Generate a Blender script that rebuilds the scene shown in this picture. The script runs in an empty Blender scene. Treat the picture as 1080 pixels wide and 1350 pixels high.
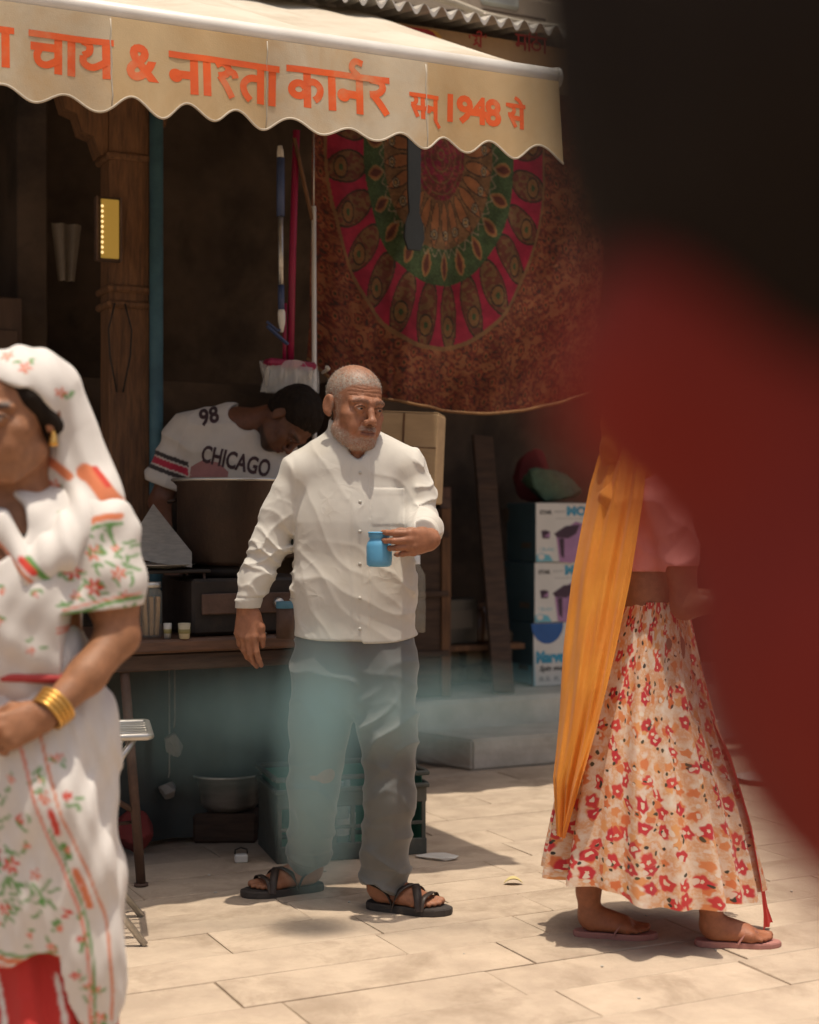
import bpy, bmesh, math, random
import numpy as np
from mathutils import Vector, Matrix
from mathutils.bvhtree import BVHTree
random.seed(7); rng = np.random.default_rng(11)
R = math.radians
SC = bpy.context.scene
COL = SC.collection

# ------------------------------------------------------------------ camera, light, exposure
CAM_H = 1.25
FPX = 2000.0                       # focal length measured in pixels of a 1080 px wide picture
cam = bpy.data.objects.new('camera', bpy.data.cameras.new('camera')); COL.objects.link(cam)
cam.location = (0, 0, CAM_H); cam.rotation_euler = (R(90), 0, 0)
cam.data.sensor_fit = 'HORIZONTAL'; cam.data.sensor_width = 36.0; cam.data.lens = 36.0*FPX/1080
cam.data.clip_start = 0.02; cam.data.clip_end = 400
cam.data.dof.use_dof = True; cam.data.dof.focus_distance = 4.68; cam.data.dof.aperture_fstop = 2.7
SC.camera = cam
SUN_DX, SUN_DY = -0.05, 0.13       # how far a shadow moves per metre of height
sun_vec = Vector((-SUN_DX, -SUN_DY, 1)).normalized()      # towards the sun
sun = bpy.data.objects.new('sun', bpy.data.lights.new('sun', 'SUN')); COL.objects.link(sun)
sun.location = (2, -4, 12)
sun.rotation_euler = sun_vec.to_track_quat('Z', 'Y').to_euler()
sun.data.energy = 3.5; sun.data.angle = R(0.55); sun.data.color = (1.0, 0.93, 0.82)
w = bpy.data.worlds.new('World'); SC.world = w; w.use_nodes = True
nt = w.node_tree; bg = nt.nodes['Background']
sky = nt.nodes.new('ShaderNodeTexSky'); sky.sky_type = 'NISHITA'; sky.sun_disc = False
sky.sun_elevation = math.asin(sun_vec.z); sky.sun_rotation = math.atan2(sun_vec.x, sun_vec.y)
sky.dust_density = 6.0; sky.air_density = 1.0; sky.ozone_density = 0.2
nt.links.new(sky.outputs[0], bg.inputs[0]); bg.inputs[1].default_value = 0.12
SC.view_settings.view_transform = 'Standard'; SC.view_settings.look = 'None'
SC.view_settings.exposure = 0.06; SC.view_settings.use_white_balance = True; SC.view_settings.white_balance_temperature = 6850; SC.view_settings.white_balance_tint = 10; SC.view_settings.gamma = 1.0
SC.cycles.use_denoising = True
SC.cycles.max_bounces = 8; SC.cycles.diffuse_bounces = 4; SC.cycles.volume_bounces = 1
SC.cycles.transparent_max_bounces = 8; SC.cycles.caustics_reflective = False; SC.cycles.caustics_refractive = False

# ------------------------------------------------------------------ frames
PSI = R(26)
UA = Vector((math.cos(PSI), math.sin(PSI), 0)); WB = Vector((-math.sin(PSI), math.cos(PSI), 0))
O0 = Vector((0, 5, 0))
def F(a, b, z=0.0):                 # shop-front frame: a along the facade, b into the shop
    return O0 + UA*a + WB*b + Vector((0, 0, z))
def at(px, py, D):                  # a point D metres down the street, measured off the photograph
    return Vector(((px-540)/FPX*D, D, CAM_H-(py-675)/FPX*D))
def ab(px, b):                      # distance to the plane b = const along a sight line
    dx = (px-540)/FPX
    return (O0.y*WB.y+b)/(WB.y+WB.x*dx)
def atb(px, py, b):
    return at(px, py, ab(px, b))
def aof(px, b):
    p = at(px, 675, ab(px, b)) - O0
    return p.dot(UA)
def gnd(px, py, z=0.0):
    return at(px, py, (CAM_H-z)*FPX/(py-675))

# ------------------------------------------------------------------ materials
def _new(name):
    m = bpy.data.materials.new(name); m.use_nodes = True
    n = m.node_tree; return m, n, n.nodes['Principled BSDF']
def ramp(n, fac, stops):
    r = n.nodes.new('ShaderNodeValToRGB'); n.links.new(fac, r.inputs[0])
    e = r.color_ramp.elements
    while len(e) < len(stops): e.new(0.5)
    for i, (p, c) in enumerate(stops):
        e[i].position = p; e[i].color = (*c, 1) if len(c) == 3 else c
    return r.outputs[0]
def math_n(n, op, a, b=None, c=None):
    x = n.nodes.new('ShaderNodeMath'); x.operation = op
    for i, v in enumerate((a, b, c)):
        if v is None: continue
        if isinstance(v, (int, float)): x.inputs[i].default_value = v
        else: n.links.new(v, x.inputs[i])
    return x.outputs[0]
def mixc(n, fac, a, b, mode='MIX'):
    x = n.nodes.new('ShaderNodeMix'); x.data_type = 'RGBA'; x.blend_type = mode
    for sock, v in ((x.inputs[0], fac), (x.inputs[6], a), (x.inputs[7], b)):
        if isinstance(v, (int, float)): sock.default_value = v
        elif isinstance(v, tuple): sock.default_value = (*v[:3], 1)
        else: n.links.new(v, sock)
    return x.outputs[2]
def noise_n(n, vec, scale, detail=5, rough=0.55, dist=0.0):
    x = n.nodes.new('ShaderNodeTexNoise'); x.inputs['Scale'].default_value = scale
    x.inputs['Detail'].default_value = detail; x.inputs['Roughness'].default_value = rough
    x.inputs['Distortion'].default_value = dist
    if vec is not None: n.links.new(vec, x.inputs['Vector'])
    return x.outputs[0]
def coords(n, stretch=(1, 1, 1), kind='Object', shift=True):
    tc = n.nodes.new('ShaderNodeTexCoord'); mp = n.nodes.new('ShaderNodeMapping')
    n.links.new(tc.outputs[kind], mp.inputs[0]); mp.inputs[3].default_value = stretch
    if shift:
        oi = n.nodes.new('ShaderNodeObjectInfo')
        s = math_n(n, 'MULTIPLY', oi.outputs['Random'], 13.0)
        cx = n.nodes.new('ShaderNodeCombineXYZ')
        for i in range(3): n.links.new(s, cx.inputs[i])
        n.links.new(cx.outputs[0], mp.inputs[1])
    return mp.outputs[0]
def add_bump(n, bsdf, h, strength, dist=0.01):
    b = n.nodes.new('ShaderNodeBump'); b.inputs['Strength'].default_value = strength
    b.inputs['Distance'].default_value = dist
    n.links.new(h, b.inputs['Height']); n.links.new(b.outputs[0], bsdf.inputs['Normal'])
def M(name, c1, c2=None, rough=0.75, scale=6, bump=0.15, bscale=60, metal=0.0, rand=0.0,
      stretch=(1, 1, 1), dirt=None, dirt_amt=0.45, spec=0.4, lo=0.35, hi=0.65, trans=0.0, sheen=0.0):
    """noise-mottled surface: c1..c2 mottling, optional dirt blotches, per-object brightness, fine relief"""
    m, n, b = _new(name)
    if c2 is None: c2 = tuple(x*0.72 for x in c1)
    v = coords(n, stretch)
    c = ramp(n, noise_n(n, v, scale, 7, 0.6), [(lo, c1), (hi, c2)])
    if dirt is not None:
        f = ramp(n, noise_n(n, v, scale*0.45, 8, 0.68, 0.4), [(dirt_amt, (0, 0, 0)), (min(dirt_amt+0.2, 1), (1, 1, 1))])
        c = mixc(n, f, c, dirt)
    if rand > 0:
        oi = n.nodes.new('ShaderNodeObjectInfo')
        k = math_n(n, 'MULTIPLY_ADD', oi.outputs['Random'], 2*rand, 1-rand)
        cc = n.nodes.new('ShaderNodeCombineColor')
        for i in range(3): n.links.new(k, cc.inputs[i])
        c = mixc(n, 1.0, c, cc.outputs[0], 'MULTIPLY')
    n.links.new(c, b.inputs['Base Color'])
    b.inputs['Metallic'].default_value = metal
    b.inputs['Specular IOR Level'].default_value = spec
    rr = math_n(n, 'MULTIPLY_ADD', noise_n(n, v, scale*2.3, 4), 0.3, rough-0.15)
    n.links.new(rr, b.inputs['Roughness'])
    if bump > 0: add_bump(n, b, noise_n(n, v, bscale, 6, 0.65), bump)
    if sheen: b.inputs['Sheen Weight'].default_value = sheen
    if trans > 0:
        tr = n.nodes.new('ShaderNodeBsdfTranslucent'); n.links.new(c, tr.inputs[0])
        mx = n.nodes.new('ShaderNodeMixShader'); mx.inputs[0].default_value = trans
        n.links.new(b.outputs[0], mx.inputs[1]); n.links.new(tr.outputs[0], mx.inputs[2])
        n.links.new(mx.outputs[0], n.nodes['Material Output'].inputs[0])
    return m
def MA(name, rough=0.7, bump=0.2, bscale=220, var=0.12, vscale=14, sheen=0.0, trans=0.0, spec=0.3, sss=0.0, crease=0.0):
    """colour taken from the mesh's own 'tint' attribute (prints, skin), with fine mottling and weave"""
    m, n, b = _new(name)
    a = n.nodes.new('ShaderNodeAttribute'); a.attribute_name = 'tint'
    v = coords(n)
    k = ramp(n, noise_n(n, v, vscale, 6, 0.6), [(0.3, (1-var,)*3), (0.7, (1+var,)*3)])
    c = mixc(n, 1.0, a.outputs['Color'], k, 'MULTIPLY')
    n.links.new(c, b.inputs['Base Color']); b.inputs['Roughness'].default_value = rough
    b.inputs['Specular IOR Level'].default_value = spec
    if sheen: b.inputs['Sheen Weight'].default_value = sheen
    if sss:
        b.inputs['Subsurface Weight'].default_value = sss
        b.inputs['Subsurface Radius'].default_value = (0.012, 0.005, 0.003)
        b.inputs['Subsurface Scale'].default_value = 1.0
    if crease > 0:      # fine pressed creases over the weave
        vo = n.nodes.new('ShaderNodeTexVoronoi'); vo.feature = 'DISTANCE_TO_EDGE'; vo.inputs['Scale'].default_value = 13
        wv = n.nodes.new('ShaderNodeTexNoise'); wv.inputs['Scale'].default_value = 9; n.links.new(v, wv.inputs['Vector'])
        am = n.nodes.new('ShaderNodeVectorMath'); am.operation = 'MULTIPLY_ADD'; n.links.new(wv.outputs['Color'], am.inputs[0]); am.inputs[1].default_value = (0.16, 0.16, 0.16); n.links.new(v, am.inputs[2])
        n.links.new(am.outputs[0], vo.inputs['Vector'])
        h = math_n(n, 'MULTIPLY', ramp(n, vo.outputs['Distance'], [(0.0, (1, 1, 1)), (0.22, (0, 0, 0))]), ramp(n, noise_n(n, v, 6, 3), [(0.42, (0, 0, 0)), (0.62, (1, 1, 1))]))
        h = math_n(n, 'ADD', h, math_n(n, 'MULTIPLY', noise_n(n, v, bscale, 3), 0.12)); add_bump(n, b, h, crease, 0.006)
    elif bump > 0: add_bump(n, b, noise_n(n, v, bscale, 4, 0.6), bump, 0.004)
    if trans > 0:
        tr = n.nodes.new('ShaderNodeBsdfTranslucent'); n.links.new(c, tr.inputs[0])
        mx = n.nodes.new('ShaderNodeMixShader'); mx.inputs[0].default_value = trans
        n.links.new(b.outputs[0], mx.inputs[1]); n.links.new(tr.outputs[0], mx.inputs[2])
        n.links.new(mx.outputs[0], n.nodes['Material Output'].inputs[0])
    return m
def MG(name, col=(0.9, 0.95, 0.93), rough=0.05, alpha=0.25):
    """thin clear glass or plastic film: mostly see-through with a gloss"""
    m, n, b = _new(name)
    b.inputs['Base Color'].default_value = (*col, 1); b.inputs['Roughness'].default_value = rough
    b.inputs['Alpha'].default_value = alpha
    return m

# ------------------------------------------------------------------ objects
def props(o, label=None, cat=None, group=None, kind=None):
    if label: o['label'] = label
    if cat: o['category'] = cat
    if group: o['group'] = group
    if kind: o['kind'] = kind
    return o
def thing(name, label, cat, loc=(0, 0, 0), rotz=0.0, group=None):
    o = bpy.data.objects.new(name, None); COL.objects.link(o); o.empty_display_size = 0.1
    o.location = loc; o.rotation_euler = (0, 0, rotz)
    return props(o, label, cat, group)
def link(name, me, mat=None, parent=None):
    if mat is not None and not me.materials: me.materials.append(mat)
    o = bpy.data.objects.new(name, me); COL.objects.link(o)
    if parent is not None: o.parent = parent
    return o
def np_mesh(name, V, faces, smooth=True, tint=None, uv=None):
    me = bpy.data.meshes.new(name)
    V = np.asarray(V, dtype=np.float32).reshape(-1, 3)
    if isinstance(faces, np.ndarray):
        nf, k = faces.shape
        me.vertices.add(len(V)); me.vertices.foreach_set('co', V.ravel())
        me.loops.add(nf*k); me.loops.foreach_set('vertex_index', faces.astype(np.int32).ravel())
        me.polygons.add(nf)
        me.polygons.foreach_set('loop_start', np.arange(0, nf*k, k, dtype=np.int32))
        me.polygons.foreach_set('loop_total', np.full(nf, k, dtype=np.int32))
        me.update(calc_edges=True)
    else:
        me.from_pydata([tuple(map(float, v)) for v in V], [], faces)
    if uv is not None:
        li = np.empty(len(me.loops), dtype=np.int32); me.loops.foreach_get('vertex_index', li)
        u = me.uv_layers.new(name='UVMap'); u.data.foreach_set('uv', np.asarray(uv, dtype=np.float32)[li].ravel())
    if tint is not None:
        at_ = me.color_attributes.new('tint', 'FLOAT_COLOR', 'POINT')
        c = np.ones((len(V), 4), dtype=np.float32); c[:, :3] = tint; at_.data.foreach_set('color', c.ravel())
    if smooth: me.polygons.foreach_set('use_smooth', np.ones(len(me.polygons), dtype=bool))
    me.validate(); me.update()
    return me
class MB:
    """collects shapes for ONE mesh"""
    def __init__(s): s.v = []; s.f = []; s.sm = []
    def add(s, vs, fs, smooth=False):
        o = len(s.v); s.v += [tuple(v) for v in vs]
        s.f += [tuple(i+o for i in f) for f in fs]; s.sm += [smooth]*len(fs); return s
    def box(s, c, size, rot=None, ch=0.004):
        c = Vector(c); h = [x/2 for x in size]; ch = min(ch, min(h)*0.6)
        vs = []; idx = {}
        for sx in (-1, 1):
            for sy in (-1, 1):
                for sz in (-1, 1):
                    for ax in range(3):
                        p = [sx*h[0], sy*h[1], sz*h[2]]
                        for j in range(3):
                            if j != ax: p[j] -= (sx, sy, sz)[j]*ch
                        idx[(sx, sy, sz, ax)] = len(vs); vs.append(Vector(p))
        fs = []
        for ax in range(3):
            o1, o2 = [j for j in range(3) if j != ax]
            for sg in (-1, 1):
                q = []
                for (p1, p2) in ((-1, -1), (1, -1), (1, 1), (-1, 1)):
                    k = [0, 0, 0]; k[ax] = sg; k[o1] = p1; k[o2] = p2; q.append(idx[(*k, ax)])
                fs.append(q)
            for p1 in (-1, 1):
                for p2 in (-1, 1):
                    k = [0, 0, 0]; k[o1] = p1; k[o2] = p2
                    ka = list(k); ka[ax] = -1; kb = list(k); kb[ax] = 1
                    fs.append([idx[(*ka, o1)], idx[(*kb, o1)], idx[(*kb, o2)], idx[(*ka, o2)]])
        for sx in (-1, 1):
            for sy in (-1, 1):
                for sz in (-1, 1): fs.append([idx[(sx, sy, sz, j)] for j in range(3)])
        out = []
        for f in fs:
            ce = sum((vs[i] for i in f), Vector())/len(f)
            nn = (vs[f[1]]-vs[f[0]]).cross(vs[f[2]]-vs[f[1]])
            out.append(f if nn.dot(ce) > 0 else f[::-1])
        if rot is not None: vs = [rot @ v for v in vs]
        return s.add([v+c for v in vs], out)
    def tube(s, pts, r, n=10, cap=True, closed=False):
        pts = [Vector(p) for p in pts]; N = len(pts)
        rr = [r]*N if isinstance(r, (int, float)) else list(r)
        vs = []; up = None
        for i, p in enumerate(pts):
            if closed: t = pts[(i+1) % N]-pts[i-1]
            else: t = pts[min(i+1, N-1)]-pts[max(i-1, 0)]
            t = t.normalized() if t.length > 1e-9 else Vector((0, 0, 1))
            if up is None:
                up = Vector((0, 0, 1)) if abs(t.z) < 0.9 else Vector((1, 0, 0))
            x = (up - t*up.dot(t)).normalized(); y = t.cross(x); up = x
            for k in range(n):
                a = 2*math.pi*k/n; vs.append(p + (x*math.cos(a)+y*math.sin(a))*rr[i])
        fs = []
        for i in range(N if closed else N-1):
            j = (i+1) % N
            for k in range(n):
                k2 = (k+1) % n; fs.append((i*n+k, i*n+k2, j*n+k2, j*n+k))
        s.add(vs, fs, True)
        if cap and not closed:
            o = len(s.v)-N*n
            s.f += [tuple(o+k for k in reversed(range(n))), tuple(o+(N-1)*n+k for k in range(n))]; s.sm += [False]*2
        return s
    def lathe(s, prof, n=24, c=(0, 0, 0), squash=(1, 1), smooth=True):
        vs = []; fs = []
        for r, z in prof:
            for k in range(n):
                a = 2*math.pi*k/n; vs.append((c[0]+r*math.cos(a)*squash[0], c[1]+r*math.sin(a)*squash[1], c[2]+z))
        for i in range(len(prof)-1):
            for k in range(n):
                k2 = (k+1) % n; fs.append((i*n+k, i*n+k2, (i+1)*n+k2, (i+1)*n+k))
        return s.add(vs, fs, smooth)
    def prism(s, poly, depth, o, x, y, ch=0.0):
        """flat outline poly (in axes x, y at o) with thickness depth along x cross y"""
        o, x, y = Vector(o), Vector(x), Vector(y); nrm = x.cross(y).normalized()
        n = len(poly)
        A = [o+x*p[0]+y*p[1] for p in poly]; B = [p+nrm*depth for p in A]
        area = sum(poly[i][0]*poly[(i+1) % n][1]-poly[(i+1) % n][0]*poly[i][1] for i in range(n))
        f = [tuple(range(n))[::-1], tuple(range(n, 2*n))]
        f += [(i, (i+1) % n, n+(i+1) % n, n+i) for i in range(n)]
        if area < 0: f = [q[::-1] for q in f]
        return s.add(A+B, f)
    def grid(s, fn, nu, nv, smooth=True, wrap=False):
        vs = [fn(i/(nu if wrap else nu-1), j/(nv-1)) for j in range(nv) for i in range(nu)]
        fs = []
        for j in range(nv-1):
            for i in range(nu if wrap else nu-1):
                i2 = (i+1) % nu; fs.append((j*nu+i, j*nu+i2, (j+1)*nu+i2, (j+1)*nu+i))
        return s.add(vs, fs, smooth)
    def mesh(s, name):
        me = bpy.data.meshes.new(name); me.from_pydata(s.v, [], s.f); me.update()
        me.polygons.foreach_set('use_smooth', s.sm); return me
    def build(s, name, mat, parent=None):
        return link(name, s.mesh(name), mat, parent)
def rotz(a): return Matrix.Rotation(a, 3, 'Z')
def euler(x, y, z): return (Matrix.Rotation(R(z), 3, 'Z') @ Matrix.Rotation(R(y), 3, 'Y') @ Matrix.Rotation(R(x), 3, 'X'))

# ------------------------------------------------------------------ lettering
def text_bm(body, size=1.0, bold=0.0, shear=0.0, xs=1.0, cut=0.0, spacing=1.0):
    """outline letters as a flat bmesh in x, y (baseline y = 0, left edge x = 0), cut into narrow strips"""
    cu = bpy.data.curves.new('t', 'FONT'); cu.body = body; cu.size = size; cu.offset = bold; cu.shear = shear
    cu.resolution_u = 3; cu.space_character = spacing; cu.fill_mode = 'FRONT'
    ob = bpy.data.objects.new('t', cu); COL.objects.link(ob)
    dg = bpy.context.evaluated_depsgraph_get(); dg.update()
    me = bpy.data.meshes.new_from_object(ob.evaluated_get(dg))
    bpy.data.objects.remove(ob); bpy.data.curves.remove(cu)
    bm = bmesh.new(); bm.from_mesh(me); bpy.data.meshes.remove(me)
    if bm.verts:
        x0 = min(v.co.x for v in bm.verts)
        for v in bm.verts: v.co.x = (v.co.x-x0)*xs; v.co.z = 0
    return bm
def bm_cut(bm, x, keep_left=True):
    r = bmesh.ops.bisect_plane(bm, geom=bm.verts[:]+bm.edges[:]+bm.faces[:], plane_co=(x, 0, 0), plane_no=(1, 0, 0),
                               clear_outer=keep_left, clear_inner=not keep_left)
    return bm
def bm_strips(bm, step, axis=0):
    lo = min(v.co[axis] for v in bm.verts); hi = max(v.co[axis] for v in bm.verts)
    x = lo+step
    while x < hi:
        co = [0, 0, 0]; no = [0, 0, 0]; co[axis] = x; no[axis] = 1
        bmesh.ops.bisect_plane(bm, geom=bm.verts[:]+bm.edges[:]+bm.faces[:], plane_co=co, plane_no=no)
        x += step
    return bm
def bm_width(bm): return max(v.co.x for v in bm.verts)-min(v.co.x for v in bm.verts)
def bm_stroke(pts, wdt):
    bm = bmesh.new(); P = [Vector((p[0], p[1], 0)) for p in pts]; L = []; Rr = []
    for i, p in enumerate(P):
        t = (P[min(i+1, len(P)-1)]-P[max(i-1, 0)]).normalized(); nn = Vector((-t.y, t.x, 0))
        L.append(bm.verts.new(p+nn*wdt/2)); Rr.append(bm.verts.new(p-nn*wdt/2))
    for i in range(len(P)-1): bm.faces.new((L[i], Rr[i], Rr[i+1], L[i+1]))
    return bm
def place_bm(bms, fn, name, mat, parent):
    """map flat letters through fn(x, y) -> point, join, link as one mesh"""
    mb = MB()
    for bm, ox, oy in bms:
        bm.verts.index_update()
        vs = [fn(v.co.x+ox, v.co.y+oy) for v in bm.verts]
        mb.add(vs, [[v.index for v in f.verts] for f in bm.faces]); bm.free()
    return mb.build(name, mat, parent)
# ================================================================== the setting
m_slab = M('sandstone_paving', (0.51, 0.405, 0.305), (0.41, 0.32, 0.24), rough=0.88, scale=7, bump=0.45, bscale=55, rand=0.06,
           dirt=(0.30, 0.225, 0.16), dirt_amt=0.50)
m_joint = M('joint_sand', (0.35, 0.27, 0.195), rough=0.95, scale=30, bump=0.5)
m_stone = M('grey_step_stone', (0.52, 0.48, 0.42), (0.40, 0.365, 0.31), rough=0.85, scale=7, bump=0.4, bscale=45, dirt=(0.17, 0.145, 0.115), dirt_amt=0.58)
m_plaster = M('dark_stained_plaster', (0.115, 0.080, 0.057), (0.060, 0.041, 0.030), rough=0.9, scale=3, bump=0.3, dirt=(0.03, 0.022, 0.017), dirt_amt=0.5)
m_timber = M('old_timber', (0.19, 0.092, 0.042), (0.10, 0.048, 0.024), rough=0.75, scale=9, bump=0.5, bscale=40, stretch=(6, 6, 0.8), dirt=(0.05, 0.028, 0.018), dirt_amt=0.55)
m_timber_d = M('dark_timber', (0.085, 0.048, 0.030), (0.045, 0.026, 0.017), rough=0.75, scale=8, bump=0.4, bscale=40, stretch=(0.8, 6, 6))
m_rubble = M('rubble_stone', (0.20, 0.15, 0.10), (0.11, 0.08, 0.055), rough=0.9, scale=9, bump=0.7, bscale=25, rand=0.3)
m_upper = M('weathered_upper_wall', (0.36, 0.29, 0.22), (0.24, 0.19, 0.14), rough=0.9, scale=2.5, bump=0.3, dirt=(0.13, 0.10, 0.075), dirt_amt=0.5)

ground = MB().box((0, 20, -0.55), (160, 160, 1.0), ch=0.0005).build('ground', m_joint); props(ground, kind='structure')
# paving: courses parallel to the shop front, every slab a piece
pav = MB().box((0, 0, 0.0375), (9.4, 7.1, 0.04)).build('pavement', m_joint); props(pav, kind='structure')
pav.location = F(0.4, -0.75, -0.040); pav.rotation_euler = (0, 0, PSI)
lens = [0.46, 0.58, 0.70, 0.84]; wid = 0.225
slab_me = []
for L in lens:
    for q in range(2):
        mb = MB(); r2 = random.Random(int(L*100)+q)
        mb.box((0, 0, 0), (L-0.003, wid-0.003, 0.05), ch=0.0025)
        mb.v = [(x+r2.uniform(-.0015, .0015), y+r2.uniform(-.0015, .0015), z+r2.uniform(-.001, .001)) for x, y, z in mb.v]
        me = mb.mesh('paving_slab'); me.materials.append(m_slab); slab_me.append((L, me))
rr = random.Random(5)
for row in range(21):
    y = -2.62 + row*wid; x = -2.6 - rr.uniform(0, 0.6)
    while x < 4.3:
        L, me = rr.choice(slab_me)
        o = link('paving_slab', me, None, pav)
        o.location = (x+L/2-0.4, y+0.75, 0.017+rr.uniform(-0.0012, 0.0012)+0.02)
        o.rotation_euler = (rr.uniform(-.003, .003), rr.uniform(-.0025, .0025), rr.uniform(-.003, .003))
        if rr.random() < 0.5: o.rotation_euler[2] += math.pi
        x += L
GZ = 0.022      # top of the paving

# ---- the shop building
bld = thing('shop_building', 'dark open shopfront with carved timber pillar and brown plaster walls', 'building', F(0, 1.3, 0), PSI)
def L_(a, b, z): return (a, b-1.3, z)
def bpart(name, mat, *boxes, ch=0.006):
    mb = MB()
    for (a0, a1, b0, b1, z0, z1) in boxes:
        mb.box(L_((a0+a1)/2, (b0+b1)/2, (z0+z1)/2), (a1-a0, b1-b0, z1-z0), ch=ch)
    return mb.build(name, mat, bld)
bpart('plinth', m_stone, (-4.5, 0.30, 1.06, 4.2, 0, 0.30), (0.305, 5.5, 2.18, 4.2, 0, 0.315), ch=0.02)
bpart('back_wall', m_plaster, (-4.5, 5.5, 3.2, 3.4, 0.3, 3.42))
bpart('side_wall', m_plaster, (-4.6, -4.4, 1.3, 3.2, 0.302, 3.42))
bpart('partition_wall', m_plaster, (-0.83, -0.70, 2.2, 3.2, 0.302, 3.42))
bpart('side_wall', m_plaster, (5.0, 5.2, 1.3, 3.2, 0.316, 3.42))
bpart('roof_slab', m_upper, (-4.6, 5.4, 1.50, 4.6, 3.425, 3.60))
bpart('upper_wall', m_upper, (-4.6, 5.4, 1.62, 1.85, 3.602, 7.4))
bpart('lintel', m_timber_d, (-4.5, 5.2, 1.24, 1.42, 3.00, 3.24))
# carved timber pillar with bracket
pa = aof(165, 1.3)
pil = bpart('pillar', m_timber, (pa-0.075, pa+0.095, 1.24, 1.40, 0.302, 2.995), ch=0.018)
for z in (0.62, 0.66, 2.05, 2.11, 2.62): MB().box(L_(pa+0.01, 1.32, z), (0.20, 0.19, 0.028), ch=0.010).build('moulding', m_timber, pil)
prof = [(0, 0), (0.0, -0.36), (-0.03, -0.37), (-0.055, -0.30), (-0.10, -0.285), (-0.12, -0.22), (-0.165, -0.205), (-0.185, -0.14),
        (-0.24, -0.12), (-0.26, -0.06), (-0.30, -0.045), (-0.30, 0)]
mb = MB(); mb.prism([(x, z) for x, z in prof], 0.11, L_(pa-0.078, 1.37, 2.99), (1, 0, 0), (0, 0, 1)); mb.build('bracket', m_timber, pil)
mb = MB(); mb.prism([(-x*0.55, z*0.8) for x, z in prof], 0.10, L_(pa+0.098, 1.365, 2.99), (1, 0, 0), (0, 0, 1)); mb.build('bracket', m_timber, pil)
# rubble footing behind the step, stone by stone
rub = bpart('footing_wall', m_plaster, (aof(540, 2.75), aof(900, 2.75), 2.80, 3.19, 0.318, 0.62))
r3 = random.Random(3)
for row in range(3):
    a = aof(545, 2.75)
    while a < aof(880, 2.75):
        wd = r3.uniform(0.10, 0.2); h = 0.095
        mb = MB().box((0, 0, 0), (wd-0.012, 0.10, h-0.01), ch=0.022)
        mb.v = [(x+r3.uniform(-.01, .01), y+r3.uniform(-.01, .01), z+r3.uniform(-.006, .006)) for x, y, z in mb.v]
        o = mb.build('stone', m_rubble, rub); o.location = L_(a+wd/2, 2.775+r3.uniform(-.015, .01), 0.37+row*h)
        a += wd
# grey step slab in front of the plinth
def stone_block(name, label, cat, a0, a1, b0, b1, h, skew=0.0, z=GZ):
    mb = MB()
    bm = bmesh.new(); bmesh.ops.create_cube(bm, size=1)
    bmesh.ops.subdivide_edges(bm, edges=bm.edges[:], cuts=5, use_grid_fill=True)
    r = random.Random(name)
    for v in bm.verts:
        x, y, zz = v.co
        v.co = ((a0+a1)/2+x*(a1-a0)+skew*(y+0.5)*(b1-b0)*(-1 if x < -0.49 else 0), (b0+b1)/2+y*(b1-b0), (zz+0.5)*h)
        v.co += Vector((r.uniform(-.0015, .0015), r.uniform(-.0015, .0015), r.uniform(-.001, .001)))
    bmesh.ops.bevel(bm, geom=[e for e in bm.edges if e.calc_face_angle(0) > 0.9], offset=0.012, segments=2, affect='EDGES')
    c = Vector(((a0+a1)/2, (b0+b1)/2, 0))
    for v in bm.verts: v.co -= c
    me = bpy.data.meshes.new(name); bm.to_mesh(me); bm.free()
    o = link(name, me, m_stone); o.location = F(c.x, c.y, z); o.rotation_euler = (0, 0, PSI)
    return props(o, label, cat)
sp = gnd(622, 1017, GZ)-O0
stone_block('stone_step', 'worn grey stone slab step before the shop plinth', 'step', sp.dot(UA), sp.dot(UA)+1.5, sp.dot(WB), sp.dot(WB)+0.42, 0.150, 0.35)

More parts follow.
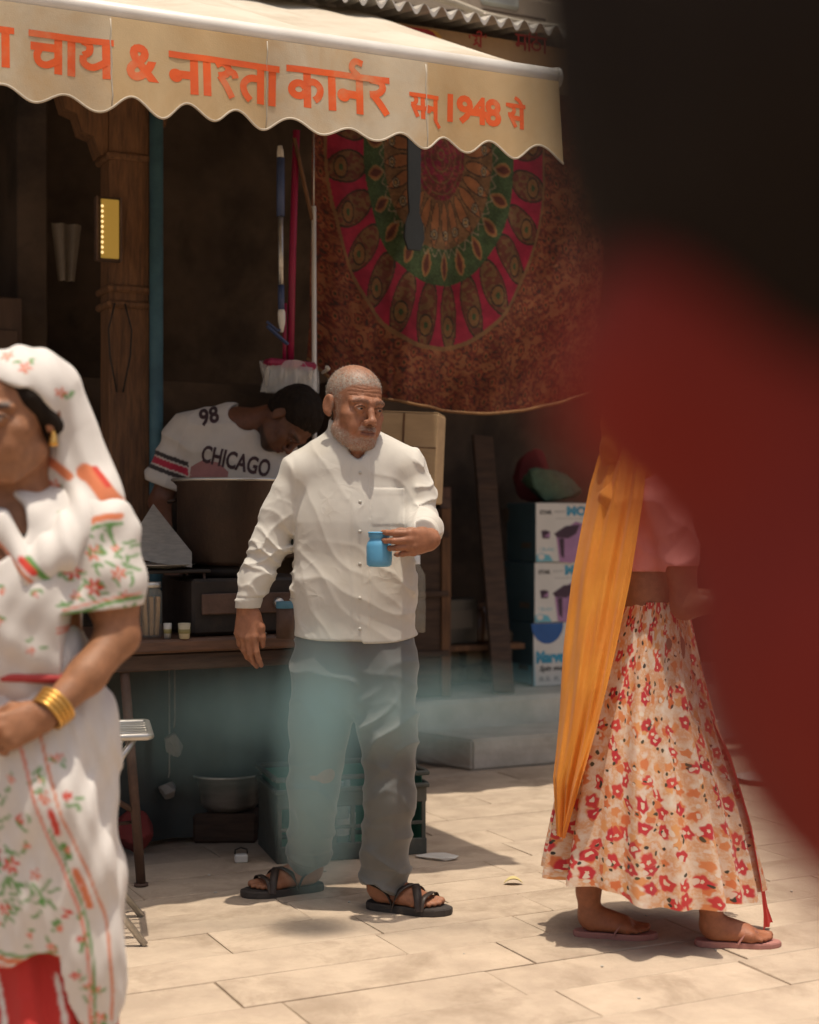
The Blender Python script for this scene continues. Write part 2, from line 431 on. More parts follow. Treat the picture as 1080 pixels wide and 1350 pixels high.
# ---- awning
m_canvas_top = M('cream_canvas', (0.66, 0.60, 0.50), (0.56, 0.49, 0.39), rough=0.85, scale=3, bump=0.12, bscale=300, dirt=(0.45, 0.37, 0.27), dirt_amt=0.52, trans=0.12)
m_tube = M('white_painted_tube', (0.78, 0.75, 0.70), (0.68, 0.64, 0.58), rough=0.4, scale=6, bump=0.05, dirt=(0.5, 0.44, 0.36), dirt_amt=0.6)
def valance_mat():
    m, n, b = _new('patched_valance_canvas')
    tc = n.nodes.new('ShaderNodeTexCoord'); sx = n.nodes.new('ShaderNodeSeparateXYZ')
    n.links.new(tc.outputs['Object'], sx.inputs[0])
    v = coords(n, (1, 1, 1), shift=False)
    r = n.nodes.new('ShaderNodeValToRGB'); r.color_ramp.interpolation = 'CONSTANT'
    mr = n.nodes.new('ShaderNodeMapRange'); mr.inputs[1].default_value = -2.0; mr.inputs[2].default_value = 0.5
    n.links.new(sx.outputs[0], mr.inputs[0]); n.links.new(mr.outputs[0], r.inputs[0])
    e = r.color_ramp.elements
    cream = (0.80, 0.67, 0.48, 1); tan = (0.79, 0.59, 0.34, 1); wht = (0.82, 0.70, 0.52, 1)
    brk = [(-2.0, cream), (aof(142, AWB), tan), (aof(348, AWB), wht), (aof(556, AWB), tan)]
    while len(e) < len(brk): e.new(0.5)
    for i, (a, c) in enumerate(brk): e[i].position = (a+2.0)/2.5; e[i].color = c
    f = ramp(n, noise_n(n, v, 3.5, 7, 0.65, 0.6), [(0.42, (0, 0, 0)), (0.72, (1, 1, 1))])
    c = mixc(n, f, r.outputs[0], (0.74, 0.50, 0.25))
    f2 = ramp(n, noise_n(n, v, 9, 8, 0.7), [(0.30, (0.90, 0.90, 0.90)), (0.6, (1, 1, 1))])
    c = mixc(n, 1.0, c, f2, 'MULTIPLY')
    n.links.new(c, b.inputs['Base Color']); b.inputs['Roughness'].default_value = 0.85
    add_bump(n, b, noise_n(n, v, 260, 3), 0.15)
    tr = n.nodes.new('ShaderNodeBsdfTranslucent'); n.links.new(c, tr.inputs[0])
    mx = n.nodes.new('ShaderNodeMixShader'); mx.inputs[0].default_value = 0.35
    n.links.new(b.outputs[0], mx.inputs[1]); n.links.new(tr.outputs[0], mx.inputs[2])
    n.links.new(mx.outputs[0], n.nodes['Material Output'].inputs[0])
    return m
AWB = -0.18
AW0, AW1 = -1.95, aof(731, AWB)
awn = thing('awning', 'cream canvas awning with orange lettering and scalloped valance over the tea stall', 'awning', F(0, AWB, 0), PSI)
mb = MB()
def canopy(u, v):
    a = AW0+(AW1-AW0)*u; y = v*1.40; z = 2.715+0.60*v - 0.035*math.sin(v*math.pi)*(0.6+0.4*math.sin(u*19))+0.006*math.sin(u*55+v*6)
    return (a, y, z)
mb.grid(canopy, 60, 14); can = mb.build('canopy', m_canvas_top, awn)
mb = MB(); mb.grid(lambda u, v: tuple(Vector(canopy(u, v))-Vector((0, 0, 0.004))), 60, 14); mb.build('canopy_lining', m_canvas_top, awn)
mb = MB(); mb.tube([(AW0, 0, 2.692), (AW1, 0, 2.692)], 0.030, 16); mb.build('front_tube', m_tube, awn)
mb = MB(); mb.lathe([(0.001, 0), (0.034, 0.001), (0.034, 0.016), (0.001, 0.017)], 16); mb.v = [(z+AW1, x, y+2.692) for x, y, z in mb.v]; mb.build('end_cap', m_tube, awn)
for a in (AW1-0.03, AW0+0.05, -0.75):
    MB().tube([(a, 0.03, 2.68), (a, 0.72, 2.84), (a, 1.39, 3.02)], 0.012, 8).build('folding_arm', m_joint, awn)
def val_b(a, t):          # flutter of the cloth: t = 0 at the tube, 1 at the hem
    return -0.028 + t*(0.012*math.sin(a*9.3+0.6)+0.007*math.sin(a*21+1.0)+0.004*math.sin(a*43)) - 0.012*t
def val_pt(a, z, off=0.0):
    t = max(0, min(1.2, (2.672-z)/0.26)); return (a, val_b(a, t)-off, z)
SCAL = 0.172
def hem(a): return 2.418-(0.021+0.005*math.sin(a*5.3))*math.cos(2*math.pi*(a-aof(45, AWB)+0.012*math.sin(a*8.1))/SCAL) + 0.005*math.sin(a*7)+0.003*math.sin(a*23)
nu = 340
mb = MB(); mb.grid(lambda u, v: val_pt(AW0+(AW1-AW0)*u, 2.672+(hem(AW0+(AW1-AW0)*u)-2.672)*v), nu, 12)
val = mb.build('valance', valance_mat(), awn)
mb = MB(); mb.tube([val_pt(AW0+(AW1-AW0)*i/(nu-1), hem(AW0+(AW1-AW0)*i/(nu-1)), 0.001) for i in range(nu)], 0.0035, 5)
mb.build('hem_binding', m_canvas_top, val)
for px in (142, 348, 556):
    a_ = aof(px, AWB); MB().tube([val_pt(a_+0.002*math.sin(k*2.1), 2.665+(hem(a_)-2.660)*k/8, 0.0005) for k in range(9)], 0.0022, 5).build('seam', m_canvas_top, val)
# lettering: strokes of a bold condensed sign painter's hand. Unit: letter height (headline at y = 1)
def cr(pts, n=5):       # smooth a stroke
    if len(pts) < 3: return pts
    out = []
    for i in range(len(pts)-1):
        p0 = pts[max(i-1, 0)]; p1 = pts[i]; p2 = pts[i+1]; p3 = pts[min(i+2, len(pts)-1)]
        for k in range(n):
            t = k/n
            out.append(tuple(0.5*((2*p1[j])+(-p0[j]+p2[j])*t+(2*p0[j]-5*p1[j]+4*p2[j]-p3[j])*t*t+(-p0[j]+3*p1[j]-3*p2[j]+p3[j])*t**3) for j in (0, 1)))
    out.append(pts[-1]); return out
def circ(x, y, r, a0=0, a1=360, n=10): return [(x+r*math.cos(R(a0+(a1-a0)*i/n)), y+r*math.sin(R(a0+(a1-a0)*i/n))) for i in range(n+1)]
GL = {
 'aa': (0.27, [[(0.13, 0.93), (0.13, 0)]]),
 'cha': (0.72, [[(0.58, 0.93), (0.58, 0)], [(0.02, 0.62), (0.55, 0.62)], [(0.22, 0.60), (0.15, 0.42), (0.2, 0.24), (0.36, 0.2), (0.58, 0.34)]]),
 'ya': (0.70, [[(0.56, 0.93), (0.56, 0)], [(0.08, 0.90), (0.22, 0.82), (0.22, 0.64), (0.1, 0.55)], [(0.1, 0.55), (0.12, 0.36), (0.3, 0.27), (0.56, 0.42)]]),
 'na': (0.66, [[(0.52, 0.93), (0.52, 0)], [(0.14, 0.46), (0.52, 0.46)], circ(0.13, 0.42, 0.075)]),
 'sha': (0.55, [[(0.06, 0.80), (0.20, 0.88), (0.34, 0.78), (0.30, 0.62), (0.12, 0.54)], [(0.14, 0.55), (0.28, 0.34), (0.42, 0.05)], [(0.32, 0.70), (0.46, 0.66), (0.50, 0.54)]]),
 'ta': (0.66, [[(0.52, 0.93), (0.52, 0)], [(0.52, 0.60), (0.28, 0.6), (0.13, 0.44), (0.16, 0.22), (0.28, 0.06)]]),
 'ka': (0.88, [[(0.44, 0.93), (0.44, 0)], circ(0.25, 0.43, 0.155, 20, 340), [(0.44, 0.62), (0.62, 0.64), (0.74, 0.5), (0.70, 0.3), (0.6, 0.2)]]),
 'ra': (0.55, [[(0.1, 0.90), (0.34, 0.86), (0.40, 0.70), (0.28, 0.56), (0.10, 0.53)], [(0.16, 0.54), (0.32, 0.32), (0.48, 0.04)]]),
 'sa': (0.78, [[(0.64, 0.93), (0.64, 0)], [(0.08, 0.90), (0.26, 0.86), (0.32, 0.70), (0.22, 0.56), (0.06, 0.53)], [(0.12, 0.54), (0.24, 0.32), (0.38, 0.06)], [(0.24, 0.42), (0.64, 0.42)]]),
 'shri': (0.85, [[(0.66, 0.93), (0.66, 0)], [(0.08, 0.90), (0.3, 0.84), (0.38, 0.64), (0.2, 0.52)], [(0.2, 0.52), (0.45, 0.3), (0.55, 0.05)], [(0.1, 0.12), (0.34, 0.3)], [(0.66, 0.95), (0.7, 1.2), (0.5, 1.28), (0.35, 1.1)]]),
 'ma': (0.72, [[(0.58, 0.93), (0.58, 0)], [(0.18, 0.93), (0.18, 0.36)], [(0.18, 0.40), (0.58, 0.40)], circ(0.14, 0.32, 0.08)]),
 'i': (0.25, [[(0.12, 0.93), (0.12, 0)], [(0.12, 0.95), (0.2, 1.2), (0.45, 1.25), (0.6, 1.05)]]),
 'tha': (0.7, [[(0.3, 0.93), (0.3, 0.72)], circ(0.3, 0.40, 0.26, 90, 450)]),
}
def word(glyphs, extra=()):
    """strokes of a word: list of (points, width); headline over all of it"""
    x = 0; out = []; pos = []
    for g in glyphs:
        wdt, st = GL[g]; pos.append(x)
        for s in st: out.append(([(p[0]+x, p[1]) for p in cr(s)] if len(s) > 2 else [(p[0]+x, p[1]) for p in s], 0.185 if len(s) == 2 else 0.165))
        x += wdt
    out.append(([(-0.02, 0.92), (x+0.02, 0.92)], 0.15))
    for gi, pts in extra: out.append(([(p[0]+pos[gi], p[1]) for p in cr(pts)], 0.15))
    return out, x
REPH = [(0.50, 0.95), (0.34, 1.12), (0.42, 1.30), (0.60, 1.26)]
VIR = [(0.50, 0.02), (0.62, -0.10), (0.74, -0.24)]
EMA = [(0.64, 0.95), (0.55, 1.12), (0.36, 1.25)]
def put_word(wd, a0, a1, z0, h, mapper, lift=0.0001, dens=6, wscale=1.0):
    st, W = wd; sx = (a1-a0)/W; bms = []
    for k, (pts, wt) in enumerate(st):
        P = []
        for i in range(len(pts)-1):
            nn = dens if len(pts) == 2 else 1
            for j in range(nn):
                t = j/nn; P.append((pts[i][0]+(pts[i+1][0]-pts[i][0])*t, pts[i][1]+(pts[i+1][1]-pts[i][1])*t))
        P.append(pts[-1])
        bm = bm_stroke([(x*sx, y*h) for x, y in P], wt*h*wscale*1.06)
        bms.append((bm, k))
    mb = MB()
    for bm, k in bms:
        bm.verts.index_update()
        mb.add([mapper(v.co.x+a0, v.co.y+z0, 0.0005+lift*k) for v in bm.verts], [[v.index for v in f.verts] for f in bm.faces]); bm.free()
    return mb
m_orange = M('faded_orange_sign_paint', (0.82, 0.125, 0.022), (0.70, 0.11, 0.03), rough=0.8, scale=10, bump=0.05, dirt=(0.66, 0.30, 0.15), dirt_amt=0.55)
def vword(glyphs, px0, px1, pyb, pyt, extra=(), ):
    a0, a1 = aof(px0, AWB-0.03), aof(px1, AWB-0.03); D = ab((px0+px1)/2, AWB-0.03)
    z0 = CAM_H-(pyb-675)/FPX*D; h = (pyb-pyt)/FPX*D
    put_word(word(glyphs, extra), a0, a1, z0, h, lambda a, z, o: val_pt(a, z, o)).build('lettering', m_orange, val)
vword(['na', 'aa'], -52, 17, 87, 32)
vword(['cha', 'aa', 'ya'], 39, 148, 100, 46)
vword(['na', 'aa', 'sha', 'ta', 'aa'], 223, 368, 131, 77)
vword(['ka', 'aa', 'na', 'ra'], 379, 511, 148, 94, [(2, REPH)])
vword(['sa', 'na'], 539, 578, 158, 124, [(1, VIR)])
vword(['sa'], 667, 692, 170, 137, [(0, EMA)])
for s, px0, px1, pyb, pyt in (('&', 165, 208, 109, 59), ('1948', 591, 660, 165, 127)):
    bm = text_bm(s, 1.0, 0.04, spacing=0.9); W = bm_width(bm); H = max(v.co.y for v in bm.verts)-min(v.co.y for v in bm.verts)
    y0 = min(v.co.y for v in bm.verts)
    a0, a1 = aof(px0, AWB-0.03), aof(px1, AWB-0.03); D = ab((px0+px1)/2, AWB-0.03)
    z0 = CAM_H-(pyb-675)/FPX*D; h = (pyb-pyt)/FPX*D
    for v in bm.verts: v.co = (v.co.x*(a1-a0)/W, (v.co.y-y0)*h/H, 0)
    bm_strips(bm, 0.025)
    place_bm([(bm, a0, z0)], lambda a, z: val_pt(a, z, 0.0006), 'lettering', m_orange, val)

# ---- above the awning: tin roof edge, painted sign board, pipes, meter box
m_tin = M('sunlit_tin', (0.66, 0.63, 0.58), (0.50, 0.46, 0.40), rough=0.5, scale=4, bump=0.1, metal=0.3, dirt=(0.30, 0.22, 0.15), dirt_amt=0.6)
tin = thing('corrugated_roof', 'corrugated tin roof edge above the painted sign board', 'roof', F(0, 0.98, 0), PSI)
za = atb(620, 23, 0.98).z; A0, A1 = aof(470, 0.98), aof(760, 0.98)+0.5
A0 -= 1.2
def tinf(u, v):
    a = A0+(A1-A0)*u; return (a, v*0.55, za+0.012+0.014*math.cos(2*math.pi*a/0.078)+v*0.10)
nn_ = int((A1-A0)/0.078*8)
mb = MB(); mb.grid(tinf, nn_, 4); mb.build('tin_sheet', m_tin, tin)
mb = MB(); mb.grid(lambda u, v: (tinf(u, 0)[0], -0.002, tinf(u, 0)[2]-0.020*v*(0.5+0.5*math.cos(2*math.pi*tinf(u, 0)[0]/0.078+math.pi))-0.001), nn_, 3)
mb.build('drip_edge', m_tin, tin)
m_signb = M('aged_sign_board', (0.36, 0.24, 0.135), (0.27, 0.17, 0.095), rough=0.8, scale=4, bump=0.15, dirt=(0.17, 0.11, 0.07), dirt_amt=0.55)
m_signr = M('maroon_sign_paint', (0.30, 0.022, 0.025), (0.22, 0.015, 0.02), rough=0.7, scale=6, bump=0.05)
m_signy = M('ochre_sign_paint', (0.55, 0.30, 0.06), rough=0.7, scale=6, bump=0.05)
SB = 1.12
sgn = thing('sign_board', 'old brown painted sign board with red lettering under the tin roof', 'sign', F(0, SB, 0), PSI)
zt = za-0.005; s0, s1 = aof(440, SB), aof(752, SB)
MB().box(((s0+s1)/2, 0.012, zt-0.16), (s1-s0, 0.024, 0.30), ch=0.003).build('board', m_signb, sgn)
def sp_(px, py): p = atb(px, py, SB); return ((p-O0).dot(UA), p.z)
def rpanel(px0, px1, top, bot, mat, off, rad):
    x0, z1 = sp_(px0, top)[0], zt-top_off(top); x1 = sp_(px1, top)[0]; z0 = zt-top_off(bot)
    pts = [(x0, z0), (x1-rad, z0)] + [(x1-rad+rad*math.sin(R(t)), z0+rad-rad*math.cos(R(t))) for t in (30, 60, 90)] + \
          [(x1-rad+rad*math.cos(R(t)), z1-rad+rad*math.sin(R(t))) for t in (0, 30, 60, 90)] + [(x0, z1)]
    MB().prism(pts, 0.0015+off, (0, -off-0.0005, 0), (1, 0, 0), (0, 0, 1)).build('painted_panel', mat, sgn)
def top_off(d): return d
rpanel(460, 583, 0.022, 0.30, m_signy, 0.003, 0.05)
rpanel(460, 576, 0.026, 0.296, m_signr, 0.006, 0.05)
def sword(glyphs, px0, px1, pyb, pyt, extra=()):
    x0, z0 = sp_(px0, pyb); x1, z1 = sp_(px1, pyt)
    put_word(word(glyphs, extra), x0, x1, z0, z1-z0, lambda a, z, o: (a, -o-0.001, z), wscale=0.75).build('lettering', m_signr, sgn)
sword(['shri'], 622, 637, 61, 47)
sword(['ma', 'i', 'tha', 'aa'], 680, 722, 65, 50)
for px in (619, 640):
    x, z = sp_(px, 48); MB().box((x, -0.002, z), (0.006, 0.003, 0.016)).build('quote_mark', m_signr, sgn)
m_pipe = M('grimy_pipe', (0.42, 0.37, 0.29), (0.30, 0.25, 0.19), rough=0.6, scale=8, bump=0.1)
def run_pipe(name, label, pts, r, mat, cat='pipe'):
    p0 = pts[0]; o = MB().tube([p-p0 for p in pts], r, 10).build(name, mat); o.location = p0
    return props(o, label, cat)
run_pipe('wall_conduit', 'pale conduit sloping down over the tin roof', [atb(545, -12, 1.2), atb(600, 4, 1.2), atb(640, 20, 1.2), atb(700, 33, 1.2), atb(760, 37, 1.2)], 0.016, m_pipe)
run_pipe('electric_cable', 'thin dark cable strung above the tin roof', [atb(440, 2, 1.3), atb(520, 4, 1.3), atb(580, 14, 1.3), atb(640, 12, 1.3), atb(720, 26, 1.3)], 0.006, m_plaster, 'cable')
mb_ = thing('meter_box', 'pale grey meter box on the wall above the tin roof', 'box', F(aof(652, 1.55), 1.55, 0), PSI)
zz = atb(652, 14, 1.55).z
m_mbox = M('grey_enamel', (0.38, 0.39, 0.35), rough=0.5, scale=5, bump=0.05)
MB().box((0, 0, zz+0.15), (0.20, 0.13, 0.30), ch=0.012).build('housing', m_mbox, mb_)
MB().box((0, -0.068, zz+0.17), (0.15, 0.01, 0.20), ch=0.004).build('cover', m_mbox, mb_)
# ================================================================== things of the stall and the shop
m_blackm = M('sooty_iron', (0.040, 0.030, 0.024), (0.022, 0.017, 0.014), rough=0.6, scale=9, bump=0.2, metal=0.2, dirt=(0.07, 0.045, 0.03), dirt_amt=0.6)
m_rust = M('rusty_painted_iron', (0.13, 0.075, 0.052), (0.075, 0.042, 0.03), rough=0.7, scale=12, bump=0.3)
m_steel = M('brushed_steel', (0.55, 0.53, 0.50), (0.42, 0.40, 0.37), rough=0.35, scale=9, bump=0.08, metal=0.85, stretch=(1, 1, 6))
m_alum = M('scratched_aluminium', (0.62, 0.60, 0.55), (0.45, 0.42, 0.37), rough=0.4, scale=7, bump=0.1, metal=0.8, dirt=(0.2, 0.16, 0.12), dirt_amt=0.62)
m_ctop = M('worn_counter_wood', (0.15, 0.075, 0.045), (0.085, 0.045, 0.03), rough=0.55, scale=7, bump=0.3, stretch=(0.7, 5, 5))
m_card = M('corrugated_cardboard', (0.46, 0.315, 0.175), (0.38, 0.255, 0.14), rough=0.9, scale=5, bump=0.2, bscale=30, stretch=(1, 1, 4))
m_paper = M('newsprint', (0.56, 0.52, 0.46), (0.44, 0.41, 0.36), rough=0.9, scale=30, bump=0.1, stretch=(1, 1, 5))
m_white = M('white_plastic', (0.72, 0.70, 0.66), (0.62, 0.60, 0.55), rough=0.45, scale=5, bump=0.05)
m_film = MG('clear_plastic_film', (0.85, 0.85, 0.82), 0.15, 0.30)
m_glass = MG('jar_glass', (0.70, 0.66, 0.55), 0.05, 0.16)
m_bluep = M('blue_pipe_paint', (0.055, 0.135, 0.17), (0.035, 0.09, 0.12), rough=0.6, scale=10, bump=0.2, dirt=(0.05, 0.05, 0.05), dirt_amt=0.6)

# blue drain pipe beside the pillar
pz = F(aof(206, 1.22), 1.22, 0.30)
o = MB().tube([Vector((0, 0, 0)), Vector((0, 0, 1.4)), Vector((0, 0, 2.70))], 0.027, 14).build('drain_pipe', m_bluep); o.location = pz
props(o, 'blue painted drain pipe beside the timber pillar', 'pipe')

# ---- tea counter
CB0, CB1, CZ = 0.33, 1.02, 0.83
ctr = thing('tea_counter', 'dark wooden tea counter on thin rusty iron legs', 'counter', F(-0.5, 0.65, GZ), PSI)
def C_(a, b, z): return (a+0.5, b-0.65, z-GZ)
MB().box(C_(-0.71, (CB0+CB1)/2, CZ-0.022), (1.72, CB1-CB0, 0.044), ch=0.008).build('counter_top', m_ctop, ctr)
MB().box(C_(-0.71, CB0+0.03, CZ-0.075), (1.68, 0.025, 0.055)).build('apron', m_timber_d, ctr)
for a, b in ((-0.80, CB0+0.04), (0.08, CB0+0.04), (-1.5, CB0+0.04), (-0.80, CB1-0.05), (0.08, CB1-0.05), (-1.5, CB1-0.05)):
    lean = 0.06 if a == -0.80 and b < 0.6 else 0.0
    mb = MB().tube([C_(a-lean, b, CZ-0.05), C_(a, b, GZ+0.004)], 0.0165, 8)
    mb.lathe([(0.001, 0), (0.024, 0), (0.024, 0.008), (0.001, 0.009)], 10, C_(a, b, GZ+0.001))
    mb.build('leg', m_rust, ctr)
MB().tube([C_(-0.81, CB0+0.04, 0.26), C_(-1.02, CB0+0.05, 0.40), C_(-1.5, CB0+0.04, 0.41)], 0.010, 6).build('brace', m_rust, ctr)
MB().tube([C_(-0.82, CB0+0.06, 0.23), C_(-1.5, CB0+0.06, 0.21)], 0.006, 6).build('brace', m_rust, ctr)
# backing sheet under the counter
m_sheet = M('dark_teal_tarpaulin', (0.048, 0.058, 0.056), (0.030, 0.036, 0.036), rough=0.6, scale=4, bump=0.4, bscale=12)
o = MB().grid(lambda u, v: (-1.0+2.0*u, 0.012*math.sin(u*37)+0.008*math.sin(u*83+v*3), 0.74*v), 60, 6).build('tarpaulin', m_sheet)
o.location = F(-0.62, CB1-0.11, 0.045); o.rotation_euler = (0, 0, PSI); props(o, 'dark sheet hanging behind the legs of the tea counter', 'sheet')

# stove with the big blackened pot
sv = at(305, 835, 5.33)
stv = thing('stove', 'sooty iron stove under the big tea pot on the counter', 'stove', (sv.x, sv.y, CZ), PSI)
MB().box((0.03, 0, 0.10), (0.46, 0.36, 0.19), ch=0.01).build('casing', m_blackm, stv)
for x in (-0.16, 0.22):
    for y in (-0.14, 0.14): MB().box((x, y, 0.003), (0.03, 0.03, 0.006), ch=0.001).build('foot', m_blackm, stv)
MB().lathe([(0.12, 0.195), (0.15, 0.20), (0.15, 0.235), (0.12, 0.235), (0.12, 0.195)], 24, (0, 0, 0)).build('burner_ring', m_blackm, stv)
MB().box((0.03, -0.187, 0.11), (0.40, 0.012, 0.07)).build('front_plate', m_rust, stv)
k = MB().lathe([(0.001, 0), (0.018, 0.002), (0.016, 0.02), (0.001, 0.022)], 12); k.v = [(x+0.10, -0.193-z, y+0.11) for x, y, z in k.v]; k.build('knob', m_alum, stv)
pot = thing('tea_pot', 'large blackened cylindrical cooking pot with a bright metal rim', 'pot', (sv.x, sv.y, CZ+0.237), 0)
zr = CAM_H+ (675-633)/FPX*5.33 - (CZ+0.237)
m_pot = M('smoke_blackened_brown_pot', (0.055, 0.030, 0.020), (0.030, 0.018, 0.013), rough=0.5, scale=6, bump=0.15, metal=0.35)
MB().lathe([(0.001, 0), (0.17, 0.0), (0.188, 0.015), (0.190, zr-0.02), (0.205, zr-0.004), (0.205, zr), (0.187, zr-0.002), (0.183, zr-0.05), (0.17, 0.02), (0.001, 0.012)], 48).build('vessel', m_pot, pot)
MB().tube([(0.204*math.cos(t), 0.204*math.sin(t), zr) for t in [2*math.pi*i/48 for i in range(48)]], 0.006, 8, closed=True).build('rim', m_alum, pot)
for sx in (-1, 1):
    MB().tube([(sx*0.188, -0.04, zr-0.07), (sx*0.215, -0.035, zr-0.075), (sx*0.22, 0, zr-0.078), (sx*0.215, 0.035, zr-0.075), (sx*0.188, 0.04, zr-0.07)], 0.006, 8).build('handle', m_pot, pot)

# things standing on the counter
def on_counter(px, D): p = at(px, 700, D); return (p.x, p.y, CZ)
def tumbler(name, label, px, D, r, h, mat, cat, group=None):
    t = thing(name, label, cat, on_counter(px, D), 0, group)
    MB().lathe([(0.001, 0.001), (r*0.82, 0.001), (r, h), (r*0.93, h), (r*0.76, 0.006), (0.001, 0.006)], 20).build('cup_wall', mat, t)
    MB().lathe([(r*0.90, h*0.35), (r*0.94, h*0.36), (r*0.97, h*0.62), (r*0.93, h*0.63)], 20).build('painted_band', m_greenp, t)
    return t
m_greenp = M('olive_print', (0.23, 0.20, 0.08), rough=0.6, bump=0.02)
m_cupc = M('cream_paper_cup', (0.50, 0.44, 0.30), (0.42, 0.36, 0.24), rough=0.6, bump=0.03)
m_cupw = M('white_tea_cup', (0.55, 0.52, 0.46), rough=0.4, bump=0.02)
tumbler('tea_cup', 'small white tea cup standing next to the cream cup on the counter', 221, 5.02, 0.014, 0.052, m_cupw, 'cup')
tumbler('tea_cup', 'cream tea cup with olive band on the counter edge', 243, 5.02, 0.021, 0.052, m_cupc, 'cup')
m_biscuit = M('brown_rusks', (0.36, 0.21, 0.09), (0.25, 0.14, 0.06), rough=0.8, scale=20, bump=0.3)
jar = thing('biscuit_jar', 'glass jar of brown rusks on the tea counter', 'jar', on_counter(199, 5.06), 0.3)
MB().lathe([(0.001, 0.0), (0.036, 0.0), (0.038, 0.01), (0.038, 0.15), (0.030, 0.165), (0.030, 0.172)], 24).build('glass_wall', m_glass, jar)
for i in range(6):
    MB().box((-0.02+0.02*(i % 3), -0.012+0.022*(i//3), 0.073), (0.013, 0.016, 0.13), euler(0, 3*(i % 3-1), 10*i), 0.003).build('rusk', m_biscuit, jar)
MB().lathe([(0.001, 0.188), (0.033, 0.187), (0.034, 0.168), (0.031, 0.168)], 24).build('lid', m_alum, jar)
jar2 = thing('biscuit_jar', 'wider glass jar with black lid beside the jar of rusks', 'jar', on_counter(176, 5.12), 0.9)
MB().lathe([(0.001, 0.0), (0.04, 0.0), (0.042, 0.01), (0.042, 0.16), (0.034, 0.175), (0.034, 0.18)], 24).build('glass_wall', m_glass, jar2)
MB().lathe([(0.001, 0.197), (0.037, 0.196), (0.038, 0.176), (0.035, 0.176)], 24).build('lid', m_blackm, jar2)
for i in range(5): MB().box((-0.018+0.009*i, 0.002*i, 0.075), (0.007, 0.045, 0.13), euler(0, 2*i-4, 0), 0.002).build('rusk', m_biscuit, jar2)
# small dishes and tools on the dark counter
for px, D, nm, lab in ((330, 5.02, 'steel_saucer', 'steel saucer on the counter between cups and rusty tin'),):
    t = MB().lathe([(0.001, 0.004), (0.03, 0.004), (0.055, 0.018), (0.056, 0.02), (0.03, 0.001), (0.001, 0.001)], 24).build(nm, m_alum); t.location = on_counter(px, D); props(t, lab, 'saucer')
m_teatin = M('blue_tin', (0.10, 0.26, 0.34), rough=0.5, bump=0.05)
tt = thing('tea_tin', 'small rusty tin with blue lid on the counter beside the stove', 'tin', on_counter(376, 5.05), 0)
MB().lathe([(0.001, 0), (0.03, 0), (0.03, 0.10), (0.001, 0.10)], 20).build('can', m_rust, tt)
MB().lathe([(0.0308, 0.112-0.012), (0.0308, 0.122), (0.001, 0.123)], 20).build('lid', m_teatin, tt)
# raised shelf rack on the counter left: plate and newspaper sheet
rk = thing('serving_rack', 'low wire rack holding a steel plate over the biscuit jars', 'rack', on_counter(205, 5.16), PSI)
zp = CAM_H-(750-675)/FPX*5.16-CZ
for x in (-0.16, 0.14):
    for y in (-0.10, 0.12): MB().tube([(x, y, 0), (x, y, zp-0.01)], 0.005, 6).build('post', m_rust, rk)
MB().box((-0.01, 0.01, zp-0.006), (0.34, 0.25, 0.012)).build('shelf', m_blackm, rk)
pl = MB().lathe([(0.001, 0.003), (0.10, 0.003), (0.135, 0.014), (0.137, 0.016), (0.10, 0.0), (0.001, 0.0)], 32).build('steel_plate', m_alum)
pl.location = (rk.location.x, rk.location.y, CZ+zp+0.002); props(pl, 'flat steel plate lying on the wire rack', 'plate')
# newspaper: a triangular folded sheet leaning up from the plate
ps = [at(202, 664, 5.22), at(176, 706, 5.12), at(178, 735, 5.06), at(205, 742, 5.06), at(253, 748, 5.10), at(253, 728, 5.16), at(228, 697, 5.20)]
c0 = sum(ps, Vector())/len(ps)
bm = bmesh.new(); vs = [bm.verts.new(p-c0) for p in ps]; cv = bm.verts.new(Vector((0, 0.02, 0.0)))
for i in range(len(vs)): bm.faces.new((vs[i], vs[(i+1) % len(vs)], cv))
r = bmesh.ops.solidify(bm, geom=bm.faces[:], thickness=0.003)
me = bpy.data.meshes.new('newspaper'); bm.to_mesh(me); bm.free()
o = link('newspaper', me, m_paper); o.location = c0; props(o, 'folded sheet of newspaper standing on the steel plate', 'newspaper')

# under the counter: basin, crates, bags, litter
bs = gnd(300, 1072, GZ); bs = at(302, 1072, 5.75); 
bas = thing('steel_basin', 'wide steel basin on a block under the tea counter', 'basin', (bs.x, 5.72, GZ+0.113), 0)
MB().lathe([(0.001, 0), (0.10, 0.0), (0.125, 0.03), (0.138, 0.125), (0.15, 0.13), (0.15, 0.135), (0.134, 0.131), (0.12, 0.035), (0.001, 0.008)], 36).build('bowl', m_steel, bas)
MB().tube([(0.15*math.cos(t), 0.15*math.sin(t), 0.134) for t in [2*math.pi*i/36 for i in range(36)]], 0.005, 6, closed=True).build('rim', m_alum, bas)
o = MB().box((0, 0, 0.055), (0.24, 0.22, 0.11), ch=0.012).build('wooden_block', m_timber_d); o.location = (bs.x, 5.72, GZ); props(o, 'dark wooden block under the steel basin', 'block')
m_crate = M('dusty_black_crate', (0.085, 0.092, 0.080), (0.055, 0.06, 0.052), rough=0.6, scale=6, bump=0.1, dirt=(0.16, 0.14, 0.11), dirt_amt=0.52)
m_crateg = M('green_crate_plastic', (0.05, 0.20, 0.14), (0.035, 0.14, 0.10), rough=0.5, scale=6, bump=0.1)
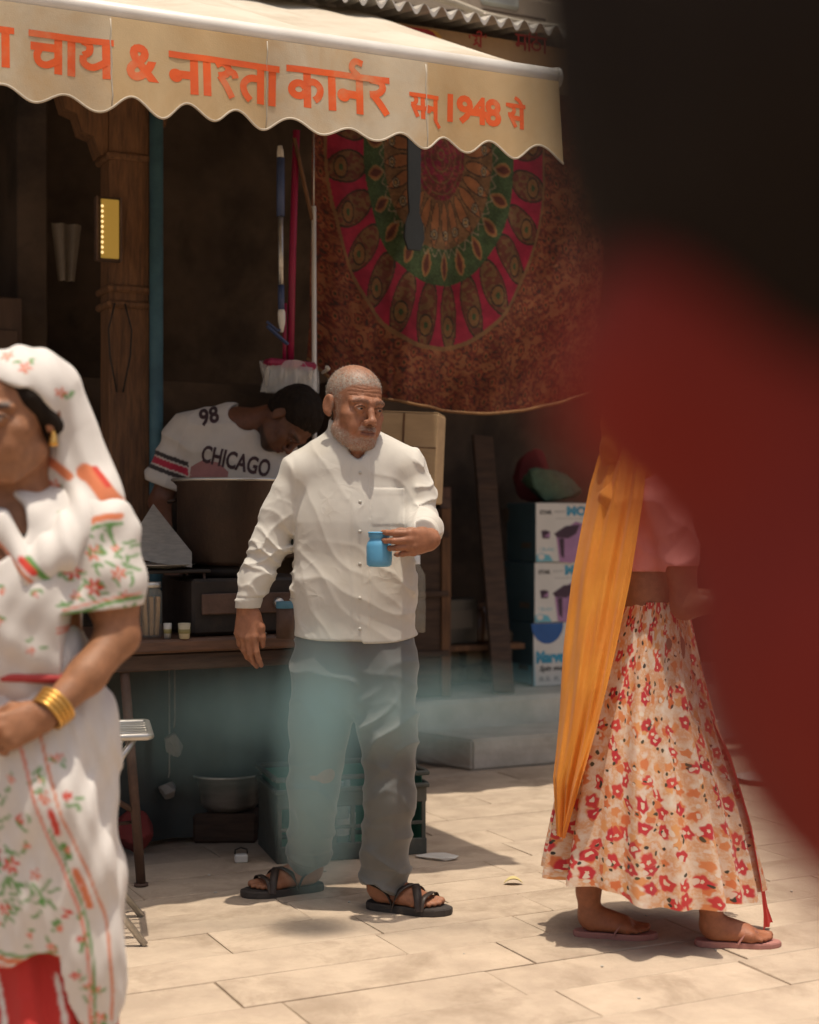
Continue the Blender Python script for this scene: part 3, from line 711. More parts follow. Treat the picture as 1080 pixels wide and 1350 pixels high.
def crate(label, loc, rz, W, Dp, H, mat, mat_in):
    c = thing('bottle_crate', label, 'crate', loc, rz, None)
    t = 0.012
    for (x, y, sx, sy, nm) in ((0, -Dp/2+t/2, W, t, 'side_panel'), (0, Dp/2-t/2, W, t, 'side_panel'), (-W/2+t/2, 0, t, Dp-2*t, 'end_panel'), (W/2-t/2, 0, t, Dp-2*t, 'end_panel')):
        p = MB()
        if nm == 'side_panel':      # framed grid front with open windows
            p.box((x, y, 0.03), (sx, sy, 0.06)); p.box((x, y, H*0.62+(H*0.38)/2-0.025), (sx, sy, H*0.38-0.05))
            for q in range(9): p.box((-W/2+0.012+(W-0.024)*q/8, y, H*0.34), (0.014, sy*0.9, H*0.58), ch=0.001)
            p.box((x, y*1.0, H*0.38), (sx*0.98, sy*0.8, 0.012), ch=0.001)
            p.build('side_panel', mat, c)
        else: p.box((x, y, H/2-0.025), (sx, sy, H-0.05)).build(nm, mat, c)
    rim = MB()
    for z in (H-0.012, H-0.055):
        for (x, y, sx, sy) in ((0, -Dp/2-0.002, W+0.016, 0.02), (0, Dp/2+0.002, W+0.016, 0.02), (-W/2-0.002, 0, 0.02, Dp-0.02), (W/2+0.002, 0, 0.02, Dp-0.02)):
            rim.box((x, y, z), (sx, sy, 0.016), ch=0.004)
    rim.build('rim', mat, c)
    MB().box((0, 0, 0.010), (W-0.02, Dp-0.02, 0.016)).build('base', mat_in, c)
    return c
cc0 = at(450, 1100, 5.52)
c2 = crate("wide dusty grey-green bottle crate behind the grey trouser legs", (cc0.x, cc0.y, GZ), R(17), 0.55, 0.33, 0.305, m_crate, m_crateg)
for x in (-0.259, 0.259): MB().box((x, 0, 0.16), (0.004, 0.30, 0.25)).build('lining', m_crateg, c2)
MB().box((0, 0.150, 0.16), (0.51, 0.004, 0.25)).build('lining', m_crateg, c2)
m_bot = MG('bottle_glass', (0.55, 0.62, 0.60), 0.08, 0.55)
for i in range(2):
    for j in range(3):
        b_ = thing('glass_bottle', 'clear glass bottle standing in the grey-green crate', 'bottle', (cc0.x-0.12+0.12*j+0.02*i, cc0.y-0.07+0.10*i+0.036*j-0.036, GZ+0.02), 0, 'bottles in the crate')
        MB().lathe([(0.001, 0), (0.03, 0.002), (0.031, 0.13), (0.013, 0.19), (0.012, 0.235), (0.015, 0.24), (0.001, 0.242)], 14).build('bottle_glass', m_bot, b_)
        MB().lathe([(0.0315, 0.05), (0.0315, 0.11)], 14).build('paper_label', m_white, b_)
def crumple(name, label, cat, loc, size, mat, seed, rz=0.0):
    bm = bmesh.new(); bmesh.ops.create_icosphere(bm, subdivisions=4, radius=1.0); r = np.random.default_rng(seed)
    dirs = [Vector(r.normal(size=3)).normalized() for _ in range(26)]; offs = r.uniform(0.55, 1.0, 26)
    for v in bm.verts:
        d = v.co.normalized(); q = min([o_/max(d.dot(k_), 0.05) for k_, o_ in zip(dirs, offs)]+[1.25])
        v.co = Vector((d.x*q*size[0]/2, d.y*q*size[1]/2, d.z*q*size[2]/2))
    zmin = min(v.co.z for v in bm.verts)
    for v in bm.verts: v.co.z -= zmin
    me = bpy.data.meshes.new(name); bm.to_mesh(me); bm.free()
    o = link(name, me, mat); o.location = loc; o.rotation_euler = (0, 0, rz); return props(o, label, cat)
m_bag = M('cloudy_plastic_bag', (0.26, 0.24, 0.22), (0.17, 0.155, 0.14), rough=0.35, scale=12, bump=0.5, bscale=25)
def hang_bag(px, pyt, pyb, D, label, seed):
    p = at(px, pyt, D); q = at(px, pyb, D)
    h = p.z-q.z; t = thing('plastic_bag', label, 'bag', (q.x, q.y, q.z), 0)
    b_ = crumple('bag_sack', None, None, (0, 0, 0), (0.075, 0.05, h*0.85), m_bag, seed); b_.parent = t
    MB().tube([(0, 0, h*0.8), (0.004, 0.0, h), (0.0, 0.02, CZ-0.05-q.z)], 0.003, 5).build('string', m_bag, t)
hang_bag(229, 950, 998, 5.55, 'crumpled clear plastic bag hanging highest under the counter', 4)
hang_bag(222, 1018, 1054, 5.55, 'small plastic bag of scraps hanging lower under the counter', 9)
g = gnd(318, 1137, GZ)
wb = thing('white_carton', 'tiny white paper carton with wire loop on the paving', 'carton', (g.x, g.y, GZ), 0.2)
MB().box((0, 0, 0.015), (0.045, 0.035, 0.028)).build('carton_body', m_white, wb)
MB().tube([(-0.022, 0, 0.03), (-0.02, 0, 0.045), (0, 0, 0.052), (0.02, 0, 0.045), (0.022, 0, 0.03)], 0.003, 5).build('loop', m_blackm, wb)
g = gnd(580, 1132, GZ); crumple('plastic_wrapper', 'flattened clear plastic wrapper beside the bottle crate', 'wrapper', (g.x, g.y, GZ), (0.16, 0.12, 0.022), m_white, 21)
g = gnd(677, 1166, GZ)
def leaf(u, v):
    s = math.sin(math.pi*u)**0.7; return (0.066*(u-0.5), (v-0.5)*0.038*s, 0.014*(1-4*(u-0.5)**2)+0.016*abs(v-0.5)*s+0.001)
o = MB().grid(leaf, 14, 7).build('fallen_leaf', M('dry_leaf', (0.62, 0.53, 0.25), (0.5, 0.4, 0.18), rough=0.7)); o.location = (g.x, g.y, GZ+0.001); props(o, 'curled pale dry leaf on the sunlit paving', 'leaf')
for i in range(16):
    px, py = rr.uniform(200, 1050), rr.uniform(1100, 1330); g = gnd(px, py, GZ)
    if i == 0: px = 0
    sz = rr.uniform(0.004, 0.009)
    o = MB().box((0, 0, sz*0.4), (sz*rr.uniform(1, 2), sz*1.3, sz*0.8), euler(0, 0, rr.uniform(0, 90)), sz*0.25).build('pebble', m_stone); o.location = (g.x, g.y, GZ)
    props(o, 'loose grit pebble lying on the paving', 'pebble', 'pebbles on the paving')

p_ = at(160, 1060, 5.25); crumple('cloth_bundle', 'dull red cloth bundle on the paving under the tea counter', 'bundle', (p_.x, 5.45, GZ), (0.20, 0.16, 0.16), M('faded_red_cloth', (0.22, 0.035, 0.03), rough=0.85), 41)
# ---- steel stool behind the woman in white
stl = gnd(120, 1250, GZ)
st = thing('steel_stool', 'bright steel tube stool with slatted seat behind the woman in white', 'stool', (at(118, 970, 4.35).x, 4.42, GZ), R(12))
zs = CAM_H-(968-675)/FPX*4.35-GZ
fr = [(-0.20, -0.15), (0.155, -0.15), (0.155, 0.15), (-0.20, 0.15)]
pts = []
for i, (x, y) in enumerate(fr):
    pts += [Vector((x*0.93, y, zs)), Vector((x, y*0.93, zs))] if i % 2 else [Vector((x, y*0.93, zs)), Vector((x*0.93, y, zs))]
MB().tube(pts, 0.011, 8, closed=True).build('seat_frame', m_steel, st)
for i in range(5): MB().tube([(-0.20, -0.10+0.05*i, zs+0.004), (0.15, -0.10+0.05*i, zs+0.004)], 0.006, 6).build('slat', m_steel, st)
for sx in (-1, 1):
    for sy in (-1, 1):
        x0 = 0.11 if sx > 0 else -0.16
        MB().tube([(x0, sy*0.14, zs-0.005), (x0-sx*0.05, sy*0.14, zs-0.08), (x0-sx*0.10, sy*0.14, zs-0.13), (x0-sx*0.14, sy*0.14, zs-0.22), (x0-sx*0.12, sy*0.15, 0.2), (x0+sx*0.03, sy*0.16, 0.002)], 0.010, 8).build('leg', m_steel, st)

# ---- gilt frame on the pillar; panel and beads glow by their material
gf = thing('gilt_frame', 'small gold frame with a glowing panel and a row of glowing beads on the pillar', 'frame', at(142, 345, 5.78), PSI)
def glow(name, col, e, base):
    m, n, b = _new(name); b.inputs['Base Color'].default_value = (*base, 1); b.inputs['Emission Color'].default_value = (*col, 1)
    b.inputs['Emission Strength'].default_value = e; b.inputs['Roughness'].default_value = 0.35; b.inputs['Metallic'].default_value = 0.4
    return m
fw, fh = 0.10, 0.245
MB().box((0, 0, fh/2), (fw, 0.03, fh)).build('backing', m_timber_d, gf)
MB().box((0.004, -0.018, fh/2), (fw-0.03, 0.01, fh-0.02)).build('gold_panel', glow('glowing_gold', (1, 0.62, 0.12), 0.14, (0.5, 0.33, 0.08)), gf)
mbead = glow('glowing_bead', (1, 0.74, 0.35), 1.1, (0.8, 0.6, 0.3))
for i in range(10): MB().lathe([(0.0005, -0.006), (0.005, -0.003), (0.005, 0.003), (0.0005, 0.006)], 8, (-0.028, -0.028, 0.03+0.0195*i)).build('bead', mbead, gf)
MB().box((-0.046, -0.02, fh/2), (0.008, 0.012, fh)).build('side_rail', m_rust, gf)
MB().box((0.046, -0.02, fh/2), (0.008, 0.012, fh)).build('side_rail', m_rust, gf)

# ---- dim shelves and goods inside
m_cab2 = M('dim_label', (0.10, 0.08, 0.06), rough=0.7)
def goods(name, label, cat, a, b, z, kind, mat, rz=0.0, s=1.0):
    t = thing(name, label, cat, F(a, b, z), PSI+rz)
    if kind == 'box': MB().box((0, 0, s*0.5), (s*0.9, s*0.6, s), ch=0.008).build('body', mat, t); MB().box((0, -s*0.303, s*0.55), (s*0.6, 0.004, s*0.4), ch=0.001).build('label_panel', m_cab2, t)
    else:
        MB().lathe([(0.001, 0), (s*0.32, 0), (s*0.34, s*0.1), (s*0.34, s*0.75), (s*0.2, s*0.9), (s*0.2, s)], 18).build('body', mat, t)
        MB().lathe([(0.001, s*1.12), (s*0.22, s*1.11), (s*0.23, s*0.98), (s*0.2, s*0.98)], 18).build('lid', m_rust, t)
    return t
shf = thing('shelf_unit', 'dark wooden shelf unit against the back wall behind the boy', 'shelf', F(-0.02, 2.2, 0.302), PSI)
for z in (0.75, 1.12): MB().box((0, 0, z), (1.25, 0.30, 0.024)).build('shelf_board', m_timber_d, shf)
for x in (-0.615, 0.615): MB().box((x, 0, 0.78), (0.03, 0.31, 1.56)).build('upright', m_timber_d, shf)
MB().box((0, 0.162, 0.78), (1.25, 0.012, 1.56)).build('back_board', m_plaster, shf)
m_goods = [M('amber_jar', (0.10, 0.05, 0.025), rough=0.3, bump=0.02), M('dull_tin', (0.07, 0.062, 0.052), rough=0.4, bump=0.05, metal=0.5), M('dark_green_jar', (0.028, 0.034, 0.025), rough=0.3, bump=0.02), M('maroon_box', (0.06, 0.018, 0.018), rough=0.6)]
gn = ['amber glass', 'dull tin', 'dark green', 'maroon']; tiers = ['lower', 'upper']
cnt = {}
for zi, z in enumerate((0.75, 1.12)):
    x = -0.52
    while x < 0.55:
        k = rr.randrange(4); s = rr.uniform(0.16, 0.24)
        kind = 'box' if k == 3 else 'jar'
        lb = '%s %s on the %s shelf behind the boy' % (gn[k], 'carton' if k == 3 else 'storage jar', tiers[zi])
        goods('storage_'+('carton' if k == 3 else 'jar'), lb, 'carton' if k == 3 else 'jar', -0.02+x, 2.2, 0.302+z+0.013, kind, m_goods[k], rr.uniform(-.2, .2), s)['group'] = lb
        x += s*0.75+rr.uniform(0.03, 0.10)
# left room: low brown cabinet with a box on it, hanging cloth
cab = thing('cabinet', 'tall brown two-door cabinet deep inside the dark shop', 'cabinet', F(-1.45, 2.2, 0.302), PSI)
zc = atb(60, 395, 2.0).z-0.302
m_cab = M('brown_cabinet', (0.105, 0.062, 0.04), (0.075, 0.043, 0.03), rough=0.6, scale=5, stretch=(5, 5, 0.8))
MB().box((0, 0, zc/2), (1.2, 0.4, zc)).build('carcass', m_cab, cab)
for x in (-0.3, 0.3): MB().box((x, -0.208, zc*0.55), (0.56, 0.016, zc*0.75)).build('door', m_cab, cab)
for x in (-0.05, 0.05): MB().lathe([(0.001, 0), (0.012, 0.004), (0.012, 0.02), (0.001, 0.024)], 10, (x, -0.235, zc*0.6)).build('knob', m_rust, cab)
cl = MB().grid(lambda u, v: ((u-0.5)*0.13*(1-0.45*v), 0.015*math.sin(u*14), -0.24*v), 14, 10).build('hanging_rag', M('pale_rag', (0.20, 0.165, 0.13), rough=0.9)); p = atb(88, 295, 1.85); cl.location = p; cl.rotation_euler = (0, 0, PSI); props(cl, 'pale rag hanging in the dark doorway beside the gold frame', 'rag')
tg = thing('wall_tools', 'pair of thin iron tongs hung on the timber pillar', 'tongs', atb(158, 400, 1.22), PSI)
for sx in (-1, 1): MB().tube([(sx*0.02, 0, 0), (sx*0.045, -0.004, -0.10), (sx*0.04, -0.004, -0.2), (sx*0.012, 0, -0.34)], 0.0035, 5).build('arm', m_blackm, tg)

# ---- tapestry: printed round cloth hung behind the stall
TB = 1.10
ta0, ta1 = aof(413, TB), aof(800, TB)
tz1 = 3.05
def tap_geo():
    nu, nv = 330, 380
    U, V = np.meshgrid(np.linspace(0, 1, nu), np.linspace(0, 1, nv))
    a = ta0+(ta1-ta0)*U
    # hem height along the cloth, measured: sags towards the middle
    pxs = [413, 440, 470, 505, 560, 610, 650, 700, 740, 800]; pys = [470, 500, 512, 523, 534, 542, 545, 540, 531, 512]
    za_ = np.interp(a, [aof(p, TB) for p in pxs], [atb(p, q, TB).z for p, q in zip(pxs, pys)])
    z = tz1+(za_-tz1)*V
    fold = 0.020*np.sin(a*17+1.2*V)+0.010*np.sin(a*41+2*V+1)+0.006*np.sin(V*19+a*9)
    b = fold*(0.35+0.65*V) + 0.05*V**3
    P = np.stack([a, b, z], -1).reshape(-1, 3)
    # print, in metres about the medallion's centre
    cp = atb(580, 205, TB); ca = (cp-O0).dot(UA); D_ = ab(580, TB)
    sx = (a-ca)*FPX/D_/0.64; sz = (z-cp.z)*FPX/D_          # in photo pixels, ellipse undone
    r_ = np.hypot(sx, sz); th = np.arctan2(sx, -sz)
    rn = np.random.default_rng(4)
    def ns(shape_div, seed):
        g = np.random.default_rng(seed).random((nv//shape_div+3, nu//shape_div+3))
        yi = np.arange(nv)/shape_div; xi = np.arange(nu)/shape_div
        y0 = yi.astype(int); x0 = xi.astype(int); fy = (yi-y0)[:, None]; fx = (xi-x0)[None]
        return (g[y0][:, x0]*(1-fy)*(1-fx)+g[y0][:, x0+1]*(1-fy)*fx+g[y0+1][:, x0]*fy*(1-fx)+g[y0+1][:, x0+1]*fy*fx)
    n1 = ns(3, 1); n2 = ns(9, 2); n0 = np.random.default_rng(3).random((nv, nu)); n1b = ns(2, 7)
    C = np.zeros((nv, nu, 3))
    maroon = np.array((0.16, 0.045, 0.028)); brown = np.array((0.21, 0.105, 0.045)); red = np.array((0.36, 0.02, 0.05)); dk = np.array((0.045, 0.03, 0.02))
    green = np.array((0.055, 0.085, 0.032)); rust = np.array((0.30, 0.115, 0.045)); gold = np.array((0.42, 0.24, 0.09)); cream = np.array((0.5, 0.38, 0.24)); rose = np.array((0.34, 0.03, 0.06))
    C[:] = maroon
    # field outside: busy paisley speckle
    C[n1 > 0.52] = brown; C[(n1 > 0.62) & (n0 > 0.4)] = (0.25, 0.12, 0.05); C[(n1b > 0.72)] = (0.10, 0.055, 0.03); C[(n1 < 0.24)] = dk*1.4; C[(n2 > 0.66) & (n1 > 0.35)] = (0.24, 0.14, 0.06)
    # rows of small paisleys in the field
    rw = np.floor((r_-256)/19.0); nn_p = 46; ph = ((th/(2*math.pi)*nn_p+0.5*(rw % 2)) % 1.0)-0.5; wx = ph*2*math.pi/nn_p*r_; wy = (r_-256)-rw*19.0-9.5
    dd = np.hypot((wx+0.25*wy)/(8.5+0.012*(r_-256)), wy/8.2); fld = r_ > 256
    C[fld & (dd < 1.0)] = (0.055, 0.03, 0.02); C[fld & (dd < 0.86)] = (0.20, 0.060, 0.032); C[fld & (dd < 0.60) & (n0 > 0.25)] = (0.27, 0.15, 0.06); C[fld & (dd < 0.30)] = (0.05, 0.055, 0.025)
    C[fld & (n1b > 0.78)] = (0.24, 0.10, 0.04)
    C[fld] *= np.array((1.22, 0.78, 0.80))
    # outer pink ring with big oval medallions
    ring = (r_ > 172) & (r_ < 252); C[ring] = red
    nm = 24; ph = ((th/(2*math.pi)*nm) % 1.0)-0.5; w_ = np.abs(ph)*2*math.pi/nm*r_
    ov = np.hypot(w_/21.5, (r_-212)/46); C[ring & (ov < 1)] = maroon
    C[ring & (ov < 1) & (n1 > 0.5)] = brown*0.9; C[ring & (ov < 1) & (ov > 0.90)] = dk
    rs = np.hypot(w_, (r_-226)); C[ring & (rs < 15)] = dk; C[ring & (rs < 12.5)] = rust*0.8; C[ring & (rs < 12.5) & (((rs*0.6).astype(int) + (ph*14).astype(int)) % 2 == 0)] = gold*0.55; C[ring & (rs < 4.5)] = green
    C[(np.abs(r_-254) < 3)] = brown*1.2
    # green ring with pointed petals
    ring = (r_ > 122) & (r_ <= 172); C[ring] = green; C[ring & (n0 > 0.80)] = green*1.6
    n2p = 22; ph = ((th/(2*math.pi)*n2p+0.25) % 1.0)-0.5; w_ = np.abs(ph)*2*math.pi/n2p*r_
    t_ = (r_-126)/40; pw = 11.5*np.clip(np.sin(np.clip(t_, 0, 1)*math.pi), 0, 1)**0.8*(0.6+0.5*t_)
    pe = ring & (w_ < pw); C[pe] = gold*0.8; C[ring & (w_ < pw-2.2)] = rust; C[ring & (w_ < pw-5)] = maroon*0.8
    vine = np.abs((r_-130)-5*np.sin(th*44)) < 1.3; C[ring & vine] = cream*0.6
    # orange ring of tear drops
    ring = (r_ > 58) & (r_ <= 124); C[ring] = brown*0.95; C[ring & (n1 > 0.6)] = brown*1.3
    n3 = 24; ph = ((th/(2*math.pi)*n3) % 1.0)-0.5; w_ = np.abs(ph)*2*math.pi/n3*r_
    t_ = np.clip((r_-62)/58, 0, 1); pw = 11*np.sqrt(np.clip(t_, 0, 1))*np.sqrt(np.clip(1.02-t_, 0, 1))*1.7
    C[ring & (w_ < pw)] = rust*1.25; C[ring & (w_ < pw) & (w_ > pw-1.8)] = dk*1.3; rs = np.hypot(w_, r_-106)
    C[ring & (rs < 7.5)] = dk*1.5; C[ring & (rs < 6)] = cream*0.75; C[ring & (rs < 4.2)] = dk*1.2; C[ring & (rs < 2.5)] = gold
    # heart
    ring = r_ <= 60; C[ring] = rose*0.75; C[ring & (n1 > 0.5)] = maroon; C[ring & (np.abs((r_ % 15)-7) < 1.2)] = gold*0.5; C[ring & (n1b > 0.74)] = (0.30, 0.07, 0.05)
    C *= ((0.90+0.2*n1b)*0.60*(0.75+0.5*n2))[..., None]
    idx = np.arange(nu*nv).reshape(nv, nu)
    fs = np.stack([idx[:-1, :-1], idx[1:, :-1], idx[1:, 1:], idx[:-1, 1:]], -1).reshape(-1, 4)
    return P, fs, C.reshape(-1, 3)
m_tap = MA('printed_cotton', rough=0.85, bump=0.25, bscale=150, var=0.12, vscale=20, trans=0.12)
P, fs, C = tap_geo()
tp = thing('tapestry', 'round-patterned red and green printed cloth hanging behind the awning', 'tapestry', F(0, TB, 0), PSI)
link('cloth', np_mesh('cloth', P, fs, True, C), m_tap, tp)
hp = [Vector(P[-330+i]) for i in range(0, 330, 6)]
MB().tube([v+Vector((0, -0.002, 0)) for v in hp], 0.006, 6).build('fringed_hem', M('ochre_hem', (0.24, 0.12, 0.045), (0.15, 0.07, 0.03), rough=0.85, scale=30), tp)
hb = [P[-330+i] for i in range(230, 330, 4)]
# dark strap hanging in front of the tapestry (a belt with a rounded buckle end)
m_dk = M('dark_leather', (0.022, 0.025, 0.026), rough=0.6, bump=0.1)
p0 = atb(545, 330, 0.98)
sd = thing('hanging_strap', 'dark strap with widened end hanging in front of the tapestry', 'strap', p0, PSI)
mb = MB(); zt_ = 3.05-p0.z
outl = [(0.028, 0.0), (0.045, 0.05), (0.04, 0.10), (0.022, 0.15), (0.028, 0.24), (0.03, zt_), (-0.03, zt_), (-0.028, 0.24), (-0.022, 0.15), (-0.04, 0.10), (-0.045, 0.05), (-0.028, 0.0)]
mb.prism(outl, 0.012, (0, 0, 0), (1, 0, 0), (0, 0, 1)); mb.build('strap_band', m_dk, sd)
# tie cord from awning to the white pole
run_pipe('tie_rope', 'frayed brown rope slanting down beside the white pole', [atb(388, 182, 1.0), atb(402, 245, 1.0), atb(412, 290, 1.0)], 0.008, m_timber, 'rope')

# ---- cleaning tools for sale: mop, brush, pole
m_pink = M('magenta_handle', (0.30, 0.012, 0.06), (0.22, 0.010, 0.045), rough=0.4, scale=8, bump=0.03)
m_blue = M('blue_grip', (0.05, 0.075, 0.17), rough=0.5, bump=0.05)
m_string = M('mop_string', (0.62, 0.58, 0.52), (0.45, 0.41, 0.36), rough=0.9, scale=40, stretch=(4, 4, 0.5), bump=0.4)
MBB = 1.02
base = atb(382, 506, MBB)
mop = thing('string_mop', 'white string mop with magenta pole hanging upside down in plastic', 'mop', base, PSI)
top = atb(392, 170, MBB); zt_ = top.z-base.z
def loc(px, py): p = atb(px, py, MBB); q = p-base; return Vector((q.dot(UA), q.dot(WB), q.z))
MB().tube([loc(391, 172), loc(386, 330), loc(383, 478)], 0.014, 10).build('pole', m_pink, mop)
MB().tube([loc(376, 400), loc(375, 478)], 0.008, 8).build('pole', m_pink, mop)
MB().box(loc(381, 481)+Vector((0, -0.01, 0)), (0.20, 0.075, 0.030), euler(0, 3, 0), 0.010).build('clamp', m_pink, mop)
for i in range(11):
    x = -0.100+0.20*i/10; s_ = 1+0.3*abs(i-5)/5
    MB().tube([loc(381, 483)+Vector((x*0.85, 0.01*((i % 3)-1)-0.01, 0.0)), loc(381, 490)+Vector((x*1.0, 0.015*((i % 3)-1)-0.014, 0)), loc(381, 506)+Vector((x*1.02, 0.012*((i % 2)-1)-0.012, -0.01*s_))], [0.007, 0.0085, 0.006], 6).build('yarn', m_string, mop)
def filmf(u, v):
    t = u*2*math.pi; q = loc(382, 480+38*v); return (q.x+(0.115+0.01*math.sin(t*5+v*4))*math.cos(t), q.y+(0.055+0.008*math.sin(t*7+v*9))*math.sin(t), q.z+0.012*math.sin(t*3)*(1-v))
mb = MB().grid(filmf, 40, 8, wrap=True); mb.build('plastic_sleeve', m_film, mop)
lab = loc(386, 489); MB().lathe([(0.0005, 0), (0.030, 0.0), (0.030, 0.002), (0.0005, 0.0025)], 20, squash=(1, 0.8)).build('brand_tag', M('red_tag', (0.42, 0.02, 0.03), rough=0.5), mop)
tg_ = mop.children[-1]; tg_.location = (lab.x, lab.y-0.075, lab.z+0.004); tg_.rotation_euler = (R(90), 0, 0)
MB().lathe([(0.0005, 0), (0.016, 0.0), (0.016, 0.002), (0.0005, 0.0025)], 16, squash=(1.2, 0.45)).build('brand_tag', m_signy, mop)
tg_ = mop.children[-1]; tg_.location = (lab.x, lab.y-0.079, lab.z+0.016); tg_.rotation_euler = (R(90), 0, 0)
base = atb(371, 438, 0.98); MBB = 0.98
br = thing('telescopic_pole', 'steel telescopic pole with blue grips and white ferrule', 'pole', base, PSI)
MB().tube([loc(370, 208), loc(370, 285)], 0.0155, 12).build('grip', m_blue, br)
MB().tube([loc(370, 285), loc(370.5, 378)], 0.0105, 12).build('shaft', m_steel, br)
MB().tube([loc(370.5, 376), loc(371, 408)], 0.0125, 12).build('grip', m_blue, br)
MB().tube([loc(371, 407), loc(371.3, 413), loc(371.5, 425), loc(371.5, 438)], [0.011, 0.015, 0.014, 0.006], 12).build('ferrule', m_white, br)
MB().tube([loc(369, 192), loc(369.5, 200), loc(370, 209)], [0.009, 0.013, 0.014], 12).build('end_cap', m_string, br)
MB().tube([loc(372, 434), loc(366, 436), loc(352, 424)], 0.006, 6).build('cord', m_blue, br)
MB().box(loc(366, 442), (0.010, 0.02, 0.11), euler(0, -52, 0)).build('scraper', m_blue, br)
base = atb(415, 500, 1.0); MBB = 1.0
wp = thing('white_pole', 'slim white pole standing at the left edge of the tapestry', 'pole', F(aof(415, 1.0), 1.0, GZ), PSI)
zt_ = atb(415, 272, 1.0).z-GZ
MB().tube([(0, 0, 0.0), (0, 0, zt_*0.5), (-0.004, 0, zt_)], 0.0095, 10).build('shaft', m_white, wp)
MB().tube([(-0.004, 0, zt_), (-0.004, 0, zt_+0.30)], 0.003, 5).build('wire_hook', m_steel, wp)

# ---- cartons behind the man
def carton(name, label, loc_, rz, W, Dp, H, flaps=True, tilt=(0, 0)):
    t = thing(name, label, 'carton', loc_, rz); t.rotation_euler = (R(tilt[0]), R(tilt[1]), rz)
    MB().box((0, 0, H/2), (W, Dp, H), ch=0.005).build('carton_body', m_card, t)
    MB().box((0, 0, H+0.003), (W*0.98, Dp*0.49, 0.004), ch=0.001).build('flap', m_card, t).location = (0, -Dp*0.25, 0)
    MB().box((0, 0, H+0.003), (W*0.98, Dp*0.49, 0.004), ch=0.001).build('flap', m_card, t).location = (0, Dp*0.25, 0)
    MB().box((W*0.02, -Dp/2-0.0015, H*0.5), (0.008, 0.003, H*0.99), ch=0.0005).build('seam', m_timber, t)
    MB().box((0, -Dp/2-0.0015, H*0.62), (W*0.97, 0.002, 0.004), ch=0.0005).build('crease', m_timber, t)
    return t
pc = at(541, 640, 6.0); zt_ = at(541, 545, 6.0).z
wc = thing('wooden_cabinet', 'narrow dark wooden cabinet standing behind the man in white', 'cabinet', (at(538, 640, 7.75).x, 7.75, 0.318), R(18))
hcab = 0.95
MB().box((0, 0, hcab/2), (0.36, 0.30, hcab)).build('carcass', m_timber_d, wc)
MB().box((0.15, -0.156, hcab/2), (0.05, 0.012, hcab)).build('stile', m_timber, wc)
for z in (0.22, 0.52, 0.82): MB().box((0.0, -0.160, z), (0.33, 0.018, 0.03)).build('rail', m_timber_d, wc)
std = thing('wooden_stand', 'slim wooden stand under the tan carton behind the man', 'stand', (at(522, 640, 6.0).x, 6.0, GZ), R(6))
hst = 1.285-GZ
MB().box((0, 0, hst/2), (0.11, 0.11, hst-0.03)).build('column', m_timber_d, std); MB().box((0.01, 0, hst-0.013), (0.24, 0.22, 0.025)).build('top_board', m_timber, std); MB().box((0, 0, 0.012), (0.16, 0.16, 0.024)).build('base', m_timber_d, std)
carton('cardboard_carton', 'sunlit tan cardboard carton behind the bald man\'s shoulder', (at(532, 640, 6.0).x, 6.0, 1.2860), R(-8), 0.28, 0.24, 0.350, tilt=(0, 2.5))
# plastic container with cap edge peeping right of the man's sleeve
wj = thing('water_jug', 'clear ribbed plastic jug standing at the end of the tea counter', 'jug', (at(546, 780, 5.2).x, 5.3, CZ), 0)
MB().lathe([(0.001, 0), (0.04, 0.0), (0.042, 0.06), (0.039, 0.065), (0.042, 0.07), (0.042, 0.11), (0.039, 0.115), (0.042, 0.12), (0.04, 0.2), (0.02, 0.24)], 18).build('jug_wall', m_glass, wj)
MB().lathe([(0.001, 0.27), (0.022, 0.268), (0.022, 0.238)], 18).build('cap', m_white, wj)
# shelf and clutter to the right of the man, deep in the shop
wsh = thing('wall_shelf', 'low dusty wooden shelf against the back wall by the leaning plank', 'shelf', F(aof(610, 2.6), 2.6, 0), PSI)
zs_ = atb(610, 852, 2.6).z
MB().box((0, 0, zs_), (0.62, 0.25, 0.03)).build('shelf_board', m_timber, wsh)
for x in (-0.26, 0.26): MB().box((x, 0.05, (zs_+0.3)/2), (0.03, 0.12, zs_-0.33)).build('bracket', m_timber_d, wsh)
goods('storage_tin', 'dull square tin on the low shelf by the leaning plank', 'tin', aof(598, 2.6), 2.6, zs_+0.016, 'box', m_goods[1], 0.1, 0.24)
goods('storage_jar', 'brown lidded jar on the low shelf by the leaning plank', 'jar', aof(632, 2.6), 2.6, zs_+0.016, 'jar', m_goods[0], 0, 0.2)
psn = thing('wooden_post', 'reddish wooden post standing behind the man\'s left elbow', 'post', F(aof(583, 2.4), 2.4, 0.318), PSI)
MB().box((0, 0, 0.53), (0.075, 0.06, 1.06)).build('shaft', M('reddish_wood', (0.10, 0.045, 0.028), (0.06, 0.028, 0.019), rough=0.6, stretch=(6, 6, 0.8)), psn)
MB().box((0, -0.034, 0.85), (0.065, 0.008, 0.3)).build('face_plate', m_rust, psn)
# leaning plank
p0, p1 = atb(664, 900, 2.30), atb(636, 575, 2.75)
plk = thing('leaning_plank', 'brown wooden plank leaning against the wall beside the mop boxes', 'plank', (p0.x, p0.y, 0.318), PSI)
q = (p1-Vector((p0.x, p0.y, 0.318))); qa, qb, qz = q.dot(UA), q.dot(WB), q.z
ln = math.sqrt(qa*qa+qb*qb+qz*qz); d = Vector((qa, qb, qz)).normalized(); x = d.cross(Vector((0, -1, 0))).normalized(); y = d.cross(x)
rt = Matrix((x, y, d)).transposed()
MB().box(d*ln/2, (0.125, 0.022, ln), rt, 0.004).build('board', m_timber_d, plk)
MB().box(d*ln*0.8 - y*0.013, (0.12, 0.006, 0.05), rt, 0.002).build('cleat', m_timber_d, plk)
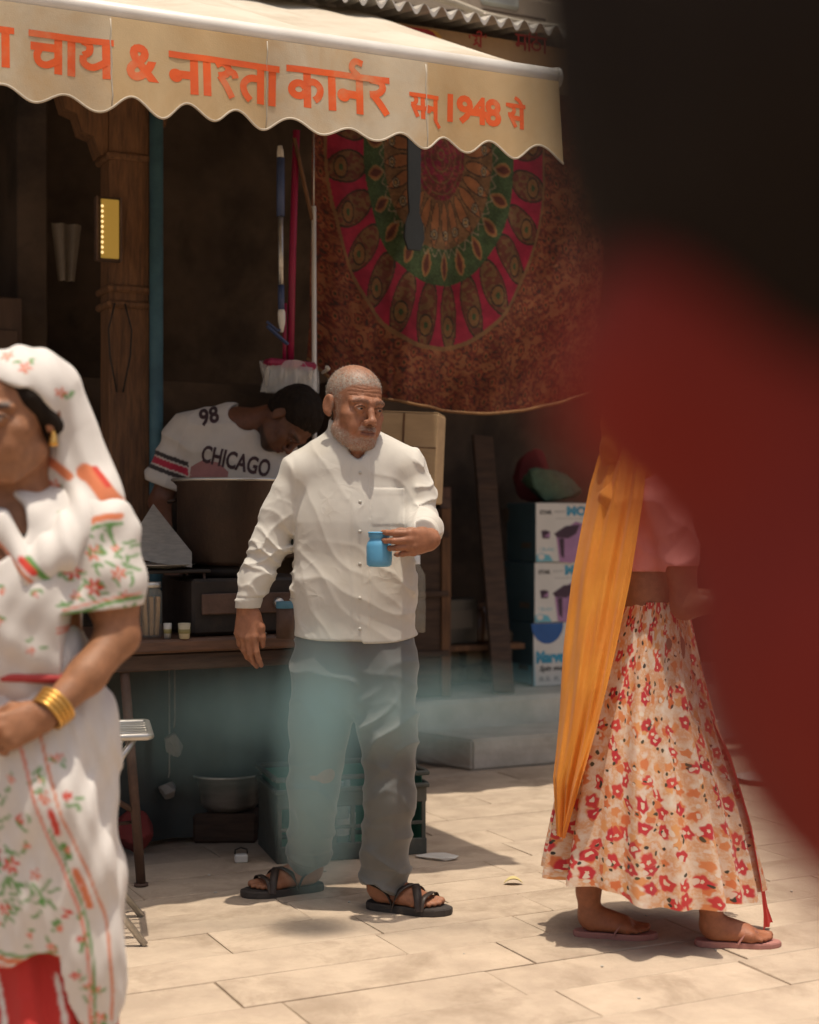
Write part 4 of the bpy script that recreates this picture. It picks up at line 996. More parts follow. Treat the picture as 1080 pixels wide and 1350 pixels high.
# ================================================================== figures: smooth implicit surfaces turned into one skin
_T = np.random.default_rng(77).random((32, 32, 32)).astype(np.float32)
def vnoise(P):
    """smooth value noise 0..1 at points P (N, 3)"""
    i = np.floor(P).astype(np.int64); f = (P-i).astype(np.float32); f = f*f*(3-2*f); i &= 31; j = (i+1) & 31
    x0, y0, z0 = i.T; x1, y1, z1 = j.T; fx, fy, fz = f.T
    def L(a, b, t): return a+(b-a)*t
    return L(L(L(_T[x0, y0, z0], _T[x1, y0, z0], fx), L(_T[x0, y1, z0], _T[x1, y1, z0], fx), fy),
             L(L(_T[x0, y0, z1], _T[x1, y0, z1], fx), L(_T[x0, y1, z1], _T[x1, y1, z1], fx), fy), fz)
def fbm(P, n=3):
    s = 0; a = 0.5
    for k in range(n): s = s+a*vnoise(P*(2**k)+7.3*k); a *= 0.5
    return s/(1-0.5**n)
def sst(a, b, x): t = np.clip((x-a)/(b-a), 0, 1); return t*t*(3-2*t)
def V3(*a): return np.array(a, dtype=np.float64)
def rotm(yaw=0, pitch=0, roll=0):
    """head/hand frame: yaw about z, then pitch (nod, + = face down), then roll"""
    return np.array(Matrix.Rotation(R(yaw), 3, 'Z') @ Matrix.Rotation(R(pitch), 3, 'X') @ Matrix.Rotation(R(roll), 3, 'Y'))
class Fig:
    def __init__(s): s.p = []; s.cuts = []; s.disps = []; s.Rm = np.eye(3); s.t = np.zeros(3); s.sc = 1.0
    def frame(s, t=(0, 0, 0), Rm=None, sc=1.0): s.t = np.array(t, float); s.Rm = np.eye(3) if Rm is None else Rm; s.sc = sc; return s
    def W(s, p): return s.Rm @ (np.array(p, float)*s.sc)+s.t
    def cone(s, a, b, ra, rb, k=0.01, op='u', sq=None):
        if sq is not None: n = s.Rm @ np.array(sq[0], float); sq = (n/np.linalg.norm(n), sq[1])
        s.p.append(('c', s.W(a), s.W(b), ra*s.sc, rb*s.sc, k*s.sc, op, sq)); return s
    def ell(s, c, r, rot=None, k=0.01, op='u'):
        Rr = s.Rm if rot is None else s.Rm @ rot
        if isinstance(r, (int, float)): r = (r, r, r)
        s.p.append(('e', s.W(c), np.array(r, float)*s.sc, Rr, None, k*s.sc, op, None)); return s
    def chain(s, pts, rs, k=0.01, op='u', sq=None):
        for i in range(len(pts)-1): s.cone(pts[i], pts[i+1], rs[i], rs[i+1], k, op, sq)
        return s
    def bbox(s):
        lo = np.full(3, 1e9); hi = -lo
        for q in s.p:
            if q[6] != 'u': continue
            if q[0] == 'c':
                r = max(q[3], q[4])*(max(1, q[7][1]) if q[7] else 1)
                lo = np.minimum(lo, np.minimum(q[1], q[2])-r); hi = np.maximum(hi, np.maximum(q[1], q[2])+r)
            else: r = q[2].max(); lo = np.minimum(lo, q[1]-r); hi = np.maximum(hi, q[1]+r)
        return lo, hi
    def mesh(s, h, lo=None, hi=None):
        l0, h0 = s.bbox()
        lo = l0-0.02 if lo is None else np.maximum(np.array(lo, float), l0-0.02)
        hi = h0+0.02 if hi is None else np.minimum(np.array(hi, float), h0+0.02)
        n = np.maximum(((hi-lo)/h).astype(int)+2, 4)
        ax = [lo[i]+h*np.arange(n[i]) for i in range(3)]
        f = np.full(n, 0.06, dtype=np.float32)
        for q in s.p:
            k = max(q[5], 1e-4); mg = k+3*h
            if q[0] == 'c':
                r = max(q[3], q[4])*(max(1, q[7][1]) if q[7] else 1); pl = np.minimum(q[1], q[2])-r-mg; ph = np.maximum(q[1], q[2])+r+mg
            else: r = q[2].max(); pl = q[1]-r-mg; ph = q[1]+r+mg
            sl = []
            for i in range(3):
                a0 = int(np.clip(math.floor((pl[i]-lo[i])/h), 0, n[i])); a1 = int(np.clip(math.ceil((ph[i]-lo[i])/h)+1, 0, n[i])); sl.append(slice(a0, a1))
            if any(x.stop <= x.start for x in sl): continue
            X = ax[0][sl[0]][:, None, None].astype(np.float32); Y = ax[1][sl[1]][None, :, None].astype(np.float32); Z = ax[2][sl[2]][None, None, :].astype(np.float32)
            if q[0] == 'c':
                a, b = q[1], q[2]; ba = b-a; L2 = float(ba @ ba)+1e-12
                px, py, pz = X-a[0], Y-a[1], Z-a[2]
                t = np.clip((px*ba[0]+py*ba[1]+pz*ba[2])/L2, 0, 1)
                qx, qy, qz = px-t*ba[0], py-t*ba[1], pz-t*ba[2]
                if q[7]:
                    nn, fc = q[7]; dn = (qx*nn[0]+qy*nn[1]+qz*nn[2])*(1/fc-1); qx = qx+dn*nn[0]; qy = qy+dn*nn[1]; qz = qz+dn*nn[2]
                d = np.sqrt(qx*qx+qy*qy+qz*qz)-(q[3]+t*(q[4]-q[3]))
                if q[7]: d = d*min(1.0, 0.5+0.5*q[7][1])
            else:
                c, rr_, Rr = q[1], q[2], q[3]; px, py, pz = X-c[0], Y-c[1], Z-c[2]
                l = [px*Rr[0, j]+py*Rr[1, j]+pz*Rr[2, j] for j in range(3)]
                k0 = np.sqrt(sum((l[j]/rr_[j])**2 for j in range(3))); k1 = np.sqrt(sum((l[j]/rr_[j]**2)**2 for j in range(3)))+1e-9
                d = k0*(k0-1)/k1
            cur = f[tuple(sl)]
            if q[6] == 'u':
                hh = np.maximum(k-np.abs(cur-d), 0)/k; f[tuple(sl)] = np.minimum(cur, d)-hh*hh*k*0.25
            else:
                d = -d; hh = np.maximum(k-np.abs(cur-d), 0)/k; f[tuple(sl)] = np.maximum(cur, d)+hh*hh*k*0.25
        if s.disps or s.cuts:
            I = np.nonzero(np.abs(f) < 0.022)
            P = np.stack([ax[j][I[j]] for j in range(3)], -1)
            v = f[I]
            for dfn in s.disps: v = v+dfn(P).astype(np.float32)
            f[I] = v
            for cfn in s.cuts:
                I2 = np.nonzero(f < 0.05); P2 = np.stack([ax[j][I2[j]] for j in range(3)], -1); f[I2] = np.maximum(f[I2], cfn(P2).astype(np.float32))
        return nets(f, lo, h)
def nets(f, lo, h):
    ins = f < 0
    c = ins.astype(np.int8)
    s = c[:-1]+c[1:]; s = s[:, :-1]+s[:, 1:]; s = s[:, :, :-1]+s[:, :, 1:]
    I = np.nonzero((s > 0) & (s < 8)); N = len(I[0])
    idx = np.full(s.shape, -1, dtype=np.int32); idx[I] = np.arange(N, dtype=np.int32)
    co = [(i, j, k) for i in (0, 1) for j in (0, 1) for k in (0, 1)]
    val = np.stack([f[I[0]+a, I[1]+b, I[2]+d] for a, b, d in co], -1)
    acc = np.zeros((N, 3)); cnt = np.zeros(N)
    for e0 in range(8):
        for e1 in range(e0+1, 8):
            df = [abs(co[e0][j]-co[e1][j]) for j in range(3)]
            if sum(df) != 1: continue
            a, b = val[:, e0], val[:, e1]; m = (a < 0) != (b < 0)
            t = np.where(m, a/np.where(np.abs(a-b) < 1e-12, 1, a-b), 0)[:, None]
            p = np.array(co[e0])+t*(np.array(co[e1])-np.array(co[e0])); acc[m] += p[m]; cnt[m] += 1
    V = (acc/np.maximum(cnt, 1)[:, None]+np.stack(I, -1))*h+lo
    Fs = []
    for ax_ in range(3):
        o1, o2 = (ax_+1) % 3, (ax_+2) % 3
        A = [slice(None)]*3; B = [slice(None)]*3; A[ax_] = slice(0, -1); B[ax_] = slice(1, None)
        E = ins[tuple(A)] != ins[tuple(B)]
        e = np.stack(np.nonzero(E), -1)
        ok = (e[:, o1] > 0) & (e[:, o2] > 0) & (e[:, o1] < s.shape[o1]) & (e[:, o2] < s.shape[o2]); e = e[ok]
        d1 = np.zeros(3, int); d1[o1] = 1; d2 = np.zeros(3, int); d2[o2] = 1
        g = lambda q: idx[q[:, 0], q[:, 1], q[:, 2]]
        quad = np.stack([g(e-d1-d2), g(e-d2), g(e), g(e-d1)], -1)
        flip = ~ins[tuple(e.T)]
        quad[flip] = quad[flip][:, ::-1]; Fs.append(quad)
    Fq = np.concatenate(Fs); Fq = Fq[(Fq >= 0).all(1)]
    return V, Fq
def joinm(*ms):
    V = []; Fq = []; o = 0
    for v, f in ms: V.append(v); Fq.append(f+o); o += len(v)
    return np.concatenate(V), np.concatenate(Fq)
def sheet(fn, nu, nv):
    """cloth sheet with uv: fn(u, v) arrays -> (N, 3)"""
    U, Vv = np.meshgrid(np.linspace(0, 1, nu), np.linspace(0, 1, nv)); P = fn(U.ravel(), Vv.ravel())
    idx = np.arange(nu*nv).reshape(nv, nu)
    f = np.stack([idx[:-1, :-1], idx[:-1, 1:], idx[1:, 1:], idx[1:, :-1]], -1).reshape(-1, 4)
    return P, f, np.stack([U.ravel(), Vv.ravel()], -1)
def fpart(name, vf, mat, root, tint=None, uv=None):
    V, f = vf; o = np.array(root.location)
    return link(name, np_mesh(name, V-o, f, True, tint, uv), mat, root)

# ---- anatomy ---------------------------------------------------------------
def head(fg, c, Rm, s, fem=False, mouth=True):
    """eye level at c; x right, y back, z up; face towards -y"""
    fg.frame(c, Rm, s)
    fg.ell((0, 0.012, 0.038), (0.075, 0.097, 0.080), k=0.01)
    fg.ell((0, -0.028, -0.030), (0.062, 0.064, 0.084), k=0.03)
    fg.ell((0, -0.036, -0.076), (0.050 if not fem else 0.046, 0.050, 0.040), k=0.03)
    fg.ell((0, -0.074, -0.104), (0.022, 0.017, 0.016), k=0.025)
    for x in (-1, 1):
        fg.ell((x*0.046, -0.060, -0.026), (0.019, 0.019, 0.016), k=0.025)
        fg.ell((x*0.034, -0.072, -0.058), (0.020, 0.018, 0.022), k=0.02)
        fg.cone((x*0.050, -0.010, -0.075), (x*0.028, -0.066, -0.105), 0.018, 0.016, 0.03)
        fg.ell((x*0.031, -0.103, -0.001), (0.019, 0.016, 0.0125), k=0.014, op='s')
    fg.chain([(-0.050, -0.072, 0.016), (-0.025, -0.087, 0.020), (0, -0.089, 0.015), (0.025, -0.087, 0.020), (0.050, -0.072, 0.016)], [0.008]*5 if not fem else [0.006]*5, 0.014)
    for x in (-1, 1):
        fg.ell((x*0.031, -0.0792, -0.001), 0.0132, k=0.002)
        fg.chain([(x*0.0165, -0.0865, -0.001), (x*0.024, -0.0915, 0.0050), (x*0.033, -0.0920, 0.0060), (x*0.045, -0.0825, 0.000)], [0.0030, 0.0036, 0.0036, 0.003], 0.005)
        fg.chain([(x*0.0175, -0.0860, -0.0035), (x*0.026, -0.0890, -0.0095), (x*0.036, -0.0875, -0.0095), (x*0.044, -0.0815, -0.0035)], [0.0026, 0.0034, 0.0034, 0.0026], 0.006)
    fg.chain([(0, -0.088, 0.010), (0, -0.098, -0.010), (0, -0.113, -0.034)], [0.0075, 0.0085, 0.0115], 0.010)
    fg.ell((0, -0.114, -0.037), (0.0125, 0.0115, 0.011), k=0.006)
    for x in (-1, 1):
        fg.ell((x*0.0145, -0.103, -0.041), (0.0085, 0.011, 0.0085), k=0.007)
        fg.ell((x*0.0075, -0.112, -0.0475), (0.0038, 0.005, 0.004), k=0.003, op='s')
    fg.ell((0, -0.084, -0.068), (0.028, 0.019, 0.020), k=0.014)
    fg.chain([(-0.024, -0.091, -0.0665), (-0.009, -0.1015, -0.0625), (0, -0.1015, -0.0640), (0.009, -0.1015, -0.0625), (0.024, -0.091, -0.0665)], [0.0028, 0.0048, 0.0046, 0.0048, 0.0028], 0.005)
    fg.chain([(-0.021, -0.0905, -0.0725), (0, -0.1005, -0.0755), (0.021, -0.0905, -0.0725)], [0.003, 0.0058, 0.003], 0.005)
    fg.chain([(-0.026, -0.0935, -0.0690), (0, -0.1070, -0.0690), (0.026, -0.0935, -0.0690)], [0.0013]*3, 0.003, 's')
    for x in (-1, 1):
        er = np.array(Matrix.Rotation(R(-x*22), 3, 'Z'))
        fg.ell((x*0.081, 0.012, -0.006), (0.0075, 0.019, 0.031), er, 0.006)
        fg.ell((x*0.078, 0.004, -0.030), (0.006, 0.009, 0.011), er, 0.006)
        fg.ell((x*0.0905, 0.011, -0.003), (0.006, 0.011, 0.020), er, 0.005, 's')
    fg.frame()
    return fg
def head_local(P, c, Rm, s): return ((P-np.array(c)) @ Rm)/s
def skin_tint(P, base, seed=0.0, var=0.10):
    n = fbm(P*22+seed, 3)-0.5; c = np.array(base)[None]*(1+2*var*n)[:, None]
    c[:, 0] *= 1+0.15*(fbm(P*9+3+seed, 2)-0.5); return c
def face_tint(C, P, c, Rm, s, lip=(0.16, 0.055, 0.04), brow=(0.02, 0.015, 0.012), brow_w=0.85, gaze=(0, 0), kohl=0.0018):
    l = head_local(P, c, Rm, s); x, y, z = l.T; ax_ = np.abs(x)
    fr = y < -0.055
    def mix(m, col): m = np.clip(m, 0, 1)[:, None]; C[:] = C*(1-m)+np.array(col)[None]*m
    mix(0.75*fr*(sst(0.028, 0.020, ax_))*sst(0.0115, 0.0065, np.abs(z+0.0695))*(y < -0.088), lip)
    bz = 0.021+0.10*(ax_-0.03)-9*(ax_-0.032)**2
    mix(brow_w*fr*sst(0.0085, 0.0045, np.abs(z-bz))*sst(0.008, 0.014, ax_)*sst(0.056, 0.048, ax_)*(0.6+0.5*vnoise(P*420)), brow)
    for sx in (-1, 1):
        e = np.array((sx*0.031, -0.0792, -0.001)); d = l-e; rd = np.linalg.norm(d, axis=1)
        eye = (rd < 0.0144) & (d[:, 1] < -0.003) & (np.abs(d[:, 2]) < 0.0062)
        C[eye] = (0.44, 0.39, 0.34)
        g = np.hypot(d[:, 0]-gaze[0], d[:, 2]-gaze[1]); C[eye & (g < 0.0066)] = (0.012, 0.008, 0.006)
        lash = (np.abs(d[:, 2]-0.0062+22*d[:, 0]**2) < kohl) & (np.abs(d[:, 0]) < 0.015) & (d[:, 1] < 0); mix(0.8*lash, (0.02, 0.012, 0.01))
    nost = (np.hypot(ax_-0.0075, z+0.0475) < 0.0042) & (y < -0.10); mix(0.7*nost, (0.03, 0.012, 0.01))
    return C
def hand(fg, wrist, d, n, s, curls, thumb=None, size=1.0, k=0.006, wrist_r=0.027, nails=None):
    """d along the fingers, n out of the palm, s to the thumb side; curls: per finger (base, middle, tip) degrees"""
    d = np.array(d, float); d /= np.linalg.norm(d); n = np.array(n, float); n -= d*(n @ d); n /= np.linalg.norm(n)
    s_ = np.array(s, float); s_ -= d*(s_ @ d)+n*(s_ @ n); s_ /= np.linalg.norm(s_)
    wr = np.array(wrist, float); z = size
    kn = [(0.086, 0.029), (0.090, 0.0095), (0.085, -0.010), (0.076, -0.028)]
    ln = [(0.043, 0.026, 0.020), (0.047, 0.030, 0.021), (0.043, 0.028, 0.021), (0.034, 0.021, 0.019)]
    tips = []
    for i in range(4):
        b = wr+d*0.012*z+s_*kn[i][1]*0.62*z; kk = wr+d*kn[i][0]*z+s_*kn[i][1]*z - n*0.004*z*(1 if i in (1, 2) else 0)
        fg.cone(b, kk, 0.0155*z, 0.0118*z, 0.012*z)
        a = 0; p = kk
        sp = (1.5-i)*R(3.0)
        for j in range(3):
            a += R(curls[i][j]); dr = (d*math.cos(a)+n*math.sin(a)); dr = dr*math.cos(sp)+s_*math.sin(sp)
            r0 = (0.0102, 0.0092, 0.0082)[j]*z*(0.88 if i == 3 else 1); r1 = (0.0092, 0.0082, 0.0070)[j]*z*(0.88 if i == 3 else 1)
            q = p+dr*ln[i][j]*z; fg.cone(p, q, r0, r1, 0.004*z if j else 0.007*z); p = q
        tips.append(p)
    fg.ell(wr+d*0.045*z+n*0.006*z, (0.030*z, 0.030*z, 0.017*z), np.stack([s_, d, n], 1), 0.012*z)
    fg.ell(wr+d*0.035*z+s_*0.026*z+n*0.010*z, (0.015*z, 0.027*z, 0.015*z), np.stack([s_, d, n], 1), 0.012*z)
    tb = wr+d*0.022*z+s_*0.024*z+n*0.006*z
    t1, t2, t3 = thumb if thumb is not None else ((0.55, 0.75, 0.25), (0.85, 0.45, 0.2), (0.95, 0.2, 0.2))
    p = tb
    for (u, L, ra, rb) in ((t1, 0.040, 0.014, 0.0112), (t2, 0.030, 0.0108, 0.0098), (t3, 0.025, 0.0096, 0.0078)):
        dr = d*u[0]+s_*u[1]+n*u[2]; dr /= np.linalg.norm(dr); q = p+dr*L*z; fg.cone(p, q, ra*z, rb*z, 0.008*z); p = q
    tips.append(p)
    return tips
def foot(fg, heel, fwd, L=0.25, z0=0.0, side=1):
    """bare foot, sole at height z0; side = +1 when the big toe lies to the left of the walking direction"""
    f = np.array((fwd[0], fwd[1], 0.0)); f /= np.linalg.norm(f); l = np.array((-f[1], f[0], 0))*side; u = V3(0, 0, 1); s = L/0.25
    o = np.array(heel, float); o[2] = z0
    P = lambda a, b, c: o+(f*a+l*b+u*c)*s
    fg.ell(P(0.032, 0, 0.034), (0.031*s,)*3, k=0.02)
    fg.cone(P(0.035, 0, 0.060), P(0.15, 0.004, 0.030), 0.034*s, 0.026*s, 0.02)
    fg.cone(P(0.05, -0.012, 0.022), P(0.16, -0.026, 0.018), 0.022*s, 0.018*s, 0.02)
    fg.cone(P(0.12, 0.024, 0.024), P(0.175, 0.026, 0.018), 0.022*s, 0.018*s, 0.018)
    fg.cone(P(0.16, 0.02, 0.018), P(0.165, -0.028, 0.016), 0.018*s, 0.016*s, 0.015)
    for i, (a0, b0, a1, b1, r) in enumerate(((0.185, 0.028, 0.232, 0.026, 0.0130), (0.185, 0.008, 0.232, 0.007, 0.0092), (0.180, -0.007, 0.222, -0.008, 0.0088), (0.172, -0.020, 0.210, -0.022, 0.0084), (0.162, -0.032, 0.196, -0.036, 0.0082))):
        fg.cone(P(a0, b0, 0.017), P(a1, b1, r/1.0+0.001), r*1.05*s, r*0.92*s, 0.004)
    fg.cone(P(0.036, 0, 0.055), P(0.030, 0, 0.15), 0.033*s, 0.034*s, 0.02)
    return fg
def sandal(root, heel, fwd, L, z, m_sole, m_strap, straps, side=1, th=0.022, wide=1.0):
    f = Vector((fwd[0], fwd[1], 0)).normalized(); l = Vector((-f.y, f.x, 0))*side; s = L/0.25; rl = Vector(root.location)
    o = Vector(heel); o.z = z
    P = lambda a, b, c=0: o+f*a*s+l*b*s*wide+Vector((0, 0, c))*s-rl
    out = [(-0.006, 0), (0.0, 0.022), (0.02, 0.033), (0.06, 0.032), (0.10, 0.033), (0.15, 0.044), (0.19, 0.046), (0.225, 0.040), (0.248, 0.022), (0.25, 0.004), (0.24, -0.016), (0.215, -0.036), (0.18, -0.046), (0.14, -0.043), (0.09, -0.036), (0.04, -0.034), (0.015, -0.030), (0.0, -0.02)]
    def ring(sc, dz, zz): return [P(0.122+(a-0.122)*sc, b*sc, zz) for a, b in out]
    mb = MB(); n = len(out); R1 = ring(0.985, 0, 0.0); R2 = ring(1.0, 0, 0.005); R3 = ring(1.0, 0, th-0.004); R4 = ring(0.975, 0, th)
    vs = R1+R2+R3+R4; fs = [tuple(range(n))[::-1], tuple(range(3*n, 4*n))]
    for q in range(3):
        for i in range(n): j = (i+1) % n; fs.append((q*n+i, q*n+j, (q+1)*n+j, (q+1)*n+i))
    if side < 0: fs = [f_[::-1] for f_ in fs]
    mb.add(vs, fs); so = mb.build('sandal', m_sole, root)
    for pts, wd, ht in straps:
        c = [P(a, b, th+h_) for a, b, h_ in cr3(pts)]
        k = MB(); vs = []
        for i, p in enumerate(c):
            t = (c[min(i+1, len(c)-1)]-c[max(i-1, 0)]).normalized(); up = Vector((0, 0, 1)); bn = t.cross(up)
            bn = f if bn.length < 0.2 else bn.normalized(); nn = bn.cross(t).normalized()
            vs += [p+bn*wd/2-nn*ht, p+bn*wd/2+nn*ht, p-bn*wd/2+nn*ht, p-bn*wd/2-nn*ht]
        fs = []
        for i in range(len(c)-1):
            for q in range(4): fs.append((i*4+q, i*4+(q+1) % 4, (i+1)*4+(q+1) % 4, (i+1)*4+q))
        k.add(vs, fs, True); k.build('strap', m_strap, so)
    return so
def cr3(pts, n=6):
    out = []
    for i in range(len(pts)-1):
        p0 = pts[max(i-1, 0)]; p1 = pts[i]; p2 = pts[i+1]; p3 = pts[min(i+2, len(pts)-1)]
        for k in range(n):
            t = k/n; out.append(tuple(0.5*((2*p1[j])+(-p0[j]+p2[j])*t+(2*p0[j]-5*p1[j]+4*p2[j]-p3[j])*t*t+(-p0[j]+3*p1[j]-3*p2[j]+p3[j])*t**3) for j in range(3)))
    out.append(tuple(pts[-1])); return out
def folds(P, dirn, wl, amp, warp=0.5, seed=0.0, sharp=1.6, nscale=9, soft=False):
    """creases running across dirn with wavelength wl"""
    d = np.array(dirn, float); d /= np.linalg.norm(d)
    w = fbm(P*nscale+seed, 2)-0.5
    t = (P @ d)/wl+w*warp*4+seed
    r = 0.5-0.5*np.cos(t*2*math.pi) if soft else 1-np.abs(((t) % 1.0)*2-1)
    return -amp*(r**sharp)*(0.35+0.9*vnoise(P*7+seed*3.1))
m_skin = MA('brown_skin', rough=0.5, bump=0.30, bscale=260, var=0.16, vscale=55, spec=0.35, sss=0.06)
# ================================================================== the man in the white shirt
DM = 4.66
def mp(px, py, dy=0.0): p = at(px, py, DM); return np.array((p.x, p.y+dy, p.z))
man = thing('person', 'grey-bearded man in white collarless shirt and grey trousers holding a blue mug', 'person', (mp(470, 1200)[0], DM+0.06, GZ), 0)
hc, hR, hs = mp(467, 535, -0.01), rotm(33, 9, 4), 1.045
fg = Fig(); head(fg, hc, hR, hs)
fg.frame()
nk0, nk1 = mp(462, 562, 0.035), mp(460, 606, 0.045)
fg.cone(nk0, nk1, 0.058, 0.064, 0.03); fg.cone(mp(478, 580, -0.02), mp(466, 612, -0.035), 0.020, 0.022, 0.03)
fg.cone(nk1, mp(464, 640, 0.03), 0.075, 0.10, 0.04, sq=((0, 1, 0), 0.85))
# face lines: folds beside nose and mouth, brow creases, bags under the eyes
def lines(P):
    x, y, z = head_local(P, hc, hR, hs).T; ax_ = np.abs(x); fr = (y < -0.05)
    d = 0
    nl = np.abs(ax_-(0.020+0.45*(-0.040-z)))*(1) ; d = d+0.0022*sst(0.005, 0.0, nl)*(z < -0.036)*(z > -0.078)*fr
    d = d+0.0010*(np.sin(z*560+6*vnoise(P*30)) > 0.55)*(z > 0.030)*(z < 0.062)*fr
    d = d+0.0016*sst(0.003, 0, np.abs(ax_-0.006))*(z > 0.008)*(z < 0.028)*fr
    bag = np.hypot((ax_-0.031)/0.017, (z+0.019)/0.005); d = d-0.0016*sst(1.2, 0.3, bag)*fr
    return d*hs
fg.disps.append(lines)
mh = fg.mesh(0.0026, lo=(-9, 0, mp(0, 640)[2]))
g2 = Fig()
wl = mp(326, 800, 0.0)      # right wrist, hanging
g2.cone(mp(331, 770, 0.005), wl, 0.031, 0.0265, 0.01)
hand(g2, wl, (-0.03, -0.10, -1), (0.45, 0.88, -0.1), (0.9, -0.45, 0), [(10, 16, 12), (16, 22, 16), (20, 26, 18), (24, 28, 18)], ((0.80, 0.38, 0.18), (0.97, 0.05, 0.2), (0.97, -0.05, 0.25)), 1.06)
wl2 = mp(568, 710, -0.200)  # left wrist, carrying the mug
MUGC = at(500, 747, 4.445)
g2.cone(mp(562, 700, -0.10), wl2, 0.032, 0.027, 0.01)
hand(g2, wl2, (-0.72, -0.68, -0.10), (-0.68, 0.72, 0.0), (-0.05, 0.0, 1), [(38, 34, 22), (40, 38, 24), (42, 42, 26), (44, 46, 28)], ((0.70, 0.15, 0.72), (0.75, 0.10, 0.7), (0.9, 0.0, 0.45)), 1.0)
mhd = g2.mesh(0.0026)
g3 = Fig()
FA, FB = gnd(424, 1172, GZ), gnd(486, 1196, GZ)
dA, dB = (-0.90, -0.42), (0.93, -0.37)
foot(g3, (FA.x, FA.y, 0), dA, 0.25, GZ+0.022, -1); foot(g3, (FB.x, FB.y, 0), dB, 0.25, GZ+0.022, 1)
mft = g3.mesh(0.0035)
g4 = Fig()   # the rest of the body, under the clothes
g4.chain([mp(464, 640, 0.03), mp(466, 740, 0.03), mp(468, 860, 0.03)], [0.12, 0.12, 0.13], 0.05, sq=((0, 1, 0), 0.65))
for pts in ([mp(395, 630, 0.03), mp(352, 715, 0.03), mp(329, 780, 0.01)], [mp(536, 626, 0.03), mp(555, 690, 0.0), mp(559, 700, -0.12)]): g4.chain(pts, [0.036, 0.036, 0.03], 0.03)
g4.cone(mp(404, 628, 0.035), mp(528, 622, 0.035), 0.035, 0.035, 0.03)
g4.chain([mp(432, 880, 0.05), mp(418, 1020, 0.06), np.array((FA.x+dA[0]*0.03, FA.y+dA[1]*0.03, 0.16))], [0.08, 0.05, 0.034], 0.03)
g4.chain([mp(508, 880, 0.03), mp(512, 1020, 0.0), np.array((FB.x+dB[0]*0.03, FB.y+dB[1]*0.03, 0.16))], [0.08, 0.05, 0.034], 0.03)
mbd = g4.mesh(0.008)
BV, BF = joinm(mh, mhd, mft, mbd)
C = skin_tint(BV, (0.30, 0.128, 0.070))
face_tint(C, BV, hc, hR, hs, lip=(0.13, 0.05, 0.04), brow=(0.06, 0.05, 0.042), brow_w=0.35, gaze=(0.0045, -0.001))
l = head_local(BV, hc, hR, hs); x, y, z = l.T; isH = np.linalg.norm(BV-hc, axis=1) < 0.19
sp = vnoise(BV*520)*0.6+vnoise(BV*260)*0.4
def mixm(m, col): m = np.clip(m, 0, 1)[:, None]; C[:] = C*(1-m)+np.array(col)[None]*m
hl = np.interp(y, [-0.10, -0.06, -0.02, 0.02, 0.06, 0.10], [0.066, 0.060, 0.028, -0.004, -0.035, -0.055])
ear = (np.abs(x) > 0.0745) & (np.abs(y-0.012) < 0.024) & (np.abs(z+0.006) < 0.036)
hairm = isH*sst(-0.004, 0.010, z-hl)*(1-0.80*sst(0.078, 0.112, z)*sst(0.085, 0.0, y))*(~ear)
mixm(hairm*sst(0.18, 0.62, sp)*0.92, (0.30, 0.265, 0.225))
jaw = isH*(y < 0.004)*sst(-0.078, -0.095, z-0.9*np.clip(np.abs(x)-0.040, 0, 1))*sst(-0.155, -0.135, z)*(z < -0.01)
jaw = jaw*(1-sst(0.036, 0.018, np.hypot(np.abs(x), (z+0.069)*1.9))*(y < -0.06))
sidb = isH*sst(0.056, 0.063, np.abs(x))*(y > -0.055)*(y < -0.004)*(z < 0.03)*(z > -0.075)*0.55*sst(-0.045, -0.025, y)
mous = isH*(y < -0.075)*sst(0.036, 0.026, np.abs(x))*sst(0.0085, 0.0045, np.abs(z+0.056-0.28*np.abs(x)*0-0.0+0.25*np.clip(np.abs(x)-0.012, 0, 1)))*0.75
chn = isH*(y < -0.06)*sst(0.034, 0.022, np.abs(x))*sst(-0.080, -0.087, z)*sst(-0.13, -0.12, z)
bm_ = np.maximum.reduce([jaw, sidb, mous, chn])
neckm = isH*sst(-0.118, -0.135, z); bm_ = bm_*(1-neckm)
mixm(bm_*sst(0.15, 0.7, sp)*0.62, (0.38, 0.34, 0.29))
fpart('body', (BV, BF), m_skin, man, C)
def strands(name, mask, n, L, wdt, cols, seed, down, parent):
    """short separate hairs growing out of the skin where mask is high"""
    r = np.random.default_rng(seed); me = np_mesh('tmp', BV, BF); nr = np.empty(len(BV)*3, dtype=np.float32); me.vertices.foreach_get('normal', nr); nr = nr.reshape(-1, 3); bpy.data.meshes.remove(me)
    pr = np.clip(mask, 0, 1)**1.3; pr = pr/pr.sum(); ids = r.choice(len(BV), n, p=pr)
    p = BV[ids]+r.normal(size=(n, 3))*0.0012; d = nr[ids]*0.8+r.normal(size=(n, 3))*0.35+np.array(down); d /= np.linalg.norm(d, axis=1)[:, None]
    s = np.cross(d, r.normal(size=(n, 3))); s /= np.linalg.norm(s, axis=1)[:, None]; ll = L*r.uniform(0.5, 1.2, n)[:, None]
    V = np.stack([p-s*wdt-d*0.001, p+s*wdt-d*0.001, p+d*ll], 1).reshape(-1, 3); f = np.arange(3*n).reshape(-1, 3)
    t = np.repeat(np.array(cols)[r.integers(0, len(cols), n)], 3, axis=0); o = fpart(name, (V, f), m_strand, parent, t); return o
m_strand = MA('hair_strand', rough=0.6, bump=0, var=0.0)
strands('beard', bm_*isH, 2600, 0.0045, 0.00040, [(0.50, 0.46, 0.40), (0.42, 0.38, 0.33), (0.60, 0.56, 0.50), (0.14, 0.12, 0.10)], 5, (0, -0.1, -0.5), man)
strands('hair', hairm, 5200, 0.0042, 0.00042, [(0.36, 0.33, 0.29), (0.25, 0.22, 0.19), (0.10, 0.085, 0.07), (0.48, 0.45, 0.40)], 6, (0, 0.1, 0.0), man)
